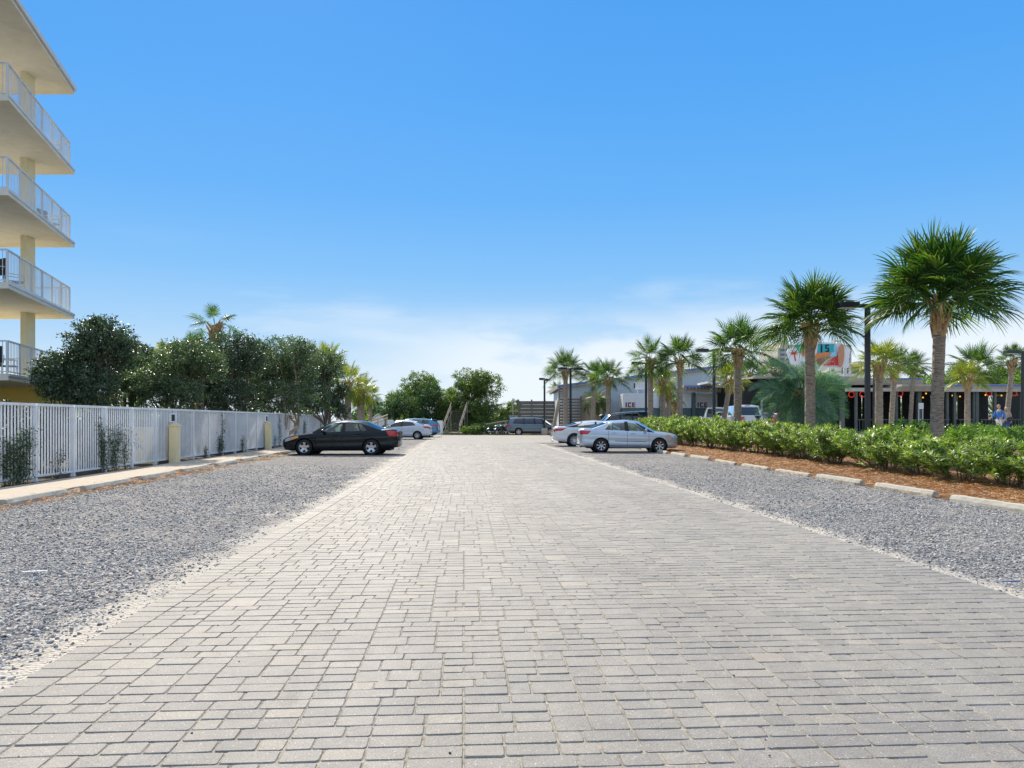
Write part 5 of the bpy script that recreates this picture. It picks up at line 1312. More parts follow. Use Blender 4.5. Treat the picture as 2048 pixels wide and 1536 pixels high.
palm(1881, 22, 563, 148, 24, 'biggest palm at the right, round dense crown above a ringed trunk', 0, nfr=70, nb=40, lean_px=9, boots=1.05, emin=0.05, wid=0.036)
palm(1620, 27.5, 620, 104, 20, 'tall palm with orange brown leaf bases in front of the colourful roof sign', 1, nfr=58, nb=36, boots=0.9, emin=-0.08)
palm(1476, 36, 682, 74, 15, 'mid sized palm left of the tall sign palm, standing upright', 2, nfr=34, lean_px=1)
palm(1360, 50, 706, 58, 10.5, 'palm right of the left palm group, upright with a wide crown', 3, nfr=32)
palm(1301, 51, 706, 52, 11, 'tallest palm of the left group, above the end of the oleander hedge', 4, nfr=30, emin=-0.9)
palm(1326, 53, 752, 34, 10, 'short drooping palm squeezed between two taller ones', 0, nfr=30, nb=28, mat=m_palmy, emin=-1.2)
palm(1337, 54.5, 778, 22, 9, 'dwarf palm with ragged skirt behind the hedge by the ICE panels', 1, nfr=24, nb=24, emin=-1.1)
palm(1217, 58, 745, 45, 10, 'palm in front of the blue hall, left of the air conditioner', 2, nfr=32)
palm(1187, 62, 742, 36, 8.5, 'narrow darker palm touching its right hand neighbour by the shed', 3, nfr=28)
palm(1131, 62, 728, 46, 9.5, 'palm in front of the slatted screen, first of the row from the left', 4, nfr=32)
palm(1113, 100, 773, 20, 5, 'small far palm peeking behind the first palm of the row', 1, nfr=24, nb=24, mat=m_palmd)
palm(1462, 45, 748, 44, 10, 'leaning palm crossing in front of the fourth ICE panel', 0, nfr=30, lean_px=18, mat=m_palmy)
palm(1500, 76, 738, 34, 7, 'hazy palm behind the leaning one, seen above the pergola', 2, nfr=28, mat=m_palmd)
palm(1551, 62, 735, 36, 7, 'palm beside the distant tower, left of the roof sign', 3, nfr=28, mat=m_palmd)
palm(1758, 36, 714, 56, 15, 'palm with yellowing lower fronds right of the tall lamp post', 1, nfr=34, mat=m_palmy, boots=0.6)
palm(1790, 42, 722, 50, 10, 'slightly leaning palm behind the yellowing one', 4, nfr=30, lean_px=8)
palm(1828, 50, 722, 38, 8, 'thin palm just left of the biggest palm trunk', 2, nfr=28, lean_px=8)
palm(1935, 45, 744, 44, 11, 'young yellow green palm right of the biggest trunk', 0, nfr=32, mat=m_palmy)
palm(1950, 58, 722, 58, 10, 'dark palm standing behind the young yellow green one', 3, nfr=36, emin=-0.6)
palm(2026, 47, 712, 42, 10, 'leaning palm behind the two walking people', 1, nfr=30, lean_px=14)
palm(2085, 50, 715, 44, 10, 'palm cut by the right edge above the pavilion', 2, nfr=28)
# left side palms
palm(431, 41, 636, 58, 20, 'lone palm with few fronds rising above the evergreen trees', 3, nfr=11, nb=30, z0=0.0, group='palms among the evergreens', emin=-0.55, emax=1.35, boots=0.9)
palm(393, 44, 690, 44, 14, 'palm half hidden left of the lone tall one', 0, nfr=26, z0=0, group='palms among the evergreens')
palm(330, 40, 700, 34, 12, 'low palm peeking between the two nearest evergreen trees', 1, nfr=22, z0=0, mat=m_palmy, group='palms among the evergreens')
palm(655, 56, 712, 46, 14, 'palm with upright fan leaves over the evergreen row', 2, nfr=30, z0=0, mat=m_palmy, group='palms among the evergreens')
palm(696, 60, 752, 44, 13, 'yellowing palm left of the last palm in the row', 4, nfr=36, z0=0, mat=m_palmy, emin=-1.2, group='palms among the evergreens')
palm(722, 63, 768, 40, 15, 'last bushy palm of the fence row with a drooping brown skirt', 0, nfr=40, z0=0, mat=m_palmy, emin=-1.35, group='palms among the evergreens')
palm(740, 70, 785, 28, 9, 'small dusky palm at the far end of the fence row', 3, nfr=30, z0=0, emin=-1.3, group='palms among the evergreens')
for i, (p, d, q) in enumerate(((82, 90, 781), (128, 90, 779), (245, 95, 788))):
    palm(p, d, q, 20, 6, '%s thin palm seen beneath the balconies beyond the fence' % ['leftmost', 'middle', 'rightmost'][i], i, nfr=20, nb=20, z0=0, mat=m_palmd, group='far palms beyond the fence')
# feather palms
def fpalm(p, d, qc, rpx, tw, label, mat, nfr, z0=None, var=0, **kw):
    x = px(p, d); z0 = terr(x, d) if z0 is None else z0; H = pz(qc, d) - z0; rad = rpx / F * d
    e = empty('feather_palm', (x, d, z0), 0, label=label, cat='palm tree')
    m, b, top = trunk_mesh(H, tw / F * d / 2, tw / F * d / 2 * 0.9, (0, 0), seed=var, boots=H * 0.75, nb=34)
    m.build('trunk', m_ptr, e); b.build('leaf_bases', m_boot, e)
    cm = crown_mesh('feather_crown', np.random.default_rng(900 + var), 'feather', nfr, mat, emin=-0.5, emax=1.3, L=1.75, **kw)
    c = link('crown', cm, e); c.location = top; s = rad / 1.35; c.scale = (s, s, s)
fpalm(1604, 33, 784, 74, 15, 'blue green feather palm with long drooping fronds behind the sign palm', m_blue, 52, var=1, n=54, ll=0.5, wid=0.0085)
fpalm(1193, 66, 800, 26, 9, 'small dark feather palm standing before the plywood shed', m_palm, 30, var=2, n=30, ll=0.4)
fpalm(1350, 57, 800, 20, 6, 'little feather palm in front of the second ICE panel', m_palm, 22, var=3, n=26, ll=0.4)
# ============================================================ VEHICLES
def pch(xs, ys):
    """smooth interpolation through control points (monotone cubic)"""
    xs, ys = np.array(xs, float), np.array(ys, float); h = np.diff(xs); dl = np.diff(ys) / h; m = np.zeros(len(xs))
    m[0], m[-1] = dl[0], dl[-1]
    for i in range(1, len(xs) - 1):
        if dl[i - 1] * dl[i] > 0: w1, w2 = 2 * h[i] + h[i - 1], h[i] + 2 * h[i - 1]; m[i] = (w1 + w2) / (w1 / dl[i - 1] + w2 / dl[i])
    def f(x):
        x = np.clip(np.asarray(x, float), xs[0], xs[-1]); k = np.clip(np.searchsorted(xs, x, 'right') - 1, 0, len(h) - 1); t = (x - xs[k]) / h[k]
        return (2 * t**3 - 3 * t**2 + 1) * ys[k] + (t**3 - 2 * t**2 + t) * h[k] * m[k] + (-2 * t**3 + 3 * t**2) * ys[k + 1] + (t**3 - t**2) * h[k] * m[k + 1]
    return f
YF = pch([0, .06, .16, .32, .52, .70, .82, .92, 1.0], [.88, .955, .985, 1.0, 1.0, .992, .985, .965, .925])
gl_clear = glass_mat('clear_tinted_glass', (0.55, 0.74, 0.72), 0.06)
gl_dark = glass_mat('privacy_glass', (0.035, 0.04, 0.045), 0.05)
m_tail = M_('tail_lamp_red', (0.55, 0.01, 0.012), 0.15, var=0.15, coat=1.0); m_head = M_('headlamp_clear', (0.55, 0.58, 0.60), 0.08, 0.4, var=0.2, coat=1.0)
m_amber = M_('amber_lens', (0.9, 0.33, 0.02), 0.2, var=0.08, coat=1.0); m_seam = M_('door_gap_shadow_rubber', (0.012, 0.012, 0.013), 0.8)
m_plate = M_('licence_plate', (0.6, 0.62, 0.6), 0.5, var=0.1)

def wheel(e, x, y, z, r_, w, style, side, mat=m_alloy):
    h = empty('wheel', (x, y, z)); h.parent = e
    # carried as a mesh thing: the tyre is the wheel's body, rim and spokes are its sub-parts
    m = MB(); o = w / 2; m.lathe([(r_ * 0.66, -o), (r_ * 0.90, -o * 1.02), (r_ * 0.985, -o * 0.8), (r_, -o * 0.4), (r_, o * 0.4), (r_ * 0.985, o * 0.8), (r_ * 0.90, o * 1.02), (r_ * 0.66, o)], 32, 'Y', (0, 0, 0))
    m.build('tyre', m_rubber, h)
    m = MB(); ro = r_ * 0.67; s = side
    m.lathe([(ro, s * o * 0.95), (ro * 0.95, s * o * 0.9), (ro * 0.90, s * o * 0.55), (ro * 0.88, -s * o * 0.6)], 32, 'Y')
    if style == 'five':
        for k in range(5):
            a = 2 * PI * k / 5 + 0.3
            for q in (-1, 1): pass
            ca, sa = math.cos(a), math.sin(a); ta = (-sa, ca)
            vs = []
            for (rr, wd, yy) in ((0.0, 0.33, 0.62), (ro * 0.55, 0.20, 0.75), (ro * 0.93, 0.26, 0.88)):
                for q in (-1, 1):
                    for dy in (0, -0.35): vs.append((ca * rr + ta[0] * q * wd * ro, s * o * (yy + dy), sa * rr + ta[1] * q * wd * ro))
            fs = []
            for i in (0, 4): fs += [(i, i + 2, i + 6, i + 4), (i + 1, i + 5, i + 7, i + 3), (i, i + 4, i + 5, i + 1), (i + 2, i + 3, i + 7, i + 6)]
            m.add(vs, fs)
    else:
        n = {'seven': 7, 'multi': 10, 'nine': 9, 'six': 6}[style]
        for k in range(n):
            a = 2 * PI * k / n + 0.1; ca, sa = math.cos(a), math.sin(a); ta = (-sa, ca); vs = []
            for (rr, wd, yy, tw) in ((ro * 0.12, 0.085, 0.72, 0), (ro * 0.55, 0.085, 0.85, 0.02), (ro * 0.93, 0.14 if style != 'multi' else 0.10, 0.9, 0.06)):
                for q in (-1, 1):
                    for dy in (0, -0.3): vs.append((ca * rr + ta[0] * (q * wd + tw) * ro, s * o * (yy + dy), sa * rr + ta[1] * (q * wd + tw) * ro))
            fs = []
            for i in (0, 4): fs += [(i, i + 2, i + 6, i + 4), (i + 1, i + 5, i + 7, i + 3), (i, i + 4, i + 5, i + 1), (i + 2, i + 3, i + 7, i + 6)]
            m.add(vs, fs)
    m.lathe([(0.0, s * o * 0.9), (ro * 0.16, s * o * 0.88), (ro * 0.2, s * o * 0.7), (ro * 0.2, s * o * 0.2)], 16, 'Y')
    m.build('rim', mat, h)
    m = MB(); m.lathe([(0, s * o * 0.12), (ro * 0.9, s * o * 0.12)], 24, 'Y'); m.lathe([(0.0, s * o * 0.3), (ro * 0.55, s * o * 0.3), (ro * 0.55, s * o * 0.13)], 24, 'Y'); m.build('brake_disc', m_under, h)
    return h

def car(S, label, cat, pos, rz, body, group='parked cars', pitch=0.0, roll=0.0):
    L, HW = S['L'], S['hw']; r_, RA = S['r'], S['r'] + S.get('ag', 0.055); wx = S['wx']
    e = empty(S['name'], pos, rz, label=label, cat=cat, group=group)
    if pitch: e.rotation_euler = (0, pitch, rz)
    fT, fB, fC = pch(*zip(*S['side_top'])), pch(*zip(*S['bot'])), pch(*zip(*S['deck']))
    W0 = S.get('tipw', 0.70)
    pl = pch([0, 0.03, 0.12, 0.32, 0.75, 1.4, L * 0.5, L - 1.2, L - 0.6, L - 0.25, L - 0.09, L - 0.02, L], [W0, W0 + .06, W0 + .14, .915, .965, .99, 1.0, .99, .965, .92, W0 + .14, W0 + .06, W0 + .02])
    xs = sorted(set(list(np.round(np.arange(0, L + 1e-6, 0.026), 4)) + [L, 0.008, L - 0.008]))
    NS, ND = 26, 7
    fr = np.linspace(0, 1, NS)
    def xsh(x, z):
        t = np.clip((0.55 - x) / 0.55, 0, 1) ** 2; t2 = np.clip((x - (L - 0.45)) / 0.45, 0, 1) ** 2; zz = (z - 0.52) / 0.5
        return x + t * (S.get('nose', 0.16) * np.maximum(zz, -0.2) ** 2 + 0.10 * np.minimum(zz + 0.2, 0) ** 2) - t2 * (S.get('tailin', 0.07) * np.maximum(zz - 0.15, 0) + 0.16 * np.minimum(zz + 0.2, 0) ** 2)
    def Sf(x, f, s, off=0.0):
        hw = HW * pl(x); zb, zt = fB(x), fT(x); z = zb + (zt - zb) * f; y = hw * YF(f) + off
        # a sharp shoulder crease and a slightly hollow flank
        y = y - 0.012 * np.exp(-((f - 0.42) / 0.13) ** 2) + 0.008 * np.exp(-((f - 0.80) / 0.05) ** 2)
        return np.array([xsh(x, z), s * y, z])
    V, idx = [], {}
    nx = len(xs)
    # ring: left side bottom->top (NS), deck across (ND), right side top->bottom (NS)
    ring = 2 * NS + ND
    for x in xs:
        col = [Sf(x, f, -1) for f in fr]
        a, b_ = col[-1], Sf(x, 1.0, 1); zc = float(fC(x))
        dk = []
        for j in range(ND):
            t = (j + 1) / (ND + 1); yy = a[1] + (b_[1] - a[1]) * t; q = 1 - (2 * t - 1) ** 4
            dk.append(np.array([a[0], yy, a[2] + (zc - a[2]) * q]))
        V += col + dk + [Sf(x, f, 1) for f in fr[::-1]]
    V = np.array(V, float)
    cx0, cx1 = S['hole']
    faces, kinds = [], []
    doors = S['doors']
    for i in range(nx - 1):
        xm = (xs[i] + xs[i + 1]) / 2
        for j in range(ring - 1):
            q = (i * ring + j, (i + 1) * ring + j, (i + 1) * ring + j + 1, i * ring + j + 1)
            if j < NS - 1: side, f = -1, (j + 0.5) / (NS - 1)
            elif j >= NS + ND: side, f = 1, 1 - (j - NS - ND + 0.5) / (NS - 1)
            else: side, f = 0, 1
            if side == 0:
                if cx0 < xm < cx1: continue
                faces.append(q); kinds.append('body'); continue
            zc = V[list(q)][:, 2].mean(); drop = False; xc_ = V[list(q)][:, 0].mean()
            for w_ in wx:
                if (xc_ - w_) ** 2 + (zc - r_) ** 2 < RA * RA: drop = True
            if drop: continue
            k = 'body'
            for di, (d0, d1) in enumerate(doors):
                if d0 < xm < d1 and f > 0.14: k = ('d', side, di)
            faces.append(q); kinds.append(k)
    # snap arch edges to a true circle
    used = np.zeros(len(V), bool)
    for w_ in wx:
        dx, dz = V[:, 0] - w_, V[:, 2] - r_; dist = np.hypot(dx, dz)
        ringi = np.arange(len(V)) % ring; sidev = (ringi < NS) | (ringi >= NS + ND)
        kk = sidev & (dist < RA + 0.016) & (dist > RA - 0.05) & (V[:, 2] > 0.12)
        V[kk, 0] = w_ + dx[kk] / dist[kk] * RA; V[kk, 2] = r_ + dz[kk] / dist[kk] * RA
    Fc = np.array(faces)
    def sub(sel, name, mats, parent, smooth=True):
        f = Fc[sel]; u, inv = np.unique(f, return_inverse=True)
        return link(name, np_mesh(name, V[u], inv.reshape(f.shape), mats, smooth=smooth), parent)
    isb = np.array([k == 'body' for k in kinds])
    bd = sub(isb, 'body', body, e)
    # end caps + underside belong to the body shell
    m = MB()
    for i0, flip in ((0, False), (nx - 1, True)):
        P = V[i0 * ring:(i0 + 1) * ring]; half = NS + ND // 2 + 1
        n = len(P)
        rows = [(P[j], P[n - 1 - j]) for j in range(half)]
        vs = []; K = 9
        for (a, b_) in rows:
            for k in range(K):
                t = k / (K - 1); p = a * (1 - t) + b_ * t; bul = (1 - (2 * t - 1) ** 2) * 0.05; p = p + np.array([bul if flip else -bul, 0, 0]); vs.append(p)
        fs = []
        for j in range(half - 1):
            for k in range(K - 1):
                q = (j * K + k, j * K + k + 1, (j + 1) * K + k + 1, (j + 1) * K + k); fs.append(q if not flip else q[::-1])
        m.add(vs, fs, 0, True)
    m.build('bumper_face', body, bd)
    m = MB(); zb = S.get('floor', 0.20); m.b2(0.35, L - 0.35, -HW * 0.62, HW * 0.62, zb - 0.02, zb + 0.35)
    m.b2(wx[0] + RA, wx[1] - RA, -HW * 0.9, HW * 0.9, zb - 0.02, zb + 0.12)
    for w_ in wx:
        for s in (-1, 1):
            m.lathe([(RA - 0.002, s * HW * 0.60), (RA - 0.002, s * HW * 0.955)], 28, 'Y', (w_, 0, r_)); m.lathe([(0.01, s * HW * 0.60), (RA, s * HW * 0.60)], 28, 'Y', (w_, 0, r_))
    m.build('underbody', m_under, e)
    for di, (d0, d1) in enumerate(doors):
        for s in (-1, 1):
            sel = np.array([k == ('d', s, di) for k in kinds]); dr = sub(sel, 'door', body, e)
            hx = d1 - 0.24; h = Sf(hx, S.get('hf', 0.86), s, 0.022)
            m = MB(); m.tube([(h[0] - 0.09, h[1] - s * 0.012, h[2]), (h[0] - 0.07, h[1] + s * 0.012, h[2]), (h[0] + 0.07, h[1] + s * 0.012, h[2]), (h[0] + 0.09, h[1] - s * 0.012, h[2])], 0.014, 6); m.build('handle', S.get('handle', body), dr)
    # seams
    def strip(pts, s, w=0.006, off=0.002):
        P = [Sf(x, f, s, off) for x, f in pts]; vs, fs = [], []
        for i, p in enumerate(P):
            t = P[min(i + 1, len(P) - 1)] - P[max(i - 1, 0)]; sd = np.cross(np.array([0, s, 0]), t); sd /= np.linalg.norm(sd) + 1e-9
            vs += [p + sd * w, p - sd * w]
        for i in range(len(P) - 1): fs.append((2 * i, 2 * i + 1, 2 * i + 3, 2 * i + 2))
        return vs, fs
    m = MB()
    for s in (-1, 1):
        xsn = sorted({d for dd in doors for d in dd})
        for x in xsn:
            v_, f_ = strip([(x, t) for t in np.linspace(0.14, 1.0, 16)], s); m.add(v_, f_)
        v_, f_ = strip([(x, 0.14) for x in np.linspace(doors[0][0], doors[-1][1], 20)], s); m.add(v_, f_)
        if S.get('mould'): v_, f_ = strip([(x, 0.40) for x in np.linspace(doors[0][0] + .1, doors[-1][1] - .3, 16)], s, 0.010, 0.006); m.add(v_, f_)
    m.build('door_gaps', m_seam, bd)
    # lamps: patches lying on the bodywork
    def patch(name, quad, s, mat, off=0.006, n=8):
        (a, b_, c, d) = quad; vs, fs = [], []
        for i in range(n + 1):
            for j in range(n + 1):
                u, v = i / n, j / n; x = (a[0] * (1 - u) + b_[0] * u) * (1 - v) + (d[0] * (1 - u) + c[0] * u) * v; f = (a[1] * (1 - u) + b_[1] * u) * (1 - v) + (d[1] * (1 - u) + c[1] * u) * v
                ed = 0 if (0 < i < n and 0 < j < n) else -0.006
                vs.append(Sf(x, f, s, off + ed))
        for i in range(n):
            for j in range(n): k = i * (n + 1) + j; fs.append((k, k + 1, k + n + 2, k + n + 1))
        m = MB(); m.add(vs, fs, 0, True); return m.build(name, mat, e)
    for s in (-1, 1):
        hd = patch('headlight', S['head'], s, m_head)
        if S.get('amber'): o = patch('indicator', S['amber'], s, m_amber, 0.012)
        patch('tail_light', S['tail'], s, m_tail)
        x_ = L + 0.012; y0, y1, z0, z1 = S['tailrear']
        m = MB(); m.box((L - 0.02 - S.get('tailin', .07) * max(0, ((z0 + z1) / 2 - 0.52) / 0.5 - .15) + 0.012, s * (y0 + y1) / 2, (z0 + z1) / 2), (0.05, y1 - y0, z1 - z0), 0, 0, 0.012); m.build('tail_light', m_tail, e)
    # plate, grille
    m = MB(); m.b2(L + 0.035, L + 0.05, -0.155, 0.155, S.get('pz', 0.6), S.get('pz', 0.6) + 0.15); m.build('licence_plate', m_plate, e)
    m = MB(); m.b2(-0.075, -0.045, -0.42, 0.42, 0.36, 0.56, bev=0.01); m.build('grille', m_dark, e)
    m = MB()
    for s in (-1, 1): m.lathe([(0.035, 0), (0.035, 0.08), (0.028, 0.08), (0.028, 0.0)], 12, 'X', (L - 0.02, s * HW * 0.55, S.get('floor', .2) + 0.06))
    m.build('exhaust', m_chrome, e)
    # greenhouse ---------------------------------------------------
    gb, st = S['hb'], S['stations']       # half-width at belt, list of (x belt, x rail, z rail, kind to next)
    ht = S['ht']; nT = 8
    railz = lambda k: st[k][2]
    def gpt(xb, xt, zt, t, s, off=0.0):
        zb = float(fT(xb)) - 0.005; yb = HW * float(pl(xb)) * 0.93 * S.get('gbf', 1.0); x = xb + (xt - xb) * t
        y = yb + (ht - yb) * t ** 1.25 + 0.012 * math.sin(PI * t) + off
        if t > 0.92: y -= 0.02 * ((t - 0.92) / 0.08) ** 2
        return np.array([x, s * y, zb + (zt - zb) * t])
    bm_, glass = MB(), []
    def lerp_st(k, u):
        a, b_ = st[k], st[k + 1]; return [a[i] + (b_[i] - a[i]) * u for i in (0, 1, 2)]
    for s in (-1, 1):
        for k in range(len(st) - 1):
            kind = st[k][3]; n = max(2, int(abs(st[k + 1][0] - st[k][0]) / 0.12) + 1)
            tl, th = (0.045, 0.86)
            lv = [0, tl, 0.25, 0.45, 0.65, th, 0.93, 1.0]
            g = MB(); vb, fb, fg = [], [], []
            for i in range(n + 1):
                a = lerp_st(k, i / n); vb += [gpt(*a, t, s) for t in lv]
            for i in range(n):
                for j in range(len(lv) - 1):
                    q = (i * 8 + j, (i + 1) * 8 + j, (i + 1) * 8 + j + 1, i * 8 + j + 1)
                    if kind in ('g', 'd') and 1 <= j <= 4: fg.append(q)
                    else: fb.append(q)
            bm_.add(vb, fb, 1 if kind == 'b' else 0, True)
            if fg: g.add(vb, fg, 0, True); g.build('window', S['glass'].get(k, S['glass']['*']), e)
        # brightwork under and over the glass
        if S.get('trim'):
            m = MB(); P = [gpt(*lerp_st(k, u), 0.03, s, 0.008) for k in range(*S['trimk']) for u in (0, .33, .66)]; P2 = [gpt(*lerp_st(k, u), 0.88, s, 0.010) for k in range(*S['trimk']) for u in (0, .33, .66)]
            m.tube(P, 0.009, 5); m.tube(P2, 0.009, 5); m.tube([P[-1], (P[-1] + P2[-1]) / 2 + np.array([0.05, 0, 0]), P2[-1]], 0.012, 5); m.tube([P[0], P2[0]], 0.009, 5); m.build('window_trim', m_chrome, e)
    # windscreen and rear window, curved
    def screen(k, bowb, bowt, mat, name, thf=0.93):
        a = st[k]; vs, fg, fb = [], [], []; lv = [0, 0.05, 0.28, 0.5, 0.72, thf, 1.0]; K = 13; sg = -1 if k == 0 else 1
        ys = [-1, -0.93, -.8, -.6, -.4, -.2, 0, .2, .4, .6, .8, 0.93, 1]
        for t in lv:
            p = gpt(a[0], a[1], a[2], t, 1); 
            for yv in ys:
                bow = (bowb * (1 - t) + bowt * t) * (1 - yv * yv) * sg; zadd = (S['crown'] * t + S.get('cowlz', 0.0) * (1 - t)) * (1 - yv ** 2)
                vs.append((p[0] + bow, p[1] * yv, p[2] + zadd))
        for i in range(len(lv) - 1):
            for j in range(K - 1):
                q = (i * K + j, i * K + j + 1, (i + 1) * K + j + 1, (i + 1) * K + j)
                (fg if 1 <= i <= 4 and 1 <= j <= K - 3 else fb).append(q)
        bm_.add(vs, fb, 0, True); g = MB(); g.add(vs, fg, 0, True); g.build(name, mat, e)
    screen(0, S['bow'][0], S['bow'][1], S['glass'].get('f', S['glass']['*']), 'windscreen')
    screen(len(st) - 1, S['bow'][2], S['bow'][3], S['glass'].get('r', S['glass']['*']), 'rear_window')
    # roof skin
    K = 13; ys = [-1, -0.93, -.8, -.6, -.4, -.2, 0, .2, .4, .6, .8, 0.93, 1]; vs, fs = [], []
    rows = []
    for k in range(len(st) - 1):
        n = 4
        for i in range(n): rows.append(lerp_st(k, i / n))
    rows.append(list(st[-1][:3])); xr0, xr1 = rows[0][1], rows[-1][1]
    rows = sorted(rows, key=lambda a: a[1])
    rf = pch([a[1] for a in rows[::2]] if len(set(a[1] for a in rows[::2])) == len(rows[::2]) else [0, 1], [a[2] for a in rows[::2]] if len(set(a[1] for a in rows[::2])) == len(rows[::2]) else [0, 0])
    for a in rows:
        w = (a[1] - xr0) / (xr1 - xr0); p = gpt(a[0], a[1], a[2], 1.0, 1)
        for yv in ys:
            bow = (-S['bow'][1] * max(0, 1 - w * 3) + S['bow'][3] * max(0, 1 - (1 - w) * 3)) * (1 - yv * yv)
            vs.append((p[0] + bow, p[1] * yv, p[2] + S['crown'] * (1 - yv ** 2)))
    for i in range(len(rows) - 1):
        for j in range(K - 1): fs.append((i * K + j, i * K + j + 1, (i + 1) * K + j + 1, (i + 1) * K + j))
    bm_.add(vs, fs, 0, True)
    bm_.build('roof', [body, m_dark], e)
    # interior
    m = MB(); zb = float(fT(L / 2)); xf = st[0][0] + 0.55
    m.b2(st[0][0] - 0.1, st[-1][0] - 0.15, -HW * 0.78, HW * 0.78, 0.45, zb - 0.28)
    m.b2(st[0][0] + 0.05, st[0][0] + 0.45, -HW * 0.8, HW * 0.8, zb - 0.27, zb - 0.03, bev=0.03)
    for x0 in (xf + 0.55, xf + 1.42):
        for y0 in (-0.38, 0.38):
            if x0 + 0.3 > st[-1][0] - 0.1: continue
            m.box((x0, y0, zb - 0.06), (0.16, 0.46, 0.62), 0, 0, 0.05, ry=0.22); m.box((x0 + 0.10, y0, zb + 0.30), (0.10, 0.24, 0.17), 0, 0, 0.035, ry=0.12)
    m.b2(st[-1][0] - 0.55, st[-1][0] - 0.02, -HW * 0.74, HW * 0.74, zb - 0.3, zb - 0.06)
    m.lathe([(0.17, -0.012), (0.185, 0), (0.17, 0.012)], 18, 'X', (xf + 0.12, -0.38 * S.get('lhd', 1), zb + 0.02)); m.build('interior', m_seat, e)
    # mirrors
    for s in (-1, 1):
        mk = S.get('mir', st[0][0] + 0.38); p = gpt(mk, mk + 0.1, st[0][2], 0.12, s)
        m = MB(); m.box((p[0], s * (abs(p[1]) + 0.14), p[2] + 0.03), (0.10, 0.20, 0.13), 0, 0, 0.035); m.tube([(p[0], p[1], p[2] - 0.03), (p[0], s * (abs(p[1]) + 0.09), p[2])], 0.025, 6); mm = m.build('mirror', body, e)
    for s in (-1, 1):
        for w_ in wx: wheel(e, w_, s * (HW - 0.12), r_, r_, 0.205, S['wheel'], s)
    for fn in S.get('extra', []): fn(e, S, Sf, gpt)
    return e
def roof_rails(e, S, Sf, gpt):
    for s in (-1, 1):
        m = MB(); st = S['stations']; P = [gpt(a[0], a[1], a[2], 1.0, s) for a in st[1:-1]]; P = [(p[0], p[1] - s * 0.06, p[2] + 0.05) for p in P]
        m.tube(P, 0.016, 6); m.build('roof_rail', m_chrome, e)
def antenna(e, S, Sf, gpt):
    st = S['stations']; m = MB(); m.box((st[-1][1] - 0.15, 0, st[-1][2] + S['crown'] + 0.03), (0.14, 0.03, 0.06), 0, 0, 0.012); m.build('roof_fin', m_dark, e)
def spoiler(e, S, Sf, gpt):
    a = S['stations'][-1]; m = MB(); m.box((a[1] + 0.10, 0, a[2] + S['crown'] * 0.7), (0.34, S['ht'] * 1.8, 0.035), 0, 0, 0.014, ry=0.08); m.build('spoiler', S['bodymat'], e)

TL = dict(name='parked_sedan', L=4.74, hw=0.915, r=0.325, wx=(0.94, 3.68), tailin=.05, nose=.12,
    side_top=[(0, .64), (.15, .70), (.5, .775), (1.0, .855), (1.4, .905), (2.4, .945), (3.4, .985), (4.1, 1.02), (4.5, 1.03), (4.7, .99), (4.74, .95)],
    bot=[(0, .30), (.1, .22), (.5, .19), (1.3, .185), (3.2, .19), (4.2, .24), (4.6, .30), (4.74, .36)],
    deck=[(0, .68), (.15, .75), (.5, .83), (1.0, .90), (1.35, .95), (2.4, .98), (3.9, 1.06), (4.5, 1.08), (4.7, 1.04), (4.74, .99)],
    hole=(1.5, 3.85), doors=[(1.45, 2.48), (2.48, 3.42)], hb=.82, ht=.60, crown=0.085, bow=(.28, .16, .22, .12),
    stations=[(1.28, 2.02, 1.275, 'b'), (1.60, 2.14, 1.31, 'g'), (2.44, 2.48, 1.36, 'b'), (2.62, 2.60, 1.36, 'g'), (3.22, 3.05, 1.335, 'b'), (3.27, 3.09, 1.33, 'g'), (3.52, 3.18, 1.32, 'p'), (4.08, 3.32, 1.285, 'p')],
    head=[(0.08, .66), (0.72, .86), (0.66, .97), (0.14, .95)], amber=[(0.40, .78), (0.70, .87), (0.64, .965), (0.42, .955)], tail=[(4.40, .68), (4.735, .66), (4.735, .97), (4.28, .95)], tailrear=(.46, .74, .78, .97), pz=.52,
    glass={'*': gl_clear, 'f': gl_clear, 'r': gl_dark}, wheel='five', mir=1.72)
RIO = dict(name='parked_sedan', L=4.38, hw=0.865, r=0.31, wx=(0.86, 3.44), tailin=.04, nose=.07,
    side_top=[(0, .72), (.12, .77), (.5, .84), (1.0, .875), (1.3, .91), (2.2, .955), (3.2, 1.0), (3.8, 1.03), (4.2, 1.04), (4.34, 1.0), (4.38, .95)],
    bot=[(0, .26), (.1, .21), (.5, .19), (1.3, .19), (3.0, .20), (3.9, .25), (4.3, .30), (4.38, .36)],
    deck=[(0, .76), (.12, .82), (.5, .90), (1.0, .96), (1.25, .98), (2.2, 1.0), (3.6, 1.07), (4.1, 1.09), (4.3, 1.06), (4.38, 1.0)],
    hole=(1.3, 3.55), doors=[(1.32, 2.28), (2.28, 3.12)], hb=.78, ht=.565, crown=0.08, bow=(.26, .15, .2, .11),
    stations=[(1.06, 1.80, 1.30, 'b'), (1.36, 1.93, 1.335, 'g'), (2.20, 2.24, 1.375, 'b'), (2.38, 2.38, 1.375, 'g'), (2.95, 2.86, 1.345, 'b'), (2.98, 2.89, 1.34, 'g'), (3.28, 2.99, 1.325, 'p'), (3.88, 3.12, 1.29, 'p')],
    head=[(0.06, .66), (0.74, .88), (0.66, .98), (0.12, .93)], amber=[(0.36, .80), (0.56, .87), (0.50, .94), (0.36, .92)], tail=[(4.05, .70), (4.375, .68), (4.375, .93), (3.86, .90)], tailrear=(.42, .70, .82, .97), pz=.50, mould=True,
    glass={'*': gl_clear, 'r': gl_dark}, wheel='seven', mir=1.45)
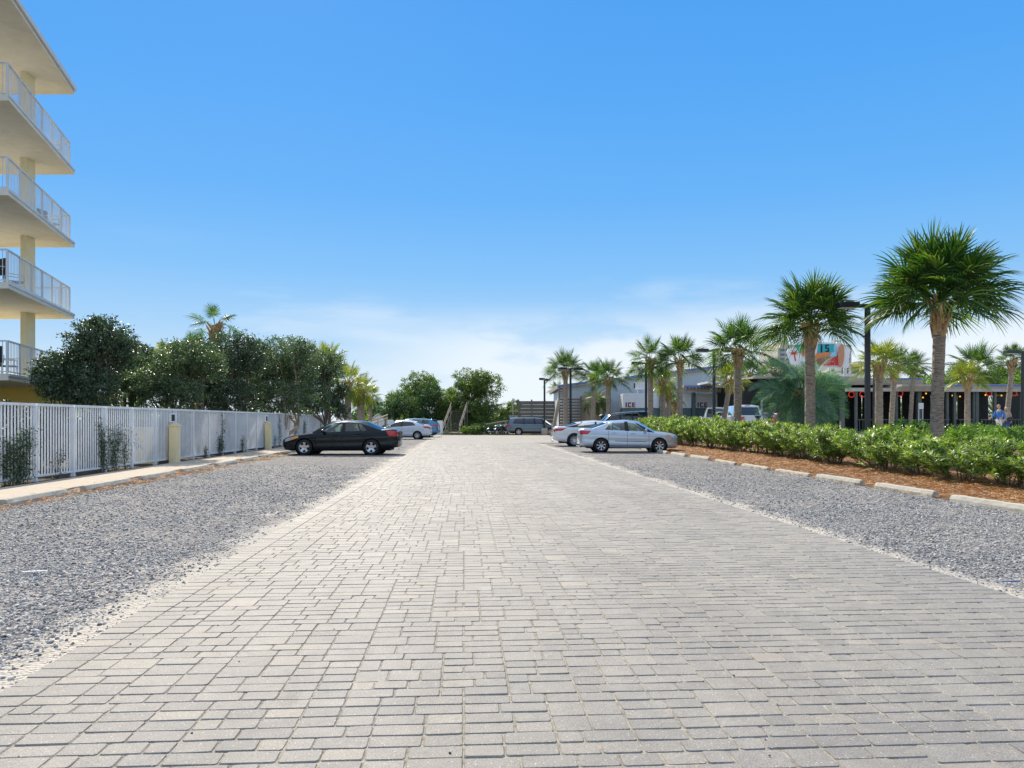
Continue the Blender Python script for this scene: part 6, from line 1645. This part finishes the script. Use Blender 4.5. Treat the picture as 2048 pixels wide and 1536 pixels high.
MAX = dict(name='parked_sedan', L=4.90, hw=0.93, r=0.345, wx=(0.98, 3.76), tailin=.07, nose=.2,
    side_top=[(0, .62), (.12, .68), (.5, .79), (1.1, .89), (1.5, .93), (2.6, .975), (3.3, 1.02), (4.0, 1.06), (4.6, 1.06), (4.85, 1.02), (4.9, .97)],
    bot=[(0, .26), (.1, .2), (.5, .18), (1.3, .18), (3.3, .19), (4.3, .25), (4.75, .32), (4.9, .38)],
    deck=[(0, .66), (.12, .73), (.5, .84), (1.1, .95), (1.4, 1.0), (2.6, 1.0), (4.0, 1.10), (4.6, 1.12), (4.82, 1.09), (4.9, 1.02)],
    hole=(1.5, 3.9), doors=[(1.5, 2.55), (2.55, 3.45)], hb=.82, ht=.59, crown=0.08, bow=(.28, .16, .26, .12),
    stations=[(1.25, 2.05, 1.28, 'b'), (1.55, 2.18, 1.31, 'd'), (2.48, 2.52, 1.355, 'b'), (2.60, 2.62, 1.355, 'd'), (3.35, 3.05, 1.33, 'd'), (3.72, 3.30, 1.29, 'b'), (4.25, 3.52, 1.255, 'p')],
    head=[(0.06, .70), (0.70, .86), (0.62, .95), (0.12, .92)], tail=[(4.45, .74), (4.895, .70), (4.895, .90), (4.16, .94)], tailrear=(.40, .78, .80, .95), pz=.62,
    glass={'*': gl_dark}, wheel='multi', mir=1.72)
ACC = dict(name='parked_sedan', L=4.37, hw=0.85, r=0.30, wx=(0.84, 3.41), tailin=.05, nose=.2,
    side_top=[(0, .60), (.12, .68), (.5, .80), (1.0, .87), (1.3, .90), (2.2, .96), (3.2, 1.03), (3.8, 1.07), (4.2, 1.06), (4.34, 1.0), (4.37, .95)],
    bot=[(0, .27), (.1, .22), (.5, .20), (1.3, .20), (3.0, .21), (3.9, .26), (4.3, .32), (4.37, .38)],
    deck=[(0, .64), (.12, .73), (.5, .85), (1.0, .93), (1.2, .96), (2.2, 1.0), (3.6, 1.09), (4.1, 1.12), (4.3, 1.07), (4.37, 1.0)],
    hole=(1.3, 3.55), doors=[(1.28, 2.26), (2.26, 3.08)], hb=.76, ht=.55, crown=0.085, bow=(.26, .15, .22, .12),
    stations=[(0.98, 1.80, 1.31, 'b'), (1.26, 1.92, 1.34, 'd'), (2.14, 2.22, 1.385, 'b'), (2.24, 2.30, 1.385, 'd'), (2.95, 2.78, 1.36, 'd'), (3.30, 2.98, 1.325, 'p'), (3.90, 3.20, 1.28, 'p')],
    head=[(0.06, .64), (0.80, .86), (0.70, .97), (0.12, .93)], tail=[(3.96, .72), (4.365, .66), (4.365, .88), (3.80, .90)], tailrear=(.42, .68, .78, .93), pz=.55,
    glass={'*': gl_dark}, wheel='multi', mir=1.35)
HAT = dict(name='parked_hatchback', L=4.50, hw=0.90, r=0.335, wx=(0.88, 3.58), tailin=.10, nose=.16,
    side_top=[(0, .72), (.12, .80), (.5, .93), (1.0, 1.0), (1.3, 1.03), (2.2, 1.07), (3.2, 1.12), (3.9, 1.16), (4.3, 1.15), (4.47, 1.08), (4.5, 1.02)],
    bot=[(0, .32), (.1, .26), (.5, .24), (1.3, .24), (3.0, .25), (3.9, .30), (4.4, .36), (4.5, .42)],
    deck=[(0, .76), (.12, .85), (.5, .98), (1.0, 1.05), (1.2, 1.08), (2.2, 1.1), (3.8, 1.18), (4.3, 1.17), (4.47, 1.1), (4.5, 1.04)],
    hole=(1.3, 4.15), doors=[(1.32, 2.32), (2.32, 3.2)], hb=.8, ht=.60, crown=0.07, bow=(.24, .14, .12, .10),
    stations=[(1.02, 1.72, 1.46, 'b'), (1.30, 1.86, 1.49, 'g'), (2.22, 2.30, 1.535, 'b'), (2.36, 2.40, 1.535, 'g'), (3.10, 3.12, 1.52, 'b'), (3.18, 3.18, 1.515, 'g'), (3.72, 3.56, 1.49, 'p'), (4.34, 3.95, 1.45, 'p')],
    head=[(0.06, .70), (0.74, .88), (0.66, .97), (0.12, .94)], tail=[(4.1, .74), (4.495, .72), (4.495, .90), (3.95, .90)], tailrear=(.48, .76, .90, 1.05), pz=.66,
    glass={'*': gl_clear, 'r': gl_dark}, wheel='nine', mir=1.42, extra=[roof_rails, spoiler])
VAN = dict(name='parked_minivan', L=5.15, hw=1.0, r=0.345, wx=(0.98, 3.98), tailin=.08, nose=.2,
    side_top=[(0, .70), (.12, .78), (.5, .92), (1.0, 1.0), (1.4, 1.05), (2.4, 1.06), (3.4, 1.06), (4.3, 1.10), (4.9, 1.12), (5.12, 1.06), (5.15, 1.0)],
    bot=[(0, .30), (.1, .24), (.5, .21), (1.3, .20), (3.4, .21), (4.5, .26), (5.05, .34), (5.15, .40)],
    deck=[(0, .76), (.12, .84), (.5, 1.0), (1.0, 1.08), (1.2, 1.12), (2.2, 1.12), (4.6, 1.14), (4.9, 1.14), (5.12, 1.1), (5.15, 1.04)],
    hole=(1.25, 4.8), doors=[(1.45, 2.5), (2.5, 3.5)], hb=.9, ht=.70, crown=0.07, bow=(.34, .2, .10, .08),
    stations=[(0.92, 1.78, 1.58, 'b'), (1.25, 1.98, 1.615, 'd'), (2.34, 2.42, 1.665, 'b'), (2.46, 2.54, 1.665, 'd'), (3.42, 3.45, 1.665, 'b'), (3.50, 3.53, 1.665, 'd'), (4.55, 4.32, 1.645, 'p'), (4.99, 4.78, 1.61, 'p')],
    head=[(0.06, .72), (0.80, .88), (0.72, .97), (0.12, .93)], tail=[(4.72, .70), (5.145, .70), (5.145, .98), (4.80, .96)], tailrear=(.62, .86, .82, 1.06), pz=.72,
    glass={'*': gl_dark}, wheel='nine', mir=1.5)
SUV = dict(name='parked_suv', L=5.05, hw=0.97, r=0.38, wx=(0.95, 3.90), tailin=.08, nose=.10,
    side_top=[(0, .80), (.12, .88), (.5, 1.0), (1.1, 1.06), (1.5, 1.09), (2.4, 1.11), (3.4, 1.14), (4.3, 1.17), (4.8, 1.17), (5.02, 1.1), (5.05, 1.04)],
    bot=[(0, .40), (.1, .34), (.5, .30), (1.3, .28), (3.4, .28), (4.5, .33), (4.95, .42), (5.05, .48)],
    deck=[(0, .86), (.12, .95), (.5, 1.07), (1.1, 1.14), (1.3, 1.16), (2.2, 1.16), (4.5, 1.18), (4.8, 1.18), (5.02, 1.13), (5.05, 1.06)],
    hole=(1.45, 4.7), doors=[(1.5, 2.5), (2.5, 3.38)], hb=.86, ht=.66, crown=0.07, bow=(.2, .14, .10, .08),
    stations=[(1.22, 1.85, 1.62, 'b'), (1.50, 2.0, 1.65, 'd'), (2.42, 2.48, 1.69, 'b'), (2.54, 2.58, 1.69, 'd'), (3.30, 3.32, 1.69, 'b'), (3.38, 3.40, 1.69, 'd'), (4.10, 4.0, 1.68, 'p'), (4.90, 4.58, 1.63, 'p')],
    head=[(0.06, .74), (0.55, .86), (0.50, .96), (0.12, .95)], tail=[(4.62, .66), (5.045, .66), (5.045, .92), (4.70, .92)], tailrear=(.60, .84, .82, 1.08), pz=.75,
    glass={'*': gl_dark}, wheel='six', mir=1.65, trim=True, trimk=(1, 6), extra=[roof_rails])
import copy as _cp
p_black = paint('black_teal_paint', (0.002, 0.009, 0.013), 0.0, 0.2, 0.03, 0.45, 0.15); p_silver = paint('silver_blue_paint', (0.52, 0.60, 0.70), 0.65, 0.32)
p_white = paint('white_paint', (0.74, 0.75, 0.77), 0.0, 0.3); p_white2 = paint('cool_white_paint', (0.66, 0.70, 0.78), 0.0, 0.3)
p_blue = paint('steel_blue_paint', (0.06, 0.20, 0.36), 0.6, 0.28); p_van = paint('slate_teal_paint', (0.12, 0.17, 0.21), 0.65, 0.3)
p_navy = paint('navy_paint', (0.012, 0.03, 0.06), 0.5, 0.25); p_dkred = paint('dark_red_paint', (0.16, 0.012, 0.012), 0.4, 0.3)
HAT['bodymat'] = p_blue
RX = TH * 0.5
def at_left(S, u_rear, v, **k): p = RW(u_rear - S['L'], v + S['hw']); return p       # nose to the left, rear to the drive
def place(S, lab, cat, d_near, px_rear, body, face, **k):
    """near flank at distance d_near; px_rear is the photo column of the tail"""
    if face == 'left':
        x = px(px_rear, d_near) - S['L']; return car(S, lab, cat, (x, d_near + S['hw'], 0), k.get('rz', 0.0), body, pitch=k.get('pitch', 0))
    x = px(px_rear, d_near) + S['L']; return car(S, lab, cat, (x, d_near + S['hw'], 0), PI + k.get('rz', 0.0), body, pitch=k.get('pitch', 0))
place(TL, 'glossy black sedan with five spoke wheels, nose to the white fence', 'car', 30.6, 794, p_black, 'left', rz=0.0)
place(RIO, 'silver blue sedan with its nose to the oleander hedge, nearest on the right', 'car', 33.2, 1160, p_silver, 'right')
place(MAX, 'white sedan with large boomerang tail light behind the silver blue one', 'car', 41.0, 1107, p_white, 'right')
place(ACC, 'white compact sedan with dark windows parked behind the black one', 'car', 56.5, 860, p_white2, 'left')
place(HAT, 'steel blue hatchback parked farthest back on the left side', 'car', 63.5, 877, p_blue, 'left')
place(VAN, 'slate coloured minivan parked by the concrete based lamp post', 'car', 72.5, 1013, p_van, 'right')
dd = 52.0; p = (px(1310, dd) , dd + 1.0)
sv = car(SUV, 'navy sport utility car on the slope behind the left end of the hedge', 'car', (px(1173, 52), 53.0, 0.07), 0.0, p_navy)
sv.rotation_euler = (0, -0.085, 0.05); sv.location = (px(1172, 52), 53.0, 0.02)
# white sport utility car, tail towards us
SW = _cp.deepcopy({k: v for k, v in SUV.items() if k not in ('glass', 'extra')}); SW['glass'] = {'*': gl_clear, 'r': gl_clear}; SW['extra'] = [roof_rails]; SW['L'] = 5.05
SW['stations'] = [(a, b_, c + 0.13, k) for a, b_, c, k in SUV['stations']]; SW['trim'] = False
x = px(1420, 52)
c_ = car(SW, 'white sport utility car seen from behind over the hedge, left of the leaning palm', 'car', (0, 0, 0), 0, p_white)
c_.rotation_euler = (0, 0, -PI / 2 - 0.22); M = Matrix.Rotation(-PI / 2 - 0.22, 4, 'Z') @ Vector((5.05, 0, 0)); c_.location = (x - M.x, 50 - M.y, 0.46)
SR = _cp.copy(SW); SR['name'] = 'parked_suv'; SR['glass'] = {'*': gl_dark}
c_ = car(SR, 'dark red sport utility car beside the white pickup, behind the palm trunk', 'car', (0, 0, 0), 0, p_dkred)
M = Matrix.Rotation(-PI / 2 + 0.1, 4, 'Z') @ Vector((5.05, 0, 0)); c_.rotation_euler = (0, 0, -PI / 2 + 0.1); c_.location = (px(1580, 48) - M.x, 48 - M.y, 0.10)
SX = _cp.copy(SW); SX['glass'] = {'*': gl_dark}
c_ = car(SX, 'white car with a black window glimpsed between the leaning palm and the mid sized palm', 'car', (0, 0, 0), 0, p_white)
M = Matrix.Rotation(-PI / 2, 4, 'Z') @ Vector((5.05, 0, 0)); c_.rotation_euler = (0, 0, -PI / 2); c_.location = (px(1464, 56) - M.x, 56 - M.y, 0.25)
# white pickup, tail towards us
def pickup(x, y, z, rz):
    e = empty('pickup_truck', (x, y, z), rz, label='white pickup truck with its tailgate to the hedge', cat='pickup truck', group='parked cars')
    # local: tail at y=0, nose towards +y
    m = MB()
    def sect(y0, y1, w0, w1, z0, z1, bev=0.05): m.box((0, (y0 + y1) / 2, (z0 + z1) / 2), (w0, y1 - y0, z1 - z0), 0, 0, bev)
    m.b2(-1.0, -0.80, 0.06, 2.05, 0.55, 1.30, bev=0.03); m.b2(0.80, 1.0, 0.06, 2.05, 0.55, 1.30, bev=0.03); m.b2(-0.8, 0.8, 0.1, 2.0, 0.6, 0.72); m.b2(-1.0, 1.0, 2.06, 5.7, 0.55, 1.30, bev=0.06)
    b = m.build('body', p_white, e)
    m = MB(); m.b2(-0.79, 0.79, 0.0, 0.06, 0.66, 1.28, bev=0.015); m.b2(-0.72, 0.72, -0.006, 0.0, 0.72, 0.98); tg = m.build('tailgate', p_white, e)
    m = MB(); m.b2(-0.17, 0.17, -0.025, -0.001, 1.16, 1.29, bev=0.01); m.build('handle', m_dark, tg)
    m = MB(); m.lathe([(0.0, -0.02), (0.09, -0.018), (0.11, 0.0)], 20, 'Y', (0, 0, 1.07)); o = m.build('badge', M_('badge_blue', (0.02, 0.04, 0.10), 0.3), tg)
    m = MB(); m.box((0, -0.10, 0.58), (1.9, 0.18, 0.18), 0, 0, 0.04); m.build('bumper', m_chrome, e)
    m = MB(); m.b2(-0.17, 0.17, -0.205, -0.193, 0.52, 0.66); m.build('licence_plate', m_plate, e)
    for s in (-1, 1): m = MB(); m.b2(s * 0.90 - 0.095, s * 0.90 + 0.095, -0.02, 0.10, 0.84, 1.22, bev=0.02); m.build('tail_light', m_tail, e)
    # cab frame
    def ring(t): w = 0.93 + (0.72 - 0.93) * t; return w
    z0, z1 = 1.29, 1.92; y0b, y0t, y1b, y1t = 2.10, 2.22, 4.75, 4.05
    P = lambda s, t, f: Vector((s * (0.92 - 0.20 * t), (y0b + (y0t - y0b) * t) * (1 - f) + (y1b + (y1t - y1b) * t) * f, z0 + (z1 - z0) * t))
    m = MB()
    def quad(a, b_, c, d, mb): mb.add([a, b_, c, d], [(0, 1, 2, 3)])
    # back: frame of pillars around the window
    xs_ = (-1, -0.80, 0.80, 1)
    def B(xr, t): p = P(1, t, 0); return Vector((p.x * xr, p.y - 0.02 * (1 - xr * xr), p.z))
    for (xa, xb_, ta, tb) in ((-1, -0.84, 0, 1), (0.84, 1, 0, 1), (-0.84, 0.84, 0, 0.06), (-0.84, 0.84, 0.86, 1)): quad(B(xa, ta), B(xb_, ta), B(xb_, tb), B(xa, tb), m)
    g = MB(); quad(B(-0.84, 0.06), B(0.84, 0.06), B(0.84, 0.86), B(-0.84, 0.86), g); g.build('rear_window', gl_dark, e)
    for s in (-1, 1):
        for (fa, fb) in ((0, 0.1), (0.5, 0.56), (0.93, 1)): quad(P(s, 0, fa), P(s, 0, fb), P(s, 1, fb), P(s, 1, fa), m)
        for (ta, tb) in ((0, .05), (.88, 1)):
            for (fa, fb) in ((0.1, 0.5), (0.56, 0.93)): quad(P(s, ta, fa), P(s, ta, fb), P(s, tb, fb), P(s, tb, fa), m)
        for (fa, fb) in ((0.1, 0.5), (0.56, 0.93)): g = MB(); quad(P(s, .05, fa), P(s, .05, fb), P(s, .88, fb), P(s, .88, fa), g); g.build('window', gl_dark, e)
    quad(P(-1, 0, 1), P(1, 0, 1), P(1, .05, 1), P(-1, .05, 1), m)
    g = MB(); quad(P(-1, .05, 1), P(1, .05, 1), P(1, .95, 1), P(-1, .95, 1), g); g.build('windscreen', gl_clear, e)
    vs = []
    for f in (0, .1, .5, .9, 1):
        for xr in (-1, -.9, -.5, 0, .5, .9, 1): p = P(1, 1, f); vs.append((p.x * xr, p.y, p.z + 0.075 * (1 - xr ** 4) * (1 - (2 * f - 1) ** 6) + 0.0))
    m.add(vs, [(i * 7 + j, i * 7 + j + 1, (i + 1) * 7 + j + 1, (i + 1) * 7 + j) for i in range(4) for j in range(6)], 0, True); m.build('cab', p_white, e)
    m = MB(); m.box((0, 2.2, 1.93), (0.3, 0.03, 0.035), 0, 0, 0.008); m.build('brake_light', m_tail, e)
    for s in (-1, 1): m = MB(); m.box((s * 1.12, 4.5, 1.40), (0.2, 0.10, 0.24), 0, 0, 0.03); m.build('mirror', m_dark, e)
    for yy in (1.15, 4.75):
        for s in (-1, 1):
            h = wheel(e, s * 0.86, yy, 0.39, 0.39, 0.26, 'six', s); h.rotation_euler = (0, 0, -PI / 2)
    m = MB(); m.b2(-0.8, 0.8, 0.3, 5.4, 0.32, 0.56); m.b2(-0.75, 0.75, 3.0, 3.2, 1.0, 1.62, bev=0.04); m.build('underbody', m_under, e)
    return e
pickup(px(1516, 44.5), 44.5, 0.42, -0.02)
# motorcycles
def moto(x, y, rz, label, tank, helmet=None):
    e = empty('motorcycle', (x, y, 0), rz, label=label, cat='motorcycle', group='motorcycles parked beside the minivan')
    for xx in (-0.72, 0.72):
        h = empty('wheel', (xx, 0, 0.31)); h.parent = e
        m = MB(); m.lathe([(0.23, -0.05), (0.29, -0.055), (0.31, -0.02), (0.31, 0.02), (0.29, 0.055), (0.23, 0.05)], 24, 'Y'); m.build('tyre', m_rubber, h)
        m = MB(); m.lathe([(0.235, -0.03), (0.215, 0), (0.235, 0.03)], 24, 'Y')
        for k in range(10): a = k * PI / 5; m.tube([(0, 0.02 * (-1) ** k, 0), (0.22 * math.cos(a), 0, 0.22 * math.sin(a))], 0.006, 4)
        m.build('rim', m_chrome, h)
    m = MB(); m.tube([(-0.72, 0.07, 0.31), (-0.1, 0.1, 0.36), (0.25, 0.05, 0.5), (0.42, 0, 0.85)], 0.022, 6); m.tube([(-0.72, -0.07, 0.31), (-0.1, -0.1, 0.36), (0.25, -0.05, 0.5)], 0.022, 6); m.tube([(-0.6, 0, 0.62), (0.0, 0, 0.66), (0.42, 0, 0.85)], 0.024, 6); m.build('frame', m_dark, e)
    m = MB()
    for s in (-1, 1): m.tube([(0.72, s * 0.08, 0.31), (0.46, s * 0.08, 0.86)], 0.022, 6)
    m.build('fork', m_chrome, e)
    m = MB(); m.lathe([(0.0, -0.26), (0.10, -0.22), (0.15, -0.05), (0.14, 0.12), (0.08, 0.24), (0, 0.27)], 14, 'X', (0.12, 0, 0.80)); m.build('fuel_tank', tank, e)
    m = MB(); m.box((-0.30, 0, 0.74), (0.44, 0.26, 0.09), 0, 0, 0.04); m.box((-0.62, 0, 0.80), (0.26, 0.22, 0.10), 0, 0, 0.04, ry=0.2); m.build('seat', m_seat, e)
    m = MB(); m.box((0.02, 0, 0.46), (0.42, 0.26, 0.30), 0, 0, 0.04); m.lathe([(0.0, -0.15), (0.11, -0.15), (0.11, 0.15), (0, 0.15)], 14, 'Y', (-0.05, 0, 0.38)); m.lathe([(0.06, -0.1), (0.075, 0), (0.06, 0.1)], 10, 'Z', (0.08, 0, 0.62)); m.build('engine', m_alloy, e)
    m = MB(); m.tube([(0.40, -0.38, 0.98), (0.36, -0.2, 1.06), (0.46, 0, 0.95), (0.36, 0.2, 1.06), (0.26, 0.40, 1.0)], 0.014, 6); m.build('handlebar', m_chrome, e)
    m = MB(); m.lathe([(0.0, -0.1), (0.07, -0.07), (0.095, 0.03), (0.09, 0.06), (0, 0.065)], 14, 'X', (0.56, 0, 0.86)); m.build('headlight', m_head, e)
    m = MB(); m.tube([(0.05, -0.16, 0.30), (-0.3, -0.18, 0.26), (-0.95, -0.18, 0.34)], [0.03, 0.035, 0.045], 8); m.build('exhaust', m_chrome, e)
    m = MB(); th = [k * PI / 10 for k in range(1, 8)]
    for (cx, a0) in ((-0.72, 0.2), (0.72, 0.5)):
        vs, fs = [], []
        for k in range(9):
            a = a0 + k * (PI - 0.7) / 8
            for s in (-0.075, 0, 0.075): vs.append((cx + 0.35 * math.cos(a), s, 0.31 + (0.35 - abs(s) * 0.25) * math.sin(a)))
        for k in range(8):
            for j in (0, 1): fs.append((k * 3 + j, k * 3 + j + 1, k * 3 + j + 4, k * 3 + j + 3))
        m.add(vs, fs, 0, True)
    m.build('mudguard', tank, e)
    m = MB(); m.box((-0.95, 0, 0.66), (0.05, 0.1, 0.07), 0, 0, 0.012); m.build('tail_light', m_tail, e)
    m = MB()
    for s in (-1, 1): m.box((-0.55, s * 0.22, 0.52), (0.4, 0.14, 0.26), 0, 0, 0.04)
    m.build('saddlebag', m_seat, e)
    return e
moto(px(991, 76), 76.2, 0.5, 'silver motorcycle leftmost beside the minivan', p_silver)
moto(px(1002, 75), 75.0, 0.9, 'dark green motorcycle between the silver one and the minivan', paint('green_tank', (0.02, 0.12, 0.06)))
moto(px(1011, 74), 75.6, 1.2, 'black motorcycle closest to the tail of the minivan', p_black)

# ============================================================ PEOPLE
m_skin = M_('skin', (0.55, 0.33, 0.23), 0.6, var=0.06); m_bshirt = M_('blue_shirt_cloth', (0.04, 0.20, 0.55), 0.9, var=0.12, scale=8)
m_wshort = M_('white_shorts_cloth', (0.72, 0.72, 0.70), 0.9, var=0.06); m_denim = M_('blue_denim', (0.05, 0.10, 0.22), 0.9, var=0.2, scale=20)
m_tan = M_('tan_vest_cloth', (0.55, 0.40, 0.30), 0.9, var=0.1); m_hair = M_('blond_hair', (0.36, 0.25, 0.13), 0.7, var=0.3, scale=30); m_hair2 = M_('short_grey_hair', (0.12, 0.10, 0.09), 0.8, var=0.3); m_bag = M_('black_bag_leather', (0.02, 0.02, 0.02), 0.5)
def skin_body(name, joints, edges, mat, parent, sub=2):
    me = bpy.data.meshes.new(name); me.from_pydata([j[:3] for j in joints], edges, []); o = bpy.data.objects.new(name, me); COL.objects.link(o); o.parent = parent
    me.materials.append(mat)
    o.modifiers.new('skin', 'SKIN'); o.modifiers.new('sub', 'SUBSURF').levels = sub; o.modifiers['sub'].render_levels = sub
    o.modifiers['skin'].use_smooth_shade = True
    sv_ = me.skin_vertices[0].data
    for i, j in enumerate(joints): sv_[i].radius = (j[3], j[4] if len(j) > 4 else j[3]); sv_[i].use_root = (i == 0)
    return o
def person(x, y, z, rz, label, male=True, s=1.0):
    """facing +x; the figure strides along +x, in metres for a 1.76 m adult"""
    e = empty('person', (x, y, z), rz, label=label, cat='person', group='people walking by the pavilion'); e.scale = (s, s, s)
    sw = 0.19 if male else 0.165
    J = [(0, 0, .95, .135, .11), (0.01, 0, 1.12, .125, .095), (0.02, 0, 1.32, .15, .10), (0.01, 0, 1.44, .09, .07), (0.02, 0, 1.52, .052), (0.035, 0, 1.57, .06),
         (.0, sw, 1.41, .058), (-.10, sw + .06, 1.15, .045), (-.02, sw + .07, .92, .034), (0.02, sw + .06, .86, .036),
         (.0, -sw, 1.41, .058), (.13, -sw - .05, 1.17, .045), (.33, -sw - .05, 1.05, .034), (.39, -sw - .05, 1.02, .036),
         (.0, .09, .90, .092), (.14, .10, .50, .062), (.10, .10, .30, .056), (.02, .10, .09, .04), (.10, .10, .04, .04), (.19, .10, .03, .032),
         (.0, -.09, .90, .092), (-.05, -.10, .50, .062), (-.20, -.10, .30, .056), (-.32, -.10, .12, .04), (-.26, -.10, .05, .04), (-.17, -.10, .03, .032)]
    E = [(0, 1), (1, 2), (2, 3), (3, 4), (4, 5), (3, 6), (6, 7), (7, 8), (8, 9), (3, 10), (10, 11), (11, 12), (12, 13), (0, 14), (14, 15), (15, 16), (16, 17), (17, 18), (18, 19), (0, 20), (20, 21), (21, 22), (22, 23), (23, 24), (24, 25)]
    # five fingers on each hand, rooted in the palm
    for (hi, pr) in ((9, 8), (13, 12)):
        a, p0 = Vector(J[hi][:3]), Vector(J[pr][:3]); ax = (a - p0).normalized(); sd = ax.cross(Vector((0, 1, 0))).normalized()
        for k, (o_, L) in enumerate(((-.026, .062), (-.009, .075), (.009, .078), (.026, .066), (.04, .05))):
            st_ = a + sd * o_ * 1.1 + ax * (0.01 if k < 4 else -0.02); dv = (ax + sd * (0.1 * (k - 1.5) if k < 4 else 0.9)).normalized()
            b0 = len(J); J.append((*(st_ + dv * 0.02), .010)); J.append((*(st_ + dv * L * 0.6 + Vector((0, -0.008, 0))), .009)); J.append((*(st_ + dv * L + Vector((0, -0.02, 0))), .007)); E += [(hi, b0), (b0, b0 + 1), (b0 + 1, b0 + 2)]
    skin_body('body', J, E, m_skin, e)
    # head with face
    m = MB(); hx, hz = 0.05, 1.665; prof = []
    vs, fs = [], []; N, K = 18, 16
    for i in range(N + 1):
        ph = PI * i / N
        for j in range(K):
            th = 2 * PI * j / K; X, Y, Z = math.sin(ph) * math.cos(th), math.sin(ph) * math.sin(th), math.cos(ph)
            rx_ = 0.098 * (1 - 0.10 * max(0, -Z)); ry_ = 0.076 * (1 - 0.28 * max(0, -Z) ** 1.5); x_, y_, z_ = X * rx_, Y * ry_, Z * 0.118
            f = max(0, X)
            if abs(Y) < 0.35 and -0.45 < Z < 0.12: x_ += 0.022 * f ** 4 * (1 - abs(Y) / 0.35) * (1 - abs(Z + 0.17) / 0.3)     # nose
            if abs(abs(Y) - 0.4) < 0.2 and abs(Z - 0.05) < 0.14: x_ -= 0.008 * f ** 3                                     # eye sockets
            if abs(Y) < 0.4 and abs(Z + 0.52) < 0.1: x_ += 0.006 * f ** 3                                                  # lips
            if Z < -0.75: x_ += 0.012 * f
            vs.append((hx + x_, y_, hz + z_))
    for i in range(N):
        for j in range(K): fs.append((i * K + j, i * K + (j + 1) % K, (i + 1) * K + (j + 1) % K, (i + 1) * K + j))
    m.add(vs, fs, 0, True)
    for s_ in (-1, 1): m.lathe([(0, -0.008), (0.018, -0.006), (0.026, 0), (0.02, 0.008), (0, 0.006)], 10, 'Y', (hx - 0.005, s_ * 0.078, hz - 0.01))
    hd = m.build('head', m_skin, e)
    m = MB()
    for s_ in (-1, 1): m.lathe([(0, 0.008), (0.009, 0.004), (0.011, -0.004)], 8, 'X', (hx + 0.082, s_ * 0.03, hz + 0.004))
    m.build('eyes', m_dark, hd)
    m = MB()
    if male:
        vs, fs = [], []
        for i in range(6):
            ph = 0.42 * PI * i / 5 + 0.02
            for j in range(16): th = 2 * PI * j / 16; k = 1.05 if math.cos(th) < 0.35 else 0.93; vs.append((hx + math.sin(ph) * math.cos(th) * 0.101 * k - 0.006, math.sin(ph) * math.sin(th) * 0.08 * k, hz + math.cos(ph) * 0.118 * k))
        for i in range(5):
            for j in range(16): fs.append((i * 16 + j, i * 16 + (j + 1) % 16, (i + 1) * 16 + (j + 1) % 16, (i + 1) * 16 + j))
        m.add(vs, fs, 0, True); m.build('hair', m_hair2, hd)
        top, low = m_bshirt, m_wshort; sl_ = 8
    else:
        m.lathe([(0.0, 0.128), (0.07, 0.105), (0.10, 0.04), (0.106, -0.04), (0.10, -0.13), (0.07, -0.20), (0.02, -0.22)], 18, 'Z', (hx - 0.035, 0, hz)); m.build('hair', m_hair, hd)
        top, low = m_tan, m_denim; sl_ = 6
    S_ = [(0, 0, .93, .150, .125), (0.01, 0, 1.12, .138, .108), (0.02, 0, 1.32, .165, .115), (0.01, 0, 1.43, .10, .08), (.0, sw, 1.41, .07), (-.07, sw + .045, 1.22, .062), (.0, -sw, 1.41, .07), (.09, -sw - .035, 1.24, .062)]
    Es = [(0, 1), (1, 2), (2, 3), (3, 4), (4, 5), (3, 6), (6, 7)]
    if male: S_ += [(-.10, sw + .06, 1.15, .057), (-.03, sw + .07, .96, .045), (.13, -sw - .05, 1.17, .057), (.30, -sw - .05, 1.065, .045)]; Es += [(5, 8), (8, 9), (7, 10), (10, 11)]
    skin_body('shirt', S_, Es, top, e)
    P_ = [(0, 0, .95, .142, .118), (.0, .09, .88, .105), (.09, .10, .64, .088), (.0, -.09, .88, .105), (-.03, -.10, .64, .088)]; Ep = [(0, 1), (1, 2), (0, 3), (3, 4)]
    if not male: P_ += [(.14, .10, .50, .075), (.10, .10, .30, .068), (.03, .10, .12, .058), (-.05, -.10, .50, .075), (-.20, -.10, .30, .068), (-.30, -.10, .15, .058)]; Ep += [(2, 5), (5, 6), (6, 7), (4, 8), (8, 9), (9, 10)]
    skin_body('shorts' if male else 'jeans', P_, Ep, low, e)
    for (fx, fy, fz) in ((.09, .10, .035), (-.24, -.10, .045)):
        m = MB(); m.box((fx, fy, fz), (0.28, 0.10, 0.075), 0, 0, 0.03); m.build('shoe', m_pnl, e)
    return e
dm = 40.5; gx = px(1999, dm)
person(gx, dm, terr(gx, dm) + 0.01, PI + 0.25, 'man in a blue long sleeved shirt and white shorts walking past the pavilion', True)
wm = person(px(2013, 41.6), 41.6, terr(px(2013, 41.6), 41.6) + 0.01, PI + 0.9, 'woman in a tan top and jeans carrying a black bag just behind the man', False, 0.94)
m = MB(); m.box((0, 0, 0), (0.30, 0.12, 0.22), 0, 0, 0.04); m.tube([(-0.12, 0, 0.1), (-0.08, -0.02, 0.42), (0.08, -0.02, 0.42), (0.12, 0, 0.1)], 0.008, 5)
o = m.build('shoulder_bag', m_bag, label='black bag hanging at the hip of the woman in jeans', cat='bag'); o.location = (px(2013, 41.6) + 0.02, 41.35, terr(px(2013, 41.6), 41.6) + 1.0)
